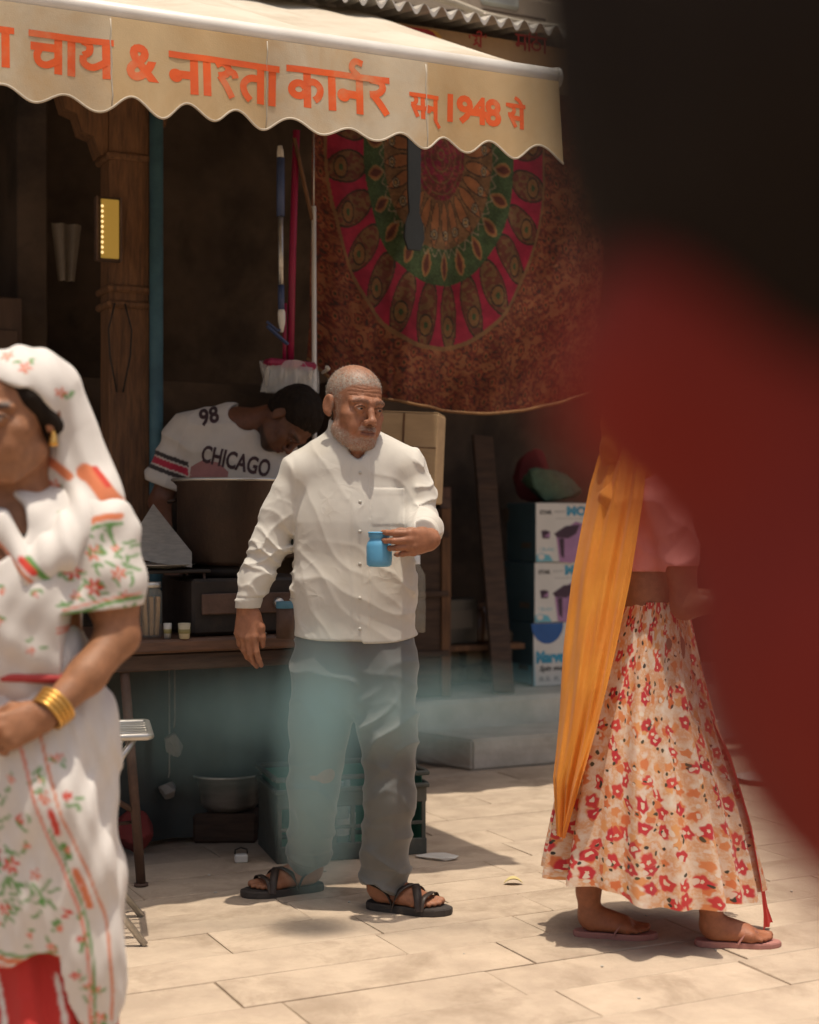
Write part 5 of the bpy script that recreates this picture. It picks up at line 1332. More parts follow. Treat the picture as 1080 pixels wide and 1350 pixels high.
bw = isH*(y < -0.06)*sst(0.009, 0.004, np.abs(z-(0.021+0.10*(np.abs(x)-0.03)-9*(np.abs(x)-0.032)**2)))*sst(0.008, 0.014, np.abs(x))*sst(0.056, 0.048, np.abs(x))
strands('eyebrow', bw, 190, 0.006, 0.0004, [(0.05, 0.042, 0.035), (0.16, 0.14, 0.12)], 7, (0.4, 0, 0.2), man)
# --- shirt
sh = Fig()
SQ = ((0, 1, 0), 0.66)
sh.chain([mp(467, 860, 0.03), mp(467, 770, 0.025), mp(466, 690, 0.02), mp(466, 630, 0.025)], [0.187, 0.180, 0.171, 0.158], 0.04, sq=SQ)
sh.cone(mp(408, 621, 0.035), mp(526, 616, 0.035), 0.058, 0.058, 0.05)
sh.cone(mp(458, 582, 0.05), mp(400, 620, 0.035), 0.050, 0.055, 0.04); sh.cone(mp(464, 580, 0.05), mp(530, 615, 0.03), 0.050, 0.055, 0.04)
slvL = [mp(394, 624, 0.03), mp(369, 676, 0.03), mp(354, 718, 0.025), mp(338, 762, 0.01), mp(328, 792, 0.0)]
sh.chain(slvL, [0.060, 0.055, 0.053, 0.045, 0.038], 0.025)
sh.cone(mp(329, 788, 0.0), mp(326.5, 801, 0.0), 0.0395, 0.0385, 0.004)
slvR = [mp(534, 621, 0.03), mp(547, 653, 0.02), mp(551, 690, -0.015), mp(560, 697, -0.09), mp(558, 701, -0.150)]
sh.chain(slvR, [0.064, 0.059, 0.055, 0.048, 0.042], 0.025)
sh.cone(mp(559, 700.5, -0.145), mp(557, 701.5, -0.172), 0.0425, 0.041, 0.004)
# band collar
c0, c1 = mp(460, 590, 0.040), mp(463, 565, 0.022)
sh.cone(c0, c1, 0.080, 0.0715, 0.012); sh.cone(c0+(c0-c1)*0.3, c1+(c1-c0)*1.2, 0.069, 0.064, 0.003, 's')
sh.ell(mp(469, 582, -0.085), (0.030, 0.085, 0.064), np.array(Matrix.Rotation(R(-14), 3, 'Y')), 0.008, 's')
def shirt_disp(P):
    px = P[:, 0]/P[:, 1]*FPX+540; py = 675-(P[:, 2]-CAM_H)/P[:, 1]*FPX; yy = P[:, 1]-DM
    tor = sst(384, 394, px)*sst(552, 545, px)*(yy < 0.03)
    d = np.zeros(len(P))
    # placket and pocket: raised cloth
    pl_ = tor*sst(0.9, 0, np.abs(px-475)-12)*(py > 600); d -= 0.0022*pl_
    d += 0.0016*tor*sst(1.3, 0.2, np.abs(px-487.5))*(py > 604)+0.0012*tor*sst(1.2, 0.2, np.abs(px-463))*(py > 604)
    pk = tor*(px > 491)*(px < 533)*(py > 643)*(py < 692); d -= 0.0020*pk
    d += 0.0014*tor*sst(1.6, 0.3, np.abs(py-643.5))*(px > 490)*(px < 534) - 0.0006*pk*(py < 652)
    # soft drapes over the trunk
    low = 0.35+0.65*sst(600, 800, py)
    d += tor*(folds(P, (1, 0.2, 0.16), 0.13, 0.0036, 0.30, 1.7, 3.2, 4)*low + folds(P, (0.75, 0, 0.7), 0.10, 0.0036, 0.40, 4.1, 3.4, 6)*0.8)
    d += tor*folds(P, (0.35, 0, 1), 0.13, 0.004, 0.5, 7.7, 3.2, 5)*sst(690, 760, py)
    # sleeves
    aL = sst(392, 382, px)
    tz = sst(640, 730, py)
    d += aL*tz*(folds(P, (0.45, 0.1, 1), 0.054, 0.0075, 0.42, 2.2, 3.2, 11)+folds(P, (-0.75, 0.2, 1), 0.062, 0.0075, 0.42, 5.5, 3.2, 10))*sst(801, 788, py)
    d += aL*(1-tz)*folds(P, (0.9, 0.2, 0.5), 0.06, 0.006, 0.35, 3.3, 1.5, 8)
    d += aL*0.0035*sst(1.6, 0.2, np.abs(py-788.5))
    aR = sst(542, 552, px)
    d += aR*(folds(P, (0.25, -0.8, 1), 0.058, 0.0075, 0.42, 6.4, 3.2, 10)+folds(P, (0.9, 0.2, 0.7), 0.065, 0.006, 0.42, 8.8, 2.3, 9))*sst(-0.165, -0.13, yy)
    d += aR*0.003*sst(0.004, 0.0, np.abs(yy+0.140))
    return d
sh.disps.append(shirt_disp)
def hemcut(P):
    px = P[:, 0]/P[:, 1]*FPX+540
    t = np.clip(np.abs(px-466)/86, 0, 1.3); hy = 850-14*t**4 - 2.5*(np.abs(px-478) < 1.0) + np.where(px < 477, -3.0, 0)
    zc_ = CAM_H-(hy-675)/FPX*DM - 0.12*np.clip(P[:, 1]-DM, -0.1, 0.2)
    m = (px > 376) & (px < 560)
    return np.where(m, zc_-P[:, 2], -1)
sh.cuts.append(hemcut)
sh.cuts.append(lambda P: np.where((P[:, 0]/P[:, 1]*FPX+540 < 350) , (CAM_H-(801.5-675)/FPX*DM)-P[:, 2], -1))
sh.cuts.append(lambda P: np.where(P[:, 0] > mp(548, 0)[0], (DM-0.176)-P[:, 1], -1))
SV, SF = sh.mesh(0.004)
m_shirt = MA('white_cotton', rough=0.85, bump=0.10, bscale=420, var=0.05, vscale=10, sheen=0.15, crease=0.22)
tn = np.tile(np.array((0.56, 0.53, 0.475)), (len(SV), 1)); grime = sst(0.50, 0.72, fbm(SV*11+2, 3))*0.16
tn = tn*(1-grime[:, None])+np.array((0.50, 0.42, 0.30))*grime[:, None]
so = fpart('shirt', (SV, SF), m_shirt, man, tn)
m_btn = M('shirt_button', (0.55, 0.52, 0.46), rough=0.35, bump=0)
bvS = BVHTree.FromPolygons([tuple(v) for v in SV], [tuple(f) for f in SF])
for py in (624, 662, 700, 742, 786, 826):
    h_ = bvS.ray_cast(Vector(mp(476, py, -0.5)), Vector((0, 1, 0)))
    if h_[0]:
        k = MB().lathe([(0.0005, 0), (0.0052, 0.0), (0.0052, 0.0018), (0.0005, 0.0022)], 10); k.v = [(x, -z, y) for x, y, z in k.v]
        o = k.build('button', m_btn, so); o.location = h_[0]-Vector(man.location)
# --- trousers
tr = Fig()
tr.cone(mp(468, 842, 0.03), mp(468, 872, 0.03), 0.174, 0.172, 0.03, sq=((0, 1, 0), 0.64))
LA = [mp(428, 880, 0.04), mp(419, 960, 0.06), mp(411, 1050, 0.10), (FA.x+dA[0]*0.045, FA.y+dA[1]*0.045, GZ+0.105)]
LB = [mp(508, 880, 0.02), mp(511, 960, -0.005), mp(514, 1050, -0.01), (FB.x+dB[0]*0.05, FB.y+dB[1]*0.05, GZ+0.105)]
tr.chain(LA, [0.099, 0.088, 0.072, 0.068], 0.035); tr.chain(LB, [0.095, 0.083, 0.070, 0.072], 0.035)
def tr_disp(P):
    px = P[:, 0]/P[:, 1]*FPX+540; z = P[:, 2]
    B = sst(466, 476, px); d = np.zeros(len(P))
    kn = sst(0.10, 0.03, np.abs(z-0.60)); an = sst(0.36, 0.16, z); th_ = sst(0.62, 0.78, z)
    d += folds(P, (-0.55*1, 0.3, 1), 0.075, 0.015, 0.36, 3.9, 2.6, 7)*(0.35+0.65*kn)*B
    d += folds(P, (0.6, 0.2, 1), 0.080, 0.015, 0.4, 1.2, 2.6, 7)*(0.25+0.9*an)*B
    d += folds(P, (0.35, 0.1, 1), 0.11, 0.011, 0.42, 8.1, 2.6, 6)*(1-B)
    d += folds(P, (1, 0.1, 0.25), 0.09, 0.006, 0.3, 5.2, 1.4, 5)
    # pressed crease down the front of each leg, turned hem
    d += 0.003*sst(0.006, 0, np.abs(z-(GZ+0.135)))
    return d
tr.disps.append(tr_disp)
tr.cuts.append(lambda P: (GZ+0.072+0.06*(P[:, 1]-4.70)*0+0.02*np.sin(P[:, 0]*40))-P[:, 2])
TV, TF = tr.mesh(0.005)
m_trou = MA('grey_twill', rough=0.6, bump=0.10, bscale=380, var=0.10, vscale=8, sheen=0.25, spec=0.45)
fpart('trousers', (TV, TF), m_trou, man, np.tile(np.array((0.115, 0.115, 0.11)), (len(TV), 1)))
# --- sandals
m_sole = M('dark_rubber_sole', (0.055, 0.045, 0.04), rough=0.7, scale=20, bump=0.2)
m_strap = M('dark_brown_leather', (0.05, 0.035, 0.028), (0.032, 0.022, 0.018), rough=0.5, scale=20, bump=0.15)
STR = [([(0.165, 0.047, -0.006), (0.150, 0.036, 0.038), (0.130, 0.0, 0.056), (0.105, -0.034, 0.040), (0.09, -0.041, -0.006)], 0.026, 0.0016),
       ([(0.175, -0.050, -0.006), (0.165, -0.036, 0.032), (0.145, 0.0, 0.054), (0.12, 0.036, 0.042), (0.105, 0.040, -0.006)], 0.026, 0.0016),
       ([(0.198, 0.047, -0.006), (0.192, 0.034, 0.030), (0.186, 0.0, 0.035), (0.180, -0.035, 0.026), (0.178, -0.047, -0.006)], 0.018, 0.0015),
       ([(0.09, 0.039, -0.006), (0.07, 0.040, 0.035), (0.02, 0.034, 0.055), (-0.002, 0, 0.058), (0.02, -0.034, 0.055), (0.07, -0.040, 0.035), (0.09, -0.039, -0.006)], 0.012, 0.0015)]
sandal(man, FA, dA, 0.272, GZ, m_sole, m_strap, STR, -1, 0.021); sandal(man, FB, dB, 0.272, GZ, m_sole, m_strap, STR, 1, 0.021)
# --- the blue mug he carries
m_mug = M('blue_plastic', (0.10, 0.33, 0.53), (0.085, 0.29, 0.48), rough=0.4, scale=6, bump=0.04)
mug = thing('blue_mug', 'sky blue plastic jar-shaped mug in the bearded man\'s hand', 'mug', MUGC, 0)
MB().lathe([(0.001, 0), (0.030, 0.0), (0.0365, 0.006), (0.0375, 0.020), (0.0375, 0.060), (0.034, 0.072), (0.0285, 0.079), (0.0285, 0.084), (0.0315, 0.088), (0.0315, 0.101), (0.0295, 0.102), (0.0265, 0.098), (0.0265, 0.080), (0.033, 0.068), (0.034, 0.02), (0.001, 0.01)], 40).build('mug_wall', m_mug, mug)
MB().tube([(0.0318*math.cos(t), 0.0318*math.sin(t), 0.0995) for t in [2*math.pi*i/32 for i in range(32)]], 0.0022, 6, closed=True).build('lip', m_mug, mug)
# ================================================================== the boy bending over the pot
DB = 5.86
def bp(px, py, dy=0.0): p = at(px, py, DB); return np.array((p.x, p.y+dy, p.z))
FLR = 0.302
boy = thing('person', 'young man in white lettered jersey bowing his head over the big pot', 'person', (bp(295, 0)[0], DB+0.05, FLR), 0)
Yl = V3(-0.22, 0.25, 0.94); Yl /= np.linalg.norm(Yl); Zl = V3(0.90, -0.30, 0.30); Zl -= Yl*(Zl @ Yl); Zl /= np.linalg.norm(Zl)
bR = np.stack([np.cross(Yl, Zl), Yl, Zl], 1); bc = bp(386, 556, -0.10); bs_ = 1.02
fg = Fig(); head(fg, bc, bR, bs_)
fg.cone(bc+bR @ V3(0, 0.03, -0.05), bp(312, 563, 0.0), 0.055, 0.060, 0.03)
fg.cone(bp(312, 563, 0.0), bp(302, 600, 0.0), 0.07, 0.10, 0.05)
m1 = fg.mesh(0.0045)
g = Fig()
g.chain([bp(300, 600), bp(292, 700, 0.04), bp(290, 800, 0.08)], [0.12, 0.12, 0.13], 0.05, sq=((0, 1, 0), 0.65))
wr1 = bp(236, 738, -0.30)
g.chain([bp(244, 578), bp(212, 662, -0.02), wr1], [0.052, 0.042, 0.027], 0.02)
hand(g, wr1, (0.55, -0.55, -0.62), (0.5, 0.6, -0.2), (0.3, -0.6, 0.5), [(30, 35, 20)]*4, None, 0.98)
wr2 = bp(352, 648, -0.36)
g.chain([bp(362, 600), bp(386, 668, -0.08), wr2], [0.052, 0.042, 0.027], 0.02)
hand(g, wr2, (-0.8, -0.3, -0.2), (-0.2, 0.4, -0.9), (-0.3, -0.8, -0.3), [(30, 40, 25)]*4, None, 0.98)
for sx in (-1, 1):
    g.chain([bp(290+sx*30, 810, 0.08), bp(290+sx*32, 920, 0.06), bp(290+sx*32, 1020, 0.10)[:2].tolist()+[FLR+0.09]], [0.085, 0.058, 0.040], 0.03)
    foot(g, (bp(290+sx*32, 0)[0], DB+0.13, 0), (sx*0.15, -1), 0.25, FLR, -sx)
m2 = g.mesh(0.005)
BV, BF = joinm(m1, m2)
C = skin_tint(BV, (0.135, 0.055, 0.030), 3.0); face_tint(C, BV, bc, bR, bs_, lip=(0.12, 0.04, 0.03))
l = head_local(BV, bc, bR, bs_); x, y, z = l.T; isH = np.linalg.norm(BV-bc, axis=1) < 0.2
bd = isH*sst(-0.080, -0.094, z)*(y < 0.0)*(z > -0.125)*0.8
C = C*(1-bd[:, None])+np.array((0.02, 0.012, 0.01))*bd[:, None]
fpart('body', (BV, BF), m_skin, boy, C)
m_hair = M('black_hair', (0.014, 0.009, 0.006), (0.024, 0.016, 0.011), rough=0.75, spec=0.15, scale=60, bump=0.8, bscale=180, stretch=(1, 1, 0.3))
hg = Fig(); hg.frame(bc, bR, bs_)
hg.ell((0, 0.022, 0.050), (0.086, 0.102, 0.082), k=0.01); hg.ell((0, 0.055, 0.0), (0.076, 0.062, 0.075), k=0.03)
hg.ell((0, -0.110, -0.02), (0.10, 0.075, 0.075), k=0.02, op='s'); hg.frame()
hg.disps.append(lambda P: -0.006*(vnoise(P*55)-0.4)-0.004*(vnoise(P*130)-0.5))
fpart('hair', hg.mesh(0.0055), m_hair, boy)
sh = Fig()
sh.chain([bp(304, 600, 0.0), bp(296, 660, 0.01), bp(290, 790, 0.06)], [0.168, 0.162, 0.165], 0.05, sq=((0, 1, 0), 0.70))
sh.cone(bp(252, 576, 0.02), bp(360, 592, 0.02), 0.085, 0.085, 0.06)
sh.cone(bp(304, 562, 0.02), bp(252, 572, 0.02), 0.070, 0.076, 0.05); sh.cone(bp(310, 565, 0.02), bp(356, 592, 0.02), 0.070, 0.075, 0.05)
sh.chain([bp(244, 580, 0.01), bp(221, 632, 0.0)], [0.082, 0.080], 0.03); sh.chain([bp(362, 602), bp(376, 645, -0.04)], [0.08, 0.078], 0.03)
sh.ell(bp(330, 551, -0.03), (0.085, 0.16, 0.062), np.array(Matrix.Rotation(R(28), 3, 'Y')), 0.01, 's')
sh.disps.append(lambda P: folds(P, (0.5, 0.1, 1), 0.12, 0.010, 0.4, 2.0, 2.0, 5)+folds(P, (1, 0, -0.6), 0.13, 0.008, 0.4, 6.0, 2.0, 5))
ua = bp(221, 640)-bp(244, 578); ua = ua/np.linalg.norm(ua); q0 = bp(244, 580, 0.01)
sh.cuts.append(lambda P: np.where(P[:, 0] < bp(247, 0)[0], (P-q0) @ ua-0.196, -1))
SV, SF = sh.mesh(0.0055)
tn = np.tile(np.array((0.56, 0.51, 0.455)), (len(SV), 1))
tt_ = (SV-q0) @ ua; rad = np.linalg.norm((SV-q0)-tt_[:, None]*ua, axis=1); slv = (SV[:, 0] < bp(252, 0)[0]) & (rad < 0.12)
for a, b, c in ((0.075, 0.092, (0.05, 0.04, 0.04)), (0.098, 0.124, (0.42, 0.03, 0.06)), (0.130, 0.147, (0.05, 0.04, 0.04))): tn[slv & (tt_ > a) & (tt_ < b)] = c
jr = fpart('jersey', (SV, SF), MA('jersey_knit', rough=0.85, bump=0.12, bscale=400, var=0.06, sheen=0.1), boy, tn)
bvj = BVHTree.FromPolygons([tuple(v) for v in SV], [tuple(f) for f in SF])
def wrap_text(txt, px, py, ang, wpx, hpx, bvh, D, parent, mat, root, off=0.002, name='lettering', bold=0.02, bm=None, step=0.012, frm=0.6):
    """letters laid on a garment: dropped straight onto the cloth from in front"""
    bm = bm or text_bm(txt, 1.0, bold)
    xs = [v.co.x for v in bm.verts]; ys = [v.co.y for v in bm.verts]; W = max(xs)-min(xs); H = max(ys)-min(ys); x0, y0 = min(xs), min(ys)
    k = D/FPX
    for v in bm.verts: v.co = ((v.co.x-x0)/W*wpx*k, (v.co.y-y0)/H*hpx*k, 0)
    bm_strips(bm, step, 0); bm_strips(bm, step, 1)
    o = at(px, py, D); ca, sa = math.cos(R(ang)), math.sin(R(ang)); last = [D]
    def fn(x, y):
        X = o.x+x*ca-y*sa; Z = o.z+x*sa+y*ca
        h = bvh.ray_cast(Vector((X, D-frm, Z)), Vector((0, 1, 0)))
        if h[0] is not None: last[0] = h[0].y
        return Vector((X, last[0]-off, Z))-Vector(root.location)
    return place_bm([(bm, 0, 0)], fn, name, mat, parent)
m_print = M('dark_plum_print', (0.075, 0.04, 0.045), rough=0.8, bump=0.02)
m_pinkp = M('faded_pink_print', (0.38, 0.17, 0.16), rough=0.8, bump=0.02)
wrap_text('CHICAGO', 263, 609, -13, 92, 24, bvj, DB-0.12, jr, m_print, boy, bold=0.03)
wrap_text('98', 264, 563, 16, 26, 26, bvj, DB-0.12, jr, m_print, boy, bold=0.035)
oc = bmesh.new(); oc.faces.new([oc.verts.new((math.cos(R(22.5+45*i)), math.sin(R(22.5+45*i)), 0)) for i in range(8)])
wrap_text('', 246, 640, -8, 52, 36, bvj, DB-0.12, jr, m_pinkp, boy, bm=oc, off=0.0015)
tro = Fig(); tro.cone(bp(290, 785, 0.07), bp(290, 820, 0.08), 0.15, 0.16, 0.03, sq=((0, 1, 0), 0.7))
for sx in (-1, 1): tro.chain([bp(290+sx*26, 820, 0.08), bp(290+sx*32, 920, 0.06), bp(290+sx*32, 0, 0.10)[:2].tolist()+[FLR+0.11]], [0.10, 0.08, 0.07], 0.03)
fpart('trousers', tro.mesh(0.011), M('dark_trousers', (0.03, 0.03, 0.035), rough=0.8), boy)

# ================================================================== woman in white sari, passing close
DW = 3.10
def wp_(px, py, dy=0.0): p = at(px, py, DW); return np.array((p.x, p.y+dy, p.z))
KW = FPX/DW
wom = thing('person', 'woman in white flower-printed sari with veil and gold bangles', 'person', (wp_(35, 0)[0], DW+0.02, GZ), 0)
wc_, wR, ws = wp_(20, 548, -0.02), rotm(-21, 8, -3), 1.06
fg = Fig(); head(fg, wc_, wR, ws, fem=True)
fg.cone(wc_+wR @ V3(0, 0.03, -0.08), wp_(22, 690, 0.03), 0.052, 0.06, 0.03)
fg.cone(wp_(22, 690, 0.03), wp_(20, 760, 0.0), 0.085, 0.11, 0.05)
m1 = fg.mesh(0.0035)
g = Fig()
wr = wp_(84, 930, -0.15)
g.chain([wp_(134, 700, 0.02), wp_(150, 790, 0.0), wp_(157, 838, -0.01)], [0.054, 0.047, 0.041], 0.03)
g.chain([wp_(157, 838, -0.01), wp_(125, 885, -0.08), wr], [0.042, 0.037, 0.027], 0.02)
hand(g, wr, (-0.86, -0.30, -0.34), (-0.35, 0.80, -0.30), (0.0, 0.35, 1), [(30, 55, 25), (34, 60, 25), (38, 62, 28), (40, 62, 28)], ((0.80, 0.45, 0.30), (0.95, 0.0, 0.35), (0.9, -0.2, 0.4)), 0.98)
wrl = wp_(-60, 930, -0.12)
g.chain([wp_(-92, 700, 0.02), wp_(-125, 830, 0.0), wrl], [0.055, 0.046, 0.028], 0.03)
hand(g, wrl, (0.8, -0.4, -0.3), (0.3, 0.8, -0.3), (0, 0.3, 1), [(30, 55, 25)]*4, None, 0.95)
g.chain([wp_(20, 750, 0.02), wp_(25, 850, 0.01), wp_(28, 920, 0.02)], [0.115, 0.11, 0.13], 0.05, sq=((0, 1, 0), 0.7))
for sx in (-1, 1):
    an = wp_(40+sx*55, 0, 0.05*sx)
    g.chain([wp_(30+sx*48, 940, 0.02), wp_(38+sx*52, 1200, 0.02), (an[0], an[1], GZ+0.12)], [0.085, 0.055, 0.035], 0.03)
    foot(g, (an[0], an[1]+0.03, 0), (-0.35, -1), 0.23, GZ+0.012, -sx)
m2 = g.mesh(0.0045)
BV, BF = joinm(m1, m2)
C = skin_tint(BV, (0.30, 0.135, 0.068), 5.0); face_tint(C, BV, wc_, wR, ws, lip=(0.20, 0.05, 0.045), brow=(0.012, 0.008, 0.006), brow_w=1.0, gaze=(-0.003, -0.001), kohl=0.003)
fpart('body', (BV, BF), m_skin, wom, C)
hg = Fig(); hg.frame(wc_, wR, ws)
hg.ell((0, 0.020, 0.044), (0.081, 0.100, 0.080), k=0.01); hg.ell((0, 0.055, -0.01), (0.076, 0.065, 0.080), k=0.03)
for sx in (-1, 1): hg.cone((sx*0.066, -0.030, 0.030), (sx*0.077, 0.022, -0.028), 0.015, 0.017, 0.02)
hg.ell((0, -0.115, 0.000), (0.068, 0.060, 0.085), k=0.015, op='s'); hg.frame()
hg.disps.append(lambda P: -0.004*(vnoise(P*np.array((60, 60, 25)))-0.4))
fpart('hair', hg.mesh(0.0045), m_hair, wom)
CT = {'w': (0.70, 0.66, 0.62), 'r': (0.62, 0.055, 0.035), 'p': (0.72, 0.22, 0.15), 'g': (0.12, 0.30, 0.08), 'o': (0.66, 0.20, 0.09), 'd': (0.40, 0.02, 0.03)}
CT = {k: np.array(v) for k, v in CT.items()}
def proj(V): return np.stack([540+V[:, 0]*KW, 675-(V[:, 2]-CAM_H)*KW], 1)     # printed pattern laid out on the front of the cloth
def flower(C, Q, c, r, col, m=True, petals=6, rot=0.0):
    d = Q-np.array(c); rd = np.hypot(d[:, 0], d[:, 1]); th = np.arctan2(d[:, 1], d[:, 0])+rot
    w_ = sst(1.0, 0.78, rd/(r*(0.68+0.34*np.cos(th*petals))))*m
    w_ = w_[:, None]; C[:] = C*(1-w_)+CT[col]*w_
    e = (sst(0.30, 0.18, rd/r)*m)[:, None]; C[:] = C*(1-e)+np.array((0.75, 0.5, 0.42))*e
def band(C, Q, pts, wd, col, m=True):
    P_ = np.array(cr([tuple(p) for p in pts], 8)); best = np.full(len(Q), 1e9)
    for i in range(len(P_)-1):
        a, b = P_[i], P_[i+1]; ba = b-a; t = np.clip(((Q-a) @ ba)/(ba @ ba+1e-9), 0, 1); best = np.minimum(best, np.hypot(*(Q-a-t[:, None]*ba).T))
    w_ = (sst(wd*0.5+1.2, wd*0.5-1.2, best)*m)[:, None]; C[:] = C*(1-w_)+CT[col]*w_
def leaves(C, Q, c, n, L, seed, m=True):
    r = np.random.default_rng(seed)
    for i in range(n):
        a = r.uniform(0, 6.28); s = np.array(c)+r.normal(size=2)*L*0.6; e = s+L*0.8*np.array((math.cos(a), math.sin(a))); band(C, Q, [s, (s+e)/2+r.normal(size=2)*1.5, e], 3.2, 'g', m)
m_sari = MA('white_printed_voile', rough=0.8, bump=0.10, bscale=350, var=0.05, sheen=0.2, trans=0.10)
# blouse and sari bodice
bl = Fig()
bl.chain([wp_(18, 735, 0.01), wp_(20, 800, -0.01), wp_(25, 850, 0.0), wp_(28, 895, 0.01)], [0.150, 0.156, 0.150, 0.150], 0.05, sq=((0, 1, 0), 0.80))
bl.cone(wp_(-85, 706, 0.03), wp_(118, 700, 0.03), 0.062, 0.064, 0.05)
bl.cone(wp_(40, 672, 0.05), wp_(122, 698, 0.03), 0.048, 0.062, 0.04); bl.cone(wp_(0, 672, 0.05), wp_(-85, 702, 0.03), 0.048, 0.06, 0.04)
bl.chain([wp_(132, 703, 0.02), wp_(140, 760, 0.01), wp_(144, 800, 0.0)], [0.070, 0.071, 0.068], 0.025)
bl.chain([wp_(-92, 703, 0.02), wp_(-112, 800, 0.0)], [0.070, 0.066], 0.025)
bl.ell(wp_(0, 690, -0.10), (0.080, 0.12, 0.085), k=0.015, op='s')
sa_ = wp_(144, 800)-wp_(134, 703); sa_ /= np.linalg.norm(sa_)
bl.disps.append(lambda P: folds(P, (0.7, 0, 1), 0.09, 0.006, 0.3, 3.1, 1.0, 4, True)+folds(P, (-1, 0, 0.6), 0.06, 0.004, 0.3, 7.1, 1.0, 4, True))
bl.cuts.append(lambda P: np.where(P[:, 0] > wp_(95, 0)[0], np.minimum((P-wp_(144, 802)) @ sa_, P[:, 0]-wp_(92, 0)[0]+0.03), -1))
SV, SF = bl.mesh(0.0045); Q = proj(SV); C = np.tile(CT['w'], (len(SV), 1))
fr = SV[:, 1] < DW+0.03; sl = (Q[:, 0] > 90) & (Q[:, 1] > 672)
band(C, Q, [(92, 722), (112, 697), (135, 684), (162, 680)], 9, 'o', sl); band(C, Q, [(94, 732), (113, 707), (136, 694), (164, 690)], 4.5, 'g', sl)
for c, r_, k_ in (((108, 752), 12, 'r'), ((132, 728), 13, 'p'), ((134, 772), 14, 'r'), ((164, 755), 11, 'p'), ((158, 722), 7, 'p'), ((112, 782), 7, 'p'), ((172, 782), 6, 'r')): leaves(C, Q, (c[0]+6, c[1]+6), 4, 15, int(c[0]), sl); flower(C, Q, c, r_, k_, sl, 6, c[0])
for c in ((120, 712), (146, 704), (168, 738)): leaves(C, Q, c, 5, 11, c[0]+3, sl)
band(C, Q, [(100, 806), (125, 802), (150, 793), (188, 786)], 5, 'g', sl); band(C, Q, [(100, 800), (150, 788), (188, 781)], 2.5, 'p', sl)
bd_ = fr & (Q[:, 0] < 96)
for c, r_, k_ in (((28, 775), 6, 'p'), ((70, 778), 6, 'r'), ((24, 812), 7, 'p'), ((98, 826), 8, 'p'), ((62, 850), 6, 'p'), ((8, 850), 6, 'r'), ((95, 692), 7, 'p')): leaves(C, Q, (c[0], c[1]-5), 2, 8, int(c[0]+c[1]), fr); flower(C, Q, c, r_, k_, fr, 5)
fpart('blouse', (SV, SF), m_sari, wom, C)
# red waistband
mbw = MB(); cx, cy, cz = wp_(28, 887, 0.01)
mbw.tube([(cx+0.166*math.cos(t)-wom.location.x, cy+0.136*math.sin(t)-wom.location.y, cz+0.004*math.sin(3*t)-wom.location.z) for t in [2*math.pi*i/40 for i in range(40)]], 0.010, 8, closed=True)
mbw.build('waistband', M('red_waistband', (0.48, 0.06, 0.06), rough=0.8), wom)
# veil over head and shoulder
ve = Fig(); ve.frame(wc_, wR, ws)
ve.ell((0, 0.024, 0.040), (0.092, 0.112, 0.086), k=0.01); ve.frame()
ve.chain([wp_(42, 525, 0.05), wp_(66, 575, 0.07), wp_(92, 632, 0.075), wp_(112, 672, 0.055)], [0.090, 0.072, 0.066, 0.058], 0.05)
ve.chain([wp_(0, 540, 0.07), wp_(-40, 630, 0.09), wp_(-70, 680, 0.07)], [0.085, 0.07, 0.06], 0.05)
ve.chain([wp_(122, 664, 0.03), wp_(92, 722, -0.075), wp_(60, 745, -0.105), wp_(10, 690, -0.09), wp_(-45, 640, -0.03)], [0.052, 0.030, 0.020, 0.018, 0.03], 0.03, sq=((0, 0.55, 0.8), 1.4))
ve.frame(wc_, wR, ws); ve.ell((0.0, -0.100, -0.055), (0.165, 0.148, 0.125), k=0.006, op='s'); ve.ell((0, 0.01, 0.015), (0.086, 0.108, 0.092), k=0.004, op='s'); ve.frame()
ve.cone(wp_(15, 610, 0.04), wp_(15, 720, 0.02), 0.075, 0.085, 0.01, 's')
ve.disps.append(lambda P: folds(P, (1, 0.4, 0.35), 0.05, 0.007, 0.18, 2.9, 1.0, 4, True))
SV, SF = ve.mesh(0.0045); Q = proj(SV); C = np.tile(CT['w']*1.02, (len(SV), 1))
for c, r_, k_ in (((22, 474), 9, 'p'), ((47, 490), 10, 'p'), ((-6, 490), 7, 'p'), ((86, 520), 8, 'p'), ((72, 640), 10, 'p')): leaves(C, Q, (c[0]+7, c[1]+3), 2, 8, abs(int(c[0]))); flower(C, Q, c, r_, k_, True, 5)
band(C, Q, [(58, 606), (72, 612), (92, 628)], 12, 'o'); band(C, Q, [(112, 622), (126, 632), (150, 662)], 22, 'o'); band(C, Q, [(124, 617), (142, 640)], 6, 'r')
band(C, Q, [(-10, 690), (25, 722), (60, 760), (92, 790)], 5, 'o', SV[:, 1] < DW-0.03); band(C, Q, [(58, 735), (78, 758), (98, 780)], 9, 'g', SV[:, 1] < DW-0.03); band(C, Q, [(50, 735), (66, 752)], 9, 'r', SV[:, 1] < DW-0.03)
fpart('veil', (SV, SF), m_sari, wom, C)
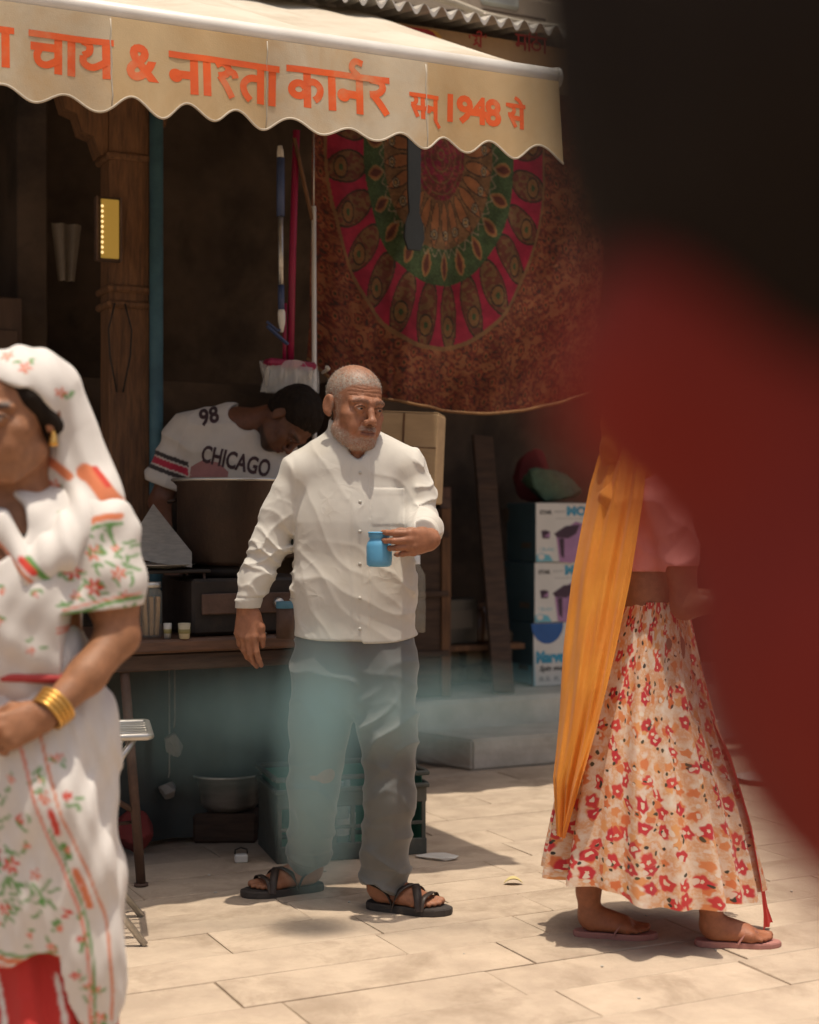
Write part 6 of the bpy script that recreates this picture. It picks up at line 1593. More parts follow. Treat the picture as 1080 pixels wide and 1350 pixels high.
# sari skirt with its loose fold, red petticoat
pe = Fig(); pe.chain([wp_(35, 1100, 0.02), wp_(52, 1350, 0.02), wp_(58, 1440, 0.02)], [0.13, 0.145, 0.150], 0.04, sq=((0, 1, 0), 0.8))
pe.disps.append(lambda P: folds(P, (1, 0.5, 0.1), 0.075, 0.022, 0.15, 3.3, 1.0, 3, True)); pe.cuts.append(lambda P: (GZ+0.075)-P[:, 2])
SV, SF = pe.mesh(0.007); Q = proj(SV); C = np.tile(np.array((0.52, 0.035, 0.03)), (len(SV), 1))
for x in (10, 88): band(C, Q, [(x, 1270), (x+14, 1330), (x+20, 1420)], 7, 'w')
band(C, Q, [(-80, 1425), (60, 1440), (200, 1430)], 10, 'o')
fpart('petticoat', (SV, SF), m_sari, wom, C)
sk = Fig(); SQ2 = ((0, 1, 0), 0.80)
sk.chain([wp_(28, 893, 0.01), wp_(30, 985, 0.02), wp_(30, 1080, 0.02), wp_(38, 1190, 0.02), wp_(48, 1300, 0.02)], [0.150, 0.172, 0.165, 0.172, 0.172], 0.05, sq=SQ2)
sk.chain([wp_(62, 965, -0.10), wp_(82, 1050, -0.11), wp_(103, 1140, -0.09), wp_(118, 1240, -0.07), wp_(120, 1350, -0.06)], [0.06, 0.065, 0.072, 0.066, 0.050], 0.05, sq=((0, 1, 0), 0.6))
sk.disps.append(lambda P: folds(P, (0.75, 0.2, 0.65), 0.17, 0.009, 0.18, 4.4, 1.0, 2, True)+folds(P, (1, 0.3, -0.30), 0.058, 0.007, 0.10, 8.4, 1.0, 2, True)+folds(P, (1, 0.3, 0.35), 0.030, 0.003, 0.15, 2.4, 1.0, 4, True))
def sari_hem(P):
    q = 540+P[:, 0]*KW; hy = np.where(q < 96, 1243+10*np.sin(q*0.06), np.interp(q, [96, 106, 130, 165], [1243, 1300, 1352, 1340])); return (CAM_H-(hy-675)/KW)-P[:, 2]
sk.cuts.append(sari_hem)
SV, SF = sk.mesh(0.0055); Q = proj(SV); C = np.tile(CT['w'], (len(SV), 1)); fr = SV[:, 1] < DW+0.02
for c, r_, k_ in (((8, 1072), 15, 'r'), ((12, 1108), 17, 'd'), ((38, 1120), 13, 'r'), ((-12, 1120), 12, 'r'), ((142, 1322), 11, 'p'), ((118, 1330), 9, 'o')): leaves(C, Q, (c[0]+12, c[1]+14), 6, 20, int(abs(c[0])+2), fr); flower(C, Q, c, r_, k_, fr, 6, c[0])
for c in ((48, 1150), (60, 1172), (30, 1150), (0, 1240), (15, 1040)): leaves(C, Q, c, 5, 15, c[1], fr)
for c in ((20, 930), (80, 1010), (40, 1010), (60, 1210), (20, 1195), (100, 1200)): leaves(C, Q, c, 2, 8, c[1]+1, fr); flower(C, Q, c, 6, 'p', fr, 5)
leaves(C, Q, (72, 1005), 5, 14, 91, fr); flower(C, Q, (84, 1030), 9, 'p', fr, 5)
bp_ = [(62, 955), (78, 1010), (98, 1070), (122, 1130), (140, 1190), (148, 1260), (146, 1330)]
band(C, Q, [(x_+12, y_-3) for x_, y_ in bp_], 3, 'o', fr); band(C, Q, [(x_-13, y_+4) for x_, y_ in bp_], 3.5, 'p', fr); band(C, Q, [(x_-8, y_+2) for x_, y_ in bp_[2:]], 2.5, 'g', fr)
for (s0_, s1_, k_) in (((92, 1050), (100, 1076), 'r'), ((106, 1094), (112, 1108), 'g'), ((120, 1126), (136, 1172), 'o')): band(C, Q, [s0_, ((s0_[0]+s1_[0])/2+1, (s0_[1]+s1_[1])/2), s1_], 9, k_, fr)
for c in ((86, 1036), (126, 1144), (146, 1282), (110, 1100)): flower(C, Q, c, 6, 'p', fr, 5)
leaves(C, Q, (84, 1160), 5, 18, 44, fr); flower(C, Q, (70, 1130), 9, 'p', fr, 5)
for off, wd, k_ in ((0, 7, 'o'), (8, 4, 'g'), (-9, 3, 'p')): band(C, Q, [(-60, 1240-off), (0, 1236-off), (50, 1245-off), (94, 1238-off)], wd, k_, fr)
band(C, Q, [(106, 1345), (130, 1349), (160, 1338)], 8, 'o', fr)
band(C, Q, [(60, 1238), (64, 1300), (60, 1340)], 5, 'g', fr & (Q[:, 0] > 40))
for c, r_, k_ in (((96, 985), 8, 'p'), ((52, 1060), 9, 'r'), ((60, 1095), 7, 'p'), ((108, 1180), 9, 'r'), ((88, 1225), 8, 'p'), ((126, 1215), 8, 'r'), ((30, 1175), 9, 'r'), ((132, 1280), 9, 'p'), ((118, 1262), 8, 'r'), ((8, 1000), 8, 'p'), ((112, 1030), 7, 'r')): leaves(C, Q, (c[0]+5, c[1]+6), 3, 11, c[0]+c[1], fr); flower(C, Q, c, r_, k_, fr, 6, c[1])
fpart('sari', (SV, SF), m_sari, wom, C)
m_gold = M('gold_bangle', (0.75, 0.43, 0.12), (0.6, 0.33, 0.08), rough=0.3, scale=20, bump=0.1, metal=0.7)
ax_ = Vector(wr-wp_(125, 885, -0.08)).normalized(); e1 = ax_.cross(Vector((0, 0, 1))).normalized(); e2 = ax_.cross(e1)
for i in range(4):
    ce = Vector(wr)-ax_*(0.004+0.0095*i)-Vector(wom.location); rd = 0.0355+0.0012*i
    MB().tube([ce+(e1*math.cos(t)+e2*math.sin(t))*rd for t in [2*math.pi*j/28 for j in range(28)]], 0.0046, 6, closed=True).build('bangle', m_gold, wom)
ep = Vector(wc_+wR @ (V3(0.083, 0.004, -0.046)*ws))-Vector(wom.location)
MB().lathe([(0.0005, 0.012), (0.005, 0.006), (0.009, -0.012), (0.010, -0.02), (0.0005, -0.022)], 12, ep).build('earring', m_gold, wom)
nk = [Vector(wp_(22+52*math.cos(R(a)), 672-36*math.sin(R(a)), -0.045-0.03*abs(math.sin(R(a)))))-Vector(wom.location) for a in range(190, 352, 8)]
MB().tube(nk, 0.004, 6).build('necklace', m_strap, wom)
sandal(wom, (wp_(-15, 0, -0.05)[0], DW-0.02, 0), (-0.35, -1), 0.25, GZ-0.0, m_sole, m_strap, STR[:1], -1, 0.012); sandal(wom, (wp_(95, 0)[0], DW+0.08, 0), (-0.35, -1), 0.25, GZ-0.0, m_sole, m_strap, STR[:1], 1, 0.012)
oc_ = wp_(4, 958, -0.21)
ob = crumple('cloth_pouch', 'orange cloth pouch held in the sari-clad woman\'s hands', 'pouch', oc_, (0.085, 0.07, 0.10), M('orange_cloth', (0.70, 0.27, 0.05), (0.55, 0.19, 0.03), rough=0.8), 31)

# ================================================================== woman in flowered skirt, walking away to the right
DR = 4.42
def rp(px, py, dy=0.0): p = at(px, py, DR); return np.array((p.x, p.y+dy, p.z))
lad = thing('person', 'woman in long flowered skirt, pink blouse and orange veil walking past', 'person', (rp(862, 0)[0], DR, GZ), 0)
rc, rR, rs_ = rp(858, 566, 0.0), rotm(80, 8, 0), 1.02
fg = Fig(); head(fg, rc, rR, rs_, fem=True); fg.cone(rc+rR @ V3(0, 0.03, -0.08), rp(846, 650, 0.02), 0.05, 0.06, 0.03)
m1 = fg.mesh(0.0055)
g = Fig()
g.chain([rp(848, 660, 0.02), rp(852, 730, 0.01), rp(858, 780, 0.01), rp(862, 830, 0.0)], [0.10, 0.105, 0.100, 0.085], 0.05, sq=((0, 1, 0), 0.85))
for dy, w0 in ((-0.10, rp(934, 792, -0.14)), (0.13, rp(950, 790, 0.10))):
    g.chain([rp(872, 662, dy), rp(888, 740, dy*1.15), rp(893, 795, dy*1.2), w0], [0.050, 0.043, 0.038, 0.025], 0.02)
    hand(g, w0, (0.95, 0, -0.1), (0, 0.2 if dy < 0 else -0.2, -1), (0.1, 0.9 if dy < 0 else -0.9, 0.2), [(20, 40, 20)]*4, None, 0.92)
F1, F2 = gnd(758, 1233, GZ), gnd(918, 1246, GZ)
d1, d2 = (0.985, -0.17), (0.99, -0.10)
for Fh, dd, sd_ in ((F1, d1, 1), (F2, d2, 1)): foot(g, (Fh.x+dd[0]*0.012, Fh.y+dd[1]*0.012, 0), dd, 0.212, GZ+0.018, sd_)
g.chain([rp(850, 850, 0.05), rp(815, 1040, 0.03), (F1.x+0.04, F1.y, 0.15)], [0.06, 0.05, 0.032], 0.03)
g.chain([rp(874, 850, -0.05), rp(905, 1040, -0.03), (F2.x+0.04, F2.y, 0.15)], [0.06, 0.05, 0.032], 0.03)
m2 = g.mesh(0.0055)
BV, BF = joinm(m1, m2); C = skin_tint(BV, (0.24, 0.105, 0.058), 8.0); face_tint(C, BV, rc, rR, rs_)
ft = BV[:, 2] < 0.2; C[ft] = C[ft]*np.array((1.25, 1.05, 0.95))
fpart('body', (BV, BF), m_skin, lad, C)
hg = Fig(); hg.frame(rc, rR, rs_); hg.ell((0, 0.020, 0.044), (0.080, 0.100, 0.079), k=0.01); hg.ell((0, 0.07, -0.02), (0.06, 0.06, 0.07), k=0.03); hg.ell((0, -0.115, 0.0), (0.07, 0.06, 0.085), k=0.015, op='s')
hg.frame(); fpart('hair', hg.mesh(0.008), m_hair, lad)
bl = Fig()
bl.chain([rp(848, 664, 0.02), rp(852, 735, 0.01)], [0.118, 0.120], 0.04, sq=((0, 1, 0), 0.9))
bl.cone(rp(866, 660, -0.09), rp(866, 660, 0.13), 0.058, 0.058, 0.04); bl.cone(rp(846, 640, 0.02), rp(866, 658, -0.08), 0.05, 0.055, 0.04)
for dy in (-0.10, 0.13): bl.chain([rp(872, 660, dy), rp(887, 738, dy*1.12)], [0.060, 0.056], 0.03)
bl.disps.append(lambda P: folds(P, (0.8, 0.2, 1), 0.075, 0.009, 0.4, 2.4, 2.2, 7)+folds(P, (-0.8, 0, 1), 0.08, 0.006, 0.4, 5.4, 2.2, 7))
bl.cuts.append(lambda P: np.where(P[:, 0] < rp(868, 0)[0], rp(0, 752)[2]-P[:, 2], rp(0, 744)[2]-P[:, 2]))
SV, SF = bl.mesh(0.0055); fpart('blouse', (SV, SF), MA('pink_cotton', rough=0.85, bump=0.1, bscale=300, var=0.06, sheen=0.15), lad, np.tile(np.array((0.62, 0.23, 0.21)), (len(SV), 1)))
# flowered skirt
def skirt_mat():
    m, n, b = _new('flowered_skirt_cotton')
    tc = n.nodes.new('ShaderNodeTexCoord'); mp_ = n.nodes.new('ShaderNodeMapping'); n.links.new(tc.outputs['UV'], mp_.inputs[0]); mp_.inputs[3].default_value = (2.1, 1.0, 1)
    uv = mp_.outputs[0]
    wob = n.nodes.new('ShaderNodeTexNoise'); wob.inputs['Scale'].default_value = 16; n.links.new(uv, wob.inputs['Vector'])
    ad = n.nodes.new('ShaderNodeVectorMath'); ad.operation = 'MULTIPLY_ADD'; n.links.new(wob.outputs['Color'], ad.inputs[0]); ad.inputs[1].default_value = (0.05, 0.05, 0); n.links.new(uv, ad.inputs[2])
    def vor(scale, feat='F1', vec=None, rnd=1.0):
        v = n.nodes.new('ShaderNodeTexVoronoi'); v.voronoi_dimensions = '2D'; v.feature = feat; v.inputs['Scale'].default_value = scale; v.inputs['Randomness'].default_value = rnd
        n.links.new(vec or ad.outputs[0], v.inputs['Vector']); return v
    base = ramp(n, noise_n(n, uv, 13, 6, 0.68), [(0.34, (0.74, 0.64, 0.54)), (0.47, (0.70, 0.50, 0.36)), (0.54, (0.66, 0.33, 0.16)), (0.60, (0.70, 0.50, 0.38)), (0.72, (0.74, 0.65, 0.56))])
    c = base
    def spots(c, scale, size, soft, prob, col1, col2, petals=True):
        v = vor(scale); d = v.outputs['Distance']; sc = n.nodes.new('ShaderNodeSeparateColor'); n.links.new(v.outputs['Color'], sc.inputs[0])
        if petals:
            df = n.nodes.new('ShaderNodeVectorMath'); df.operation = 'SUBTRACT'; n.links.new(ad.outputs[0], df.inputs[0]); n.links.new(v.outputs['Position'], df.inputs[1])
            sp_x = n.nodes.new('ShaderNodeSeparateXYZ'); n.links.new(df.outputs[0], sp_x.inputs[0])
            an = math_n(n, 'ARCTAN2', sp_x.outputs[1], sp_x.outputs[0]); pe_ = math_n(n, 'COSINE', math_n(n, 'MULTIPLY', an, 5.0))
            d = math_n(n, 'DIVIDE', d, math_n(n, 'MULTIPLY_ADD', pe_, 0.13, 0.9))
        f = ramp(n, d, [(size, (1, 1, 1)), (size+soft, (0, 0, 0))])
        keep = math_n(n, 'LESS_THAN', sc.outputs[0], prob); f = math_n(n, 'MULTIPLY', f, keep)
        cc = mixc(n, sc.outputs[1], col1, col2); return mixc(n, f, c, cc), d, keep
    c, _, _ = spots(c, 22, 0.34, 0.14, 0.45, (0.62, 0.15, 0.05), (0.70, 0.34, 0.13))
    c, d, kp = spots(c, 14.5, 0.29, 0.10, 0.74, (0.50, 0.022, 0.035), (0.60, 0.06, 0.045))
    ctr = math_n(n, 'MULTIPLY', ramp(n, d, [(0.07, (1, 1, 1)), (0.10, (0, 0, 0))]), kp); c = mixc(n, ctr, c, (0.72, 0.55, 0.40))
    c, _, _ = spots(c, 30, 0.17, 0.05, 0.30, (0.035, 0.03, 0.025), (0.09, 0.07, 0.03), False)
    c, _, _ = spots(c, 38, 0.26, 0.08, 0.22, (0.72, 0.62, 0.50), (0.70, 0.50, 0.40), False)
    n.links.new(c, b.inputs['Base Color']); b.inputs['Roughness'].default_value = 0.8; b.inputs['Sheen Weight'].default_value = 0.1
    add_bump(n, b, noise_n(n, uv, 300, 2), 0.1, 0.003)
    tr = n.nodes.new('ShaderNodeBsdfTranslucent'); n.links.new(c, tr.inputs[0]); mx = n.nodes.new('ShaderNodeMixShader'); mx.inputs[0].default_value = 0.12
    n.links.new(b.outputs[0], mx.inputs[1]); n.links.new(tr.outputs[0], mx.inputs[2]); n.links.new(mx.outputs[0], n.nodes['Material Output'].inputs[0])
    return m
zt0 = rp(0, 792)[2]; zb0 = 0.172
def skirt(u, v):
    th = u*2*math.pi
    z = zt0+(zb0-zt0)*v
    pyc = 675-(z-CAM_H)*FPX/DR
    lx = np.interp(pyc, [792, 830, 880, 950, 1020, 1090, 1150, 1200], [818, 803, 786, 766, 752, 741, 732, 727])
    rx = np.interp(pyc, [792, 830, 880, 950, 1020, 1090, 1150, 1200], [904, 911, 920, 936, 957, 975, 988, 996])
    cx = ((lx+rx)/2-540)/FPX*DR; ra = (rx-lx)/2/FPX*DR; rb_ = np.minimum(ra*0.92, 0.10+0.20*v)
    fo = (0.55*np.cos(th*11+1.5*np.sin(th*2)+0.8*v)+0.45*np.cos(th*17+1.2+2*np.sin(th)))
    am = 0.005+0.040*v**1.2
    k = 1+am*fo/np.maximum(ra, 0.08)
    zz_ = z + v*(0.012*np.sin(th*2+0.6)+0.008*np.sin(th*5)) - 0.02*v*np.cos(th)*1.0
    return np.stack([cx+ra*k*np.cos(th), DR+0.0+rb_*k*np.sin(th), zz_], -1)
Pk, fk, uvk = sheet(skirt, 420, 90)
fpart('skirt', (Pk, fk), skirt_mat(), lad, None, uvk)
# orange veil hanging down the back
def veil_fn(u, v):
    py = 575+(1092-575)*v
    lx = np.interp(py, [575, 600, 640, 700, 760, 850, 950, 1020, 1092], [806, 792, 779, 766, 754, 742, 733, 725, 731])
    rx = np.interp(py, [575, 600, 640, 700, 760, 850, 950, 1020, 1092], [846, 846, 841, 832, 822, 802, 778, 757, 737])
    px = lx+(rx-lx)*u
    k0 = np.interp(py, [575, 660, 760, 900, 1000, 1092], [0.07, 0.05, 0.02, -0.03, -0.07, -0.10])
    k1 = np.interp(py, [575, 660, 760, 900, 1000, 1092], [-0.08, -0.145, -0.150, -0.185, -0.185, -0.16])
    dy = k0+(k1-k0)*np.sin(u*math.pi/2)**0.8
    fo = 0.012*np.sin(u*9+3.2*v+0.9*np.sin(v*7))+0.006*np.sin(u*21-5*v+1.5*np.sin(v*5))+0.003*np.sin(u*37+6*v)
    D_ = DR+dy+fo
    return np.stack([(px-540)/FPX*DR+0.35*fo, D_, CAM_H-(py-675)/FPX*DR+0.006*np.sin(u*9)], -1)
Pv, fv, _ = sheet(veil_fn, 90, 170)
vh = Fig(); vh.frame(rc, rR, rs_); vh.ell((0, 0.03, 0.038), (0.093, 0.112, 0.094), k=0.01); vh.ell((0, 0.085, -0.05), (0.075, 0.05, 0.09), k=0.04); vh.ell((0, -0.13, -0.06), (0.08, 0.14, 0.13), k=0.008, op='s'); vh.ell((0, 0.015, 0.015), (0.085, 0.106, 0.09), k=0.004, op='s'); vh.frame()
vh.cone(rp(846, 625, -0.03), rp(815, 660, -0.04), 0.055, 0.06, 0.04)
vh.disps.append(lambda P: folds(P, (0.8, 0.3, 0.6), 0.05, 0.006, 0.3, 3.0, 2, 6))
mvh = vh.mesh(0.006)
def veil_mat():
    m, n, b = _new('orange_net_voile')
    v = coords(n); c = ramp(n, noise_n(n, v, 8, 5), [(0.3, (0.85, 0.34, 0.035)), (0.7, (0.80, 0.28, 0.028))])
    n.links.new(c, b.inputs['Base Color']); b.inputs['Roughness'].default_value = 0.7; b.inputs['Sheen Weight'].default_value = 0.2
    wv = n.nodes.new('ShaderNodeTexWave'); wv.inputs['Scale'].default_value = 95; wv.bands_direction = 'Z'; wv.inputs['Distortion'].default_value = 2.0; n.links.new(v, wv.inputs['Vector'])
    add_bump(n, b, wv.outputs[1], 0.35, 0.003)
    tr = n.nodes.new('ShaderNodeBsdfTranslucent'); n.links.new(c, tr.inputs[0]); mx = n.nodes.new('ShaderNodeMixShader'); mx.inputs[0].default_value = 0.35
    n.links.new(b.outputs[0], mx.inputs[1]); n.links.new(tr.outputs[0], mx.inputs[2]); n.links.new(mx.outputs[0], n.nodes['Material Output'].inputs[0])
    return m
fpart('veil', joinm(mvh, (Pv, fv)), veil_mat(), lad)
# red scarf end trailing at the front of the skirt
def red_fn(u, v):
    py = 930+(1222-930)*v
    cxp = np.interp(py, [930, 1000, 1090, 1160, 1222], [930, 962, 989, 1003, 1010]); wd = np.interp(py, [930, 1100, 1200, 1222], [10, 10, 16, 24])
    fo = 0.010*np.sin(u*12+v*4)
    return np.stack([((cxp+wd*(u-0.4))-540)/FPX*DR, DR-0.05+0.10*u+fo, CAM_H-(py-675)/FPX*DR], -1)
Pv, fv, _ = sheet(red_fn, 16, 60); fpart('scarf_end', (Pv, fv), M('red_cotton', (0.58, 0.05, 0.035), (0.45, 0.03, 0.03), rough=0.8, trans=0.2), lad)
m_pks = M('dusty_pink_rubber', (0.42, 0.19, 0.16), (0.34, 0.15, 0.125), rough=0.7, scale=20, bump=0.1)
STF = [([(0.118, 0.040, -0.004), (0.14, 0.034, 0.026), (0.168, 0.020, 0.030), (0.188, 0.014, 0.012)], 0.014, 0.002), ([(0.118, -0.040, -0.004), (0.14, -0.032, 0.028), (0.168, 0.0, 0.030), (0.188, 0.012, 0.012)], 0.014, 0.002)]
sandal(lad, F1, d1, 0.238, GZ, m_pks, m_pks, STF, 1, 0.018, 0.85); sandal(lad, F2, d2, 0.238, GZ, m_pks, m_pks, STF, 1, 0.018, 0.85)

# ================================================================== passer-by close to the camera: dark hair, red dress
OX, OY = -0.047, -0.175      # where the passer-by stands
def fv_(x, y, z): return V3(x+OX, y+OY, z)
fp_ = thing('person', 'out-of-focus passer-by with long dark hair and deep red dress', 'person', (0.30+OX, 0.55+OY, GZ), 0)
g = Fig()
pc_, pR = V3(0.172, 0.41, 1.44), rotm(150, 0, 0)
head(g, pc_, pR, 1.05, fem=True); g.cone(pc_+V3(0.02, 0.02, -0.08), V3(0.215, 0.43, 1.26), 0.050, 0.06, 0.03)
g.chain([fv_(0.345, 0.62, 1.20), fv_(0.345, 0.62, 1.0), fv_(0.35, 0.60, 0.85)], [0.10, 0.10, 0.12], 0.05)
for sx in (-1, 1):
    a0 = V3(0.14, 0.36, 1.215) if sx < 0 else fv_(0.47, 0.64, 1.215); e0 = V3(0.225, 0.36, 1.02) if sx < 0 else fv_(0.50, 0.62, 1.02); w0 = fv_(0.36, 0.40, 0.98) if sx < 0 else fv_(0.46, 0.44, 0.98)
    g.chain([a0, e0, w0], [0.05, 0.04, 0.027], 0.03); hand(g, w0, (0.4*(-sx), -0.7, 0.3), (0, 0.3, 0.8), (-sx*0.3, -0.2, 0.9), [(30, 40, 20)]*4, None, 0.95)
    g.chain([fv_(0.33+sx*0.07, 0.57, 0.84), fv_(0.33+sx*0.07, 0.56, 0.48), fv_(0.33+sx*0.07, 0.58, 0.10)], [0.085, 0.055, 0.036], 0.03); foot(g, (0.33+sx*0.07+OX, 0.60+OY, 0), (0.1*sx, -1), 0.24, GZ, -sx)
BV, BF = g.mesh(0.007); C = skin_tint(BV, (0.16, 0.07, 0.04)); face_tint(C, BV, pc_, pR, 1.05); fpart('body', (BV, BF), m_skin, fp_, C)
hg = Fig(); hg.ell(V3(0.170, 0.40, 1.47), (0.127, 0.135, 0.135), k=0.01); hg.chain([V3(0.170, 0.39, 1.45), V3(0.169, 0.38, 1.376), V3(0.205, 0.38, 1.366)], [0.127, 0.125, 0.118], 0.05)
hg.disps.append(lambda P: -0.008*(vnoise(P*np.array((50, 50, 12)))-0.4)); fpart('hair', hg.mesh(0.007), m_hair, fp_)
dr = Fig()
dr.chain([fv_(0.345, 0.62, 1.215), fv_(0.345, 0.62, 1.05), fv_(0.35, 0.60, 0.85), fv_(0.35, 0.60, 0.25)], [0.125, 0.125, 0.16, 0.21], 0.06, sq=((0, 1, 0), 0.8))
dr.cone(V3(0.142, 0.36, 1.222), fv_(0.47, 0.64, 1.205), 0.058, 0.060, 0.04); dr.chain([V3(0.138, 0.355, 1.228), V3(0.140, 0.355, 1.217), V3(0.195, 0.355, 1.150)], [0.062, 0.064, 0.048], 0.03); dr.chain([fv_(0.47, 0.64, 1.22), fv_(0.50, 0.64, 1.11)], [0.066, 0.058], 0.03)
dr.chain([V3(0.067, 0.36, 1.285), V3(0.11, 0.37, 1.281), V3(0.19, 0.40, 1.264)], [0.031, 0.027, 0.045], 0.035)
dr.disps.append(lambda P: folds(P, (0.8, 0.2, 0.6), 0.045, 0.006, 0.3, 3.0, 2, 6)); SV, SF = dr.mesh(0.007)
fpart('dress', (SV, SF), M('deep_red_cotton', (0.24, 0.020, 0.011), (0.16, 0.013, 0.008), rough=0.9, scale=14), fp_)
# ================================================================== printed mop-bucket boxes, green sack
m_bxb = M('blue_printed_card', (0.085, 0.165, 0.20), (0.065, 0.13, 0.16), rough=0.6, scale=4, bump=0.05, dirt=(0.05, 0.06, 0.06), dirt_amt=0.6)
m_bxw = M('white_printed_card', (0.66, 0.64, 0.60), (0.60, 0.58, 0.54), rough=0.55, scale=4, bump=0.03)
m_ink = M('black_ink', (0.03, 0.03, 0.03), rough=0.6, bump=0); m_grey = M('grey_ink', (0.36, 0.36, 0.35), rough=0.6, bump=0)
m_cy = M('cyan_ink', (0.05, 0.33, 0.50), rough=0.6, bump=0); m_lcy = M('pale_cyan_ink', (0.15, 0.47, 0.58), rough=0.6, bump=0); m_bl = M('royal_blue_ink', (0.03, 0.12, 0.36), rough=0.6, bump=0)
m_pur = M('lilac_ink', (0.42, 0.22, 0.40), rough=0.6, bump=0); m_plum = M('plum_ink', (0.07, 0.035, 0.06), rough=0.6, bump=0); m_shd = M('tan_ink', (0.20, 0.16, 0.13), rough=0.6, bump=0)
BXP = atb(703, 903, 2.50); BXW, BXD = 0.42, 0.32
BZ0 = 0.317
sc_bx = ab(703, 2.5)/FPX
Hs = [(905-821)*sc_bx, (821-741)*sc_bx, (741-662)*sc_bx]
labs = ['white and blue mop-bucket box at the bottom of the stack', 'white mop-bucket box in the middle of the stack', 'white mop-bucket box with lilac bucket picture on top of the stack']
z = BZ0
for i in range(3):
    t = thing('mop_box', labs[i], 'box', F((BXP-O0).dot(UA)+0.004*i, 2.5-0.006*i, z), PSI+R((0, 1.0, -0.8)[i]), None)
    H = Hs[i]-0.002
    bd = MB().box((BXW/2, BXD/2, H/2), (BXW, BXD, H), ch=0.004).build('carton_body', m_bxb, t)
    pn = MB().box((BXW/2, -0.0012, H/2), (BXW-0.003, 0.002, H-0.003), ch=0.0005).build('front_panel', m_bxw, t)
    def fr_(x, y, o=0.0028): return (x, -o, y)
    def ptxt(s, x, y, w_, h_, mat, bold=0.03, shear=0.0):
        bm = text_bm(s, 1.0, bold, shear); xs = [v.co.x for v in bm.verts]; ys = [v.co.y for v in bm.verts]
        for v in bm.verts: v.co = ((v.co.x-min(xs))/(max(xs)-min(xs))*w_, (v.co.y-min(ys))/(max(ys)-min(ys))*h_, 0)
        place_bm([(bm, x, y)], fr_, 'lettering', mat, pn)
    def shape(pts, mat, o=0.0025, name='printed_picture'):
        MB().prism(pts, 0.0008, (0, -o, 0), (1, 0, 0), (0, 0, 1)).build(name, mat, pn)
    k_ = sc_bx*1.03
    if i > 0:
        ptxt('STAR', 6*k_, H-15*k_, 18*k_, 5.5*k_, m_ink, 0.05); ptxt('sampoorna', 27*k_, H-14*k_, 16*k_, 4*k_, m_grey, 0.0, 0.4)
        ptxt('MOP', 46*k_, H-17*k_, 40*k_, 13*k_, m_cy, 0.06); shape([(30*k_, H-20*k_), (90*k_, H-20*k_), (90*k_, H-20.7*k_), (30*k_, H-20.7*k_)], m_grey)
        shape([(8*k_, H-36*k_), (10*k_, H-46*k_), (20*k_, H-46*k_), (21*k_, H-37*k_), (14*k_, H-35*k_)], m_plum); shape([(12*k_, H-44*k_), (21*k_, H-44*k_), (21*k_, H-38*k_)], m_pur, 0.003)
        shape([(30*k_, H-42*k_), (35*k_, H-76*k_), (62*k_, H-80*k_)[:2] if False else (52*k_, H-78*k_), (72*k_, H-70*k_), (74*k_, H-28*k_), (60*k_, H-24*k_)], m_pur, 0.0025)
        shape([(27*k_, H-40*k_), (44*k_, H-30*k_), (66*k_, H-28*k_), (60*k_, H-40*k_), (48*k_, H-46*k_), (32*k_, H-45*k_)], m_plum, 0.0031); shape([(34*k_, H-46*k_), (42*k_, H-46*k_), (42*k_, H-72*k_), (37*k_, H-68*k_)], m_plum, 0.0031)
        ptxt('1 Bucket', 5*k_, H-62*k_, 22*k_, 5*k_, m_lcy, 0.0, 0.3)
        shape([(0.003, 0.004), (0.003, 9*k_), (8*k_, 12*k_), (14*k_, 10*k_), (20*k_, 9*k_), (26*k_, 0.004)], m_lcy, 0.0027); shape([(8*k_+5*k_*math.cos(q), 7*k_+4*k_*math.sin(q)) for q in [j*0.7 for j in range(9)]], m_bxw, 0.0032)
    else:
        cx_ = 21*k_; shape([(cx_+24*k_*math.cos(R(q)), H-0.004+26*k_*math.sin(R(q))) for q in range(180, 361, 12)], m_bl, 0.0026); shape([(0.004, H-0.003), (44*k_, H-0.003), (44*k_, H-7*k_), (0.004, H-7*k_)], m_bl, 0.0024)
        ptxt('ELINOR', 6*k_, H-17*k_, 30*k_, 8*k_, m_bxw, 0.05); ptxt('Marvel', 4*k_, H-52*k_, 46*k_, 16*k_, m_cy, 0.07); ptxt('Spin mop', 9*k_, H-64*k_, 40*k_, 9*k_, m_ink, 0.04, 0.25); ptxt('B.S. R', 9*k_, 6*k_, 30*k_, 6*k_, m_grey)
        shape([(0.003, 0.003), (0.003, H-30*k_), (1.5*k_, H-50*k_), (2.5*k_, 0.003)], m_lcy, 0.0027)
    # left side print: shield emblem and panel
    sd = MB(); sd.prism([(-0.05, H*0.9), (-0.05, H*0.72), (-0.09, H*0.62), (-0.13, H*0.72), (-0.13, H*0.9)], 0.0008, (-0.0025, 0, 0), (0, 1, 0), (0, 0, 1)); sd.v = [(x, y+0.42, z_) for x, y, z_ in sd.v]
    sd.build('printed_emblem', m_shd, bd)
    MB().box((-0.0008, 0.10, H*0.28), (0.0012, 0.10, 0.03), ch=0.0003).build('printed_stripe', m_shd, bd)
    if i == 0: MB().box((-0.0009, 0.12, H*0.18), (0.001, 0.20, H*0.30), ch=0.0003).build('printed_stripe', m_lcy, bd)
    z += Hs[i]
m_sack = M('green_net_sack', (0.07, 0.13, 0.085), (0.04, 0.08, 0.055), rough=0.7, scale=14, bump=0.5, bscale=40)
q = F((BXP-O0).dot(UA)+0.20, 2.62, z); crumple('green_sack', 'crumpled green net sack on top of the mop-bucket boxes', 'sack', q, (0.40, 0.26, 0.20), m_sack, 12, PSI)
m_redb = M('red_bundle_cloth', (0.20, 0.03, 0.03), rough=0.8)
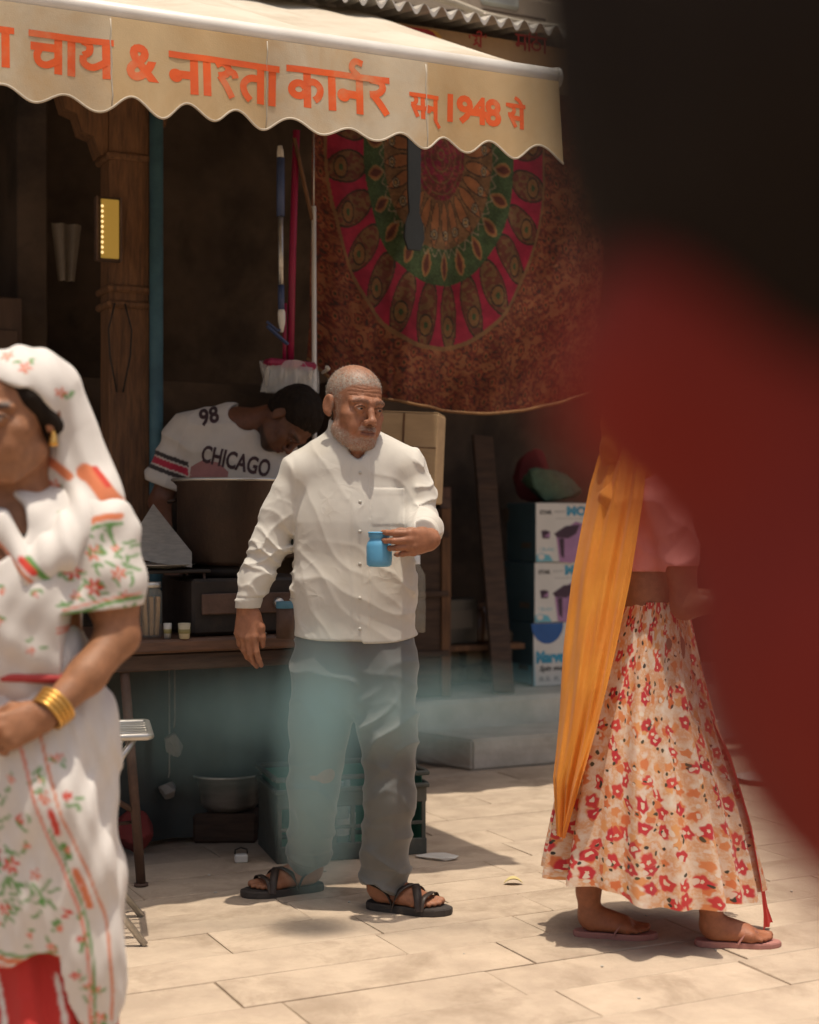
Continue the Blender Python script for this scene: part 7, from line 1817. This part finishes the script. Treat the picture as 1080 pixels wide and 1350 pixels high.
q = F((BXP-O0).dot(UA)+0.22, 2.86, z); crumple('red_bundle', 'dull red cloth bundle behind the green sack', 'bundle', q, (0.26, 0.22, 0.42), m_redb, 14, PSI)
# shallow dish on the paving beyond the skirt
g = gnd(1010, 1030, GZ); o = MB().lathe([(0.001, 0.004), (0.10, 0.004), (0.135, 0.022), (0.138, 0.024), (0.10, 0.0), (0.001, 0.0)], 32).build('shallow_pan', m_tin); o.location = (g.x, g.y, GZ+0.001); props(o, 'shallow pale tin pan on the paving past the flowered skirt', 'pan')

# ================================================================== added blue-green volume imitating the blur of an out-of-focus near object
def blur_volume_mat():
    m = bpy.data.materials.new('blue_green_blur'); m.use_nodes = True; n = m.node_tree; n.nodes.clear()
    out = n.nodes.new('ShaderNodeOutputMaterial'); pv = n.nodes.new('ShaderNodeVolumePrincipled')
    pv.inputs['Color'].default_value = (0.46, 0.74, 0.78, 1); pv.inputs['Anisotropy'].default_value = 0.2
    tc = n.nodes.new('ShaderNodeTexCoord')
    def blob(c, r):
        mp_ = n.nodes.new('ShaderNodeMapping'); n.links.new(tc.outputs['Object'], mp_.inputs[0]); mp_.vector_type = 'TEXTURE'
        mp_.inputs[1].default_value = c; mp_.inputs[3].default_value = r
        ln = n.nodes.new('ShaderNodeVectorMath'); ln.operation = 'LENGTH'; n.links.new(mp_.outputs[0], ln.inputs[0])
        return ramp(n, ln.outputs['Value'], [(0.0, (1, 1, 1)), (0.45, (0.55, 0.55, 0.55)), (1.0, (0, 0, 0))])
    a = blob((0, 0, 0.0), (0.155, 0.13, 0.46)); b_ = blob((0.20, 0, 0.16), (0.66, 0.13, 0.17)); c_ = blob((-0.30, 0, 0.10), (0.35, 0.13, 0.22))
    s = math_n(n, 'ADD', math_n(n, 'MULTIPLY', a, 7.0), math_n(n, 'ADD', math_n(n, 'MULTIPLY', b_, 3.4), math_n(n, 'MULTIPLY', c_, 1.2)))
    mpn = n.nodes.new('ShaderNodeMapping'); n.links.new(tc.outputs['Object'], mpn.inputs[0]); mpn.inputs[3].default_value = (1, 1, 0.45)
    nz = ramp(n, noise_n(n, mpn.outputs[0], 5.0, 3, 0.5), [(0.25, (0.45, 0.45, 0.45)), (0.7, (1, 1, 1))])
    s = math_n(n, 'MULTIPLY', s, nz)
    n.links.new(s, pv.inputs['Density']); n.links.new(pv.outputs[0], out.inputs['Volume'])
    return m
sc0 = at(420, 1005, 4.42)
mb = MB().box((0.10, 0, 0), (1.52, 0.27, 0.94), ch=0.10)
sm = mb.build('blur_volume', blur_volume_mat()); sm.location = sc0
props(sm, 'added thin blue-green volume imitating an out-of-focus blur before the grey trousers', 'blur_volume', kind='stuff')
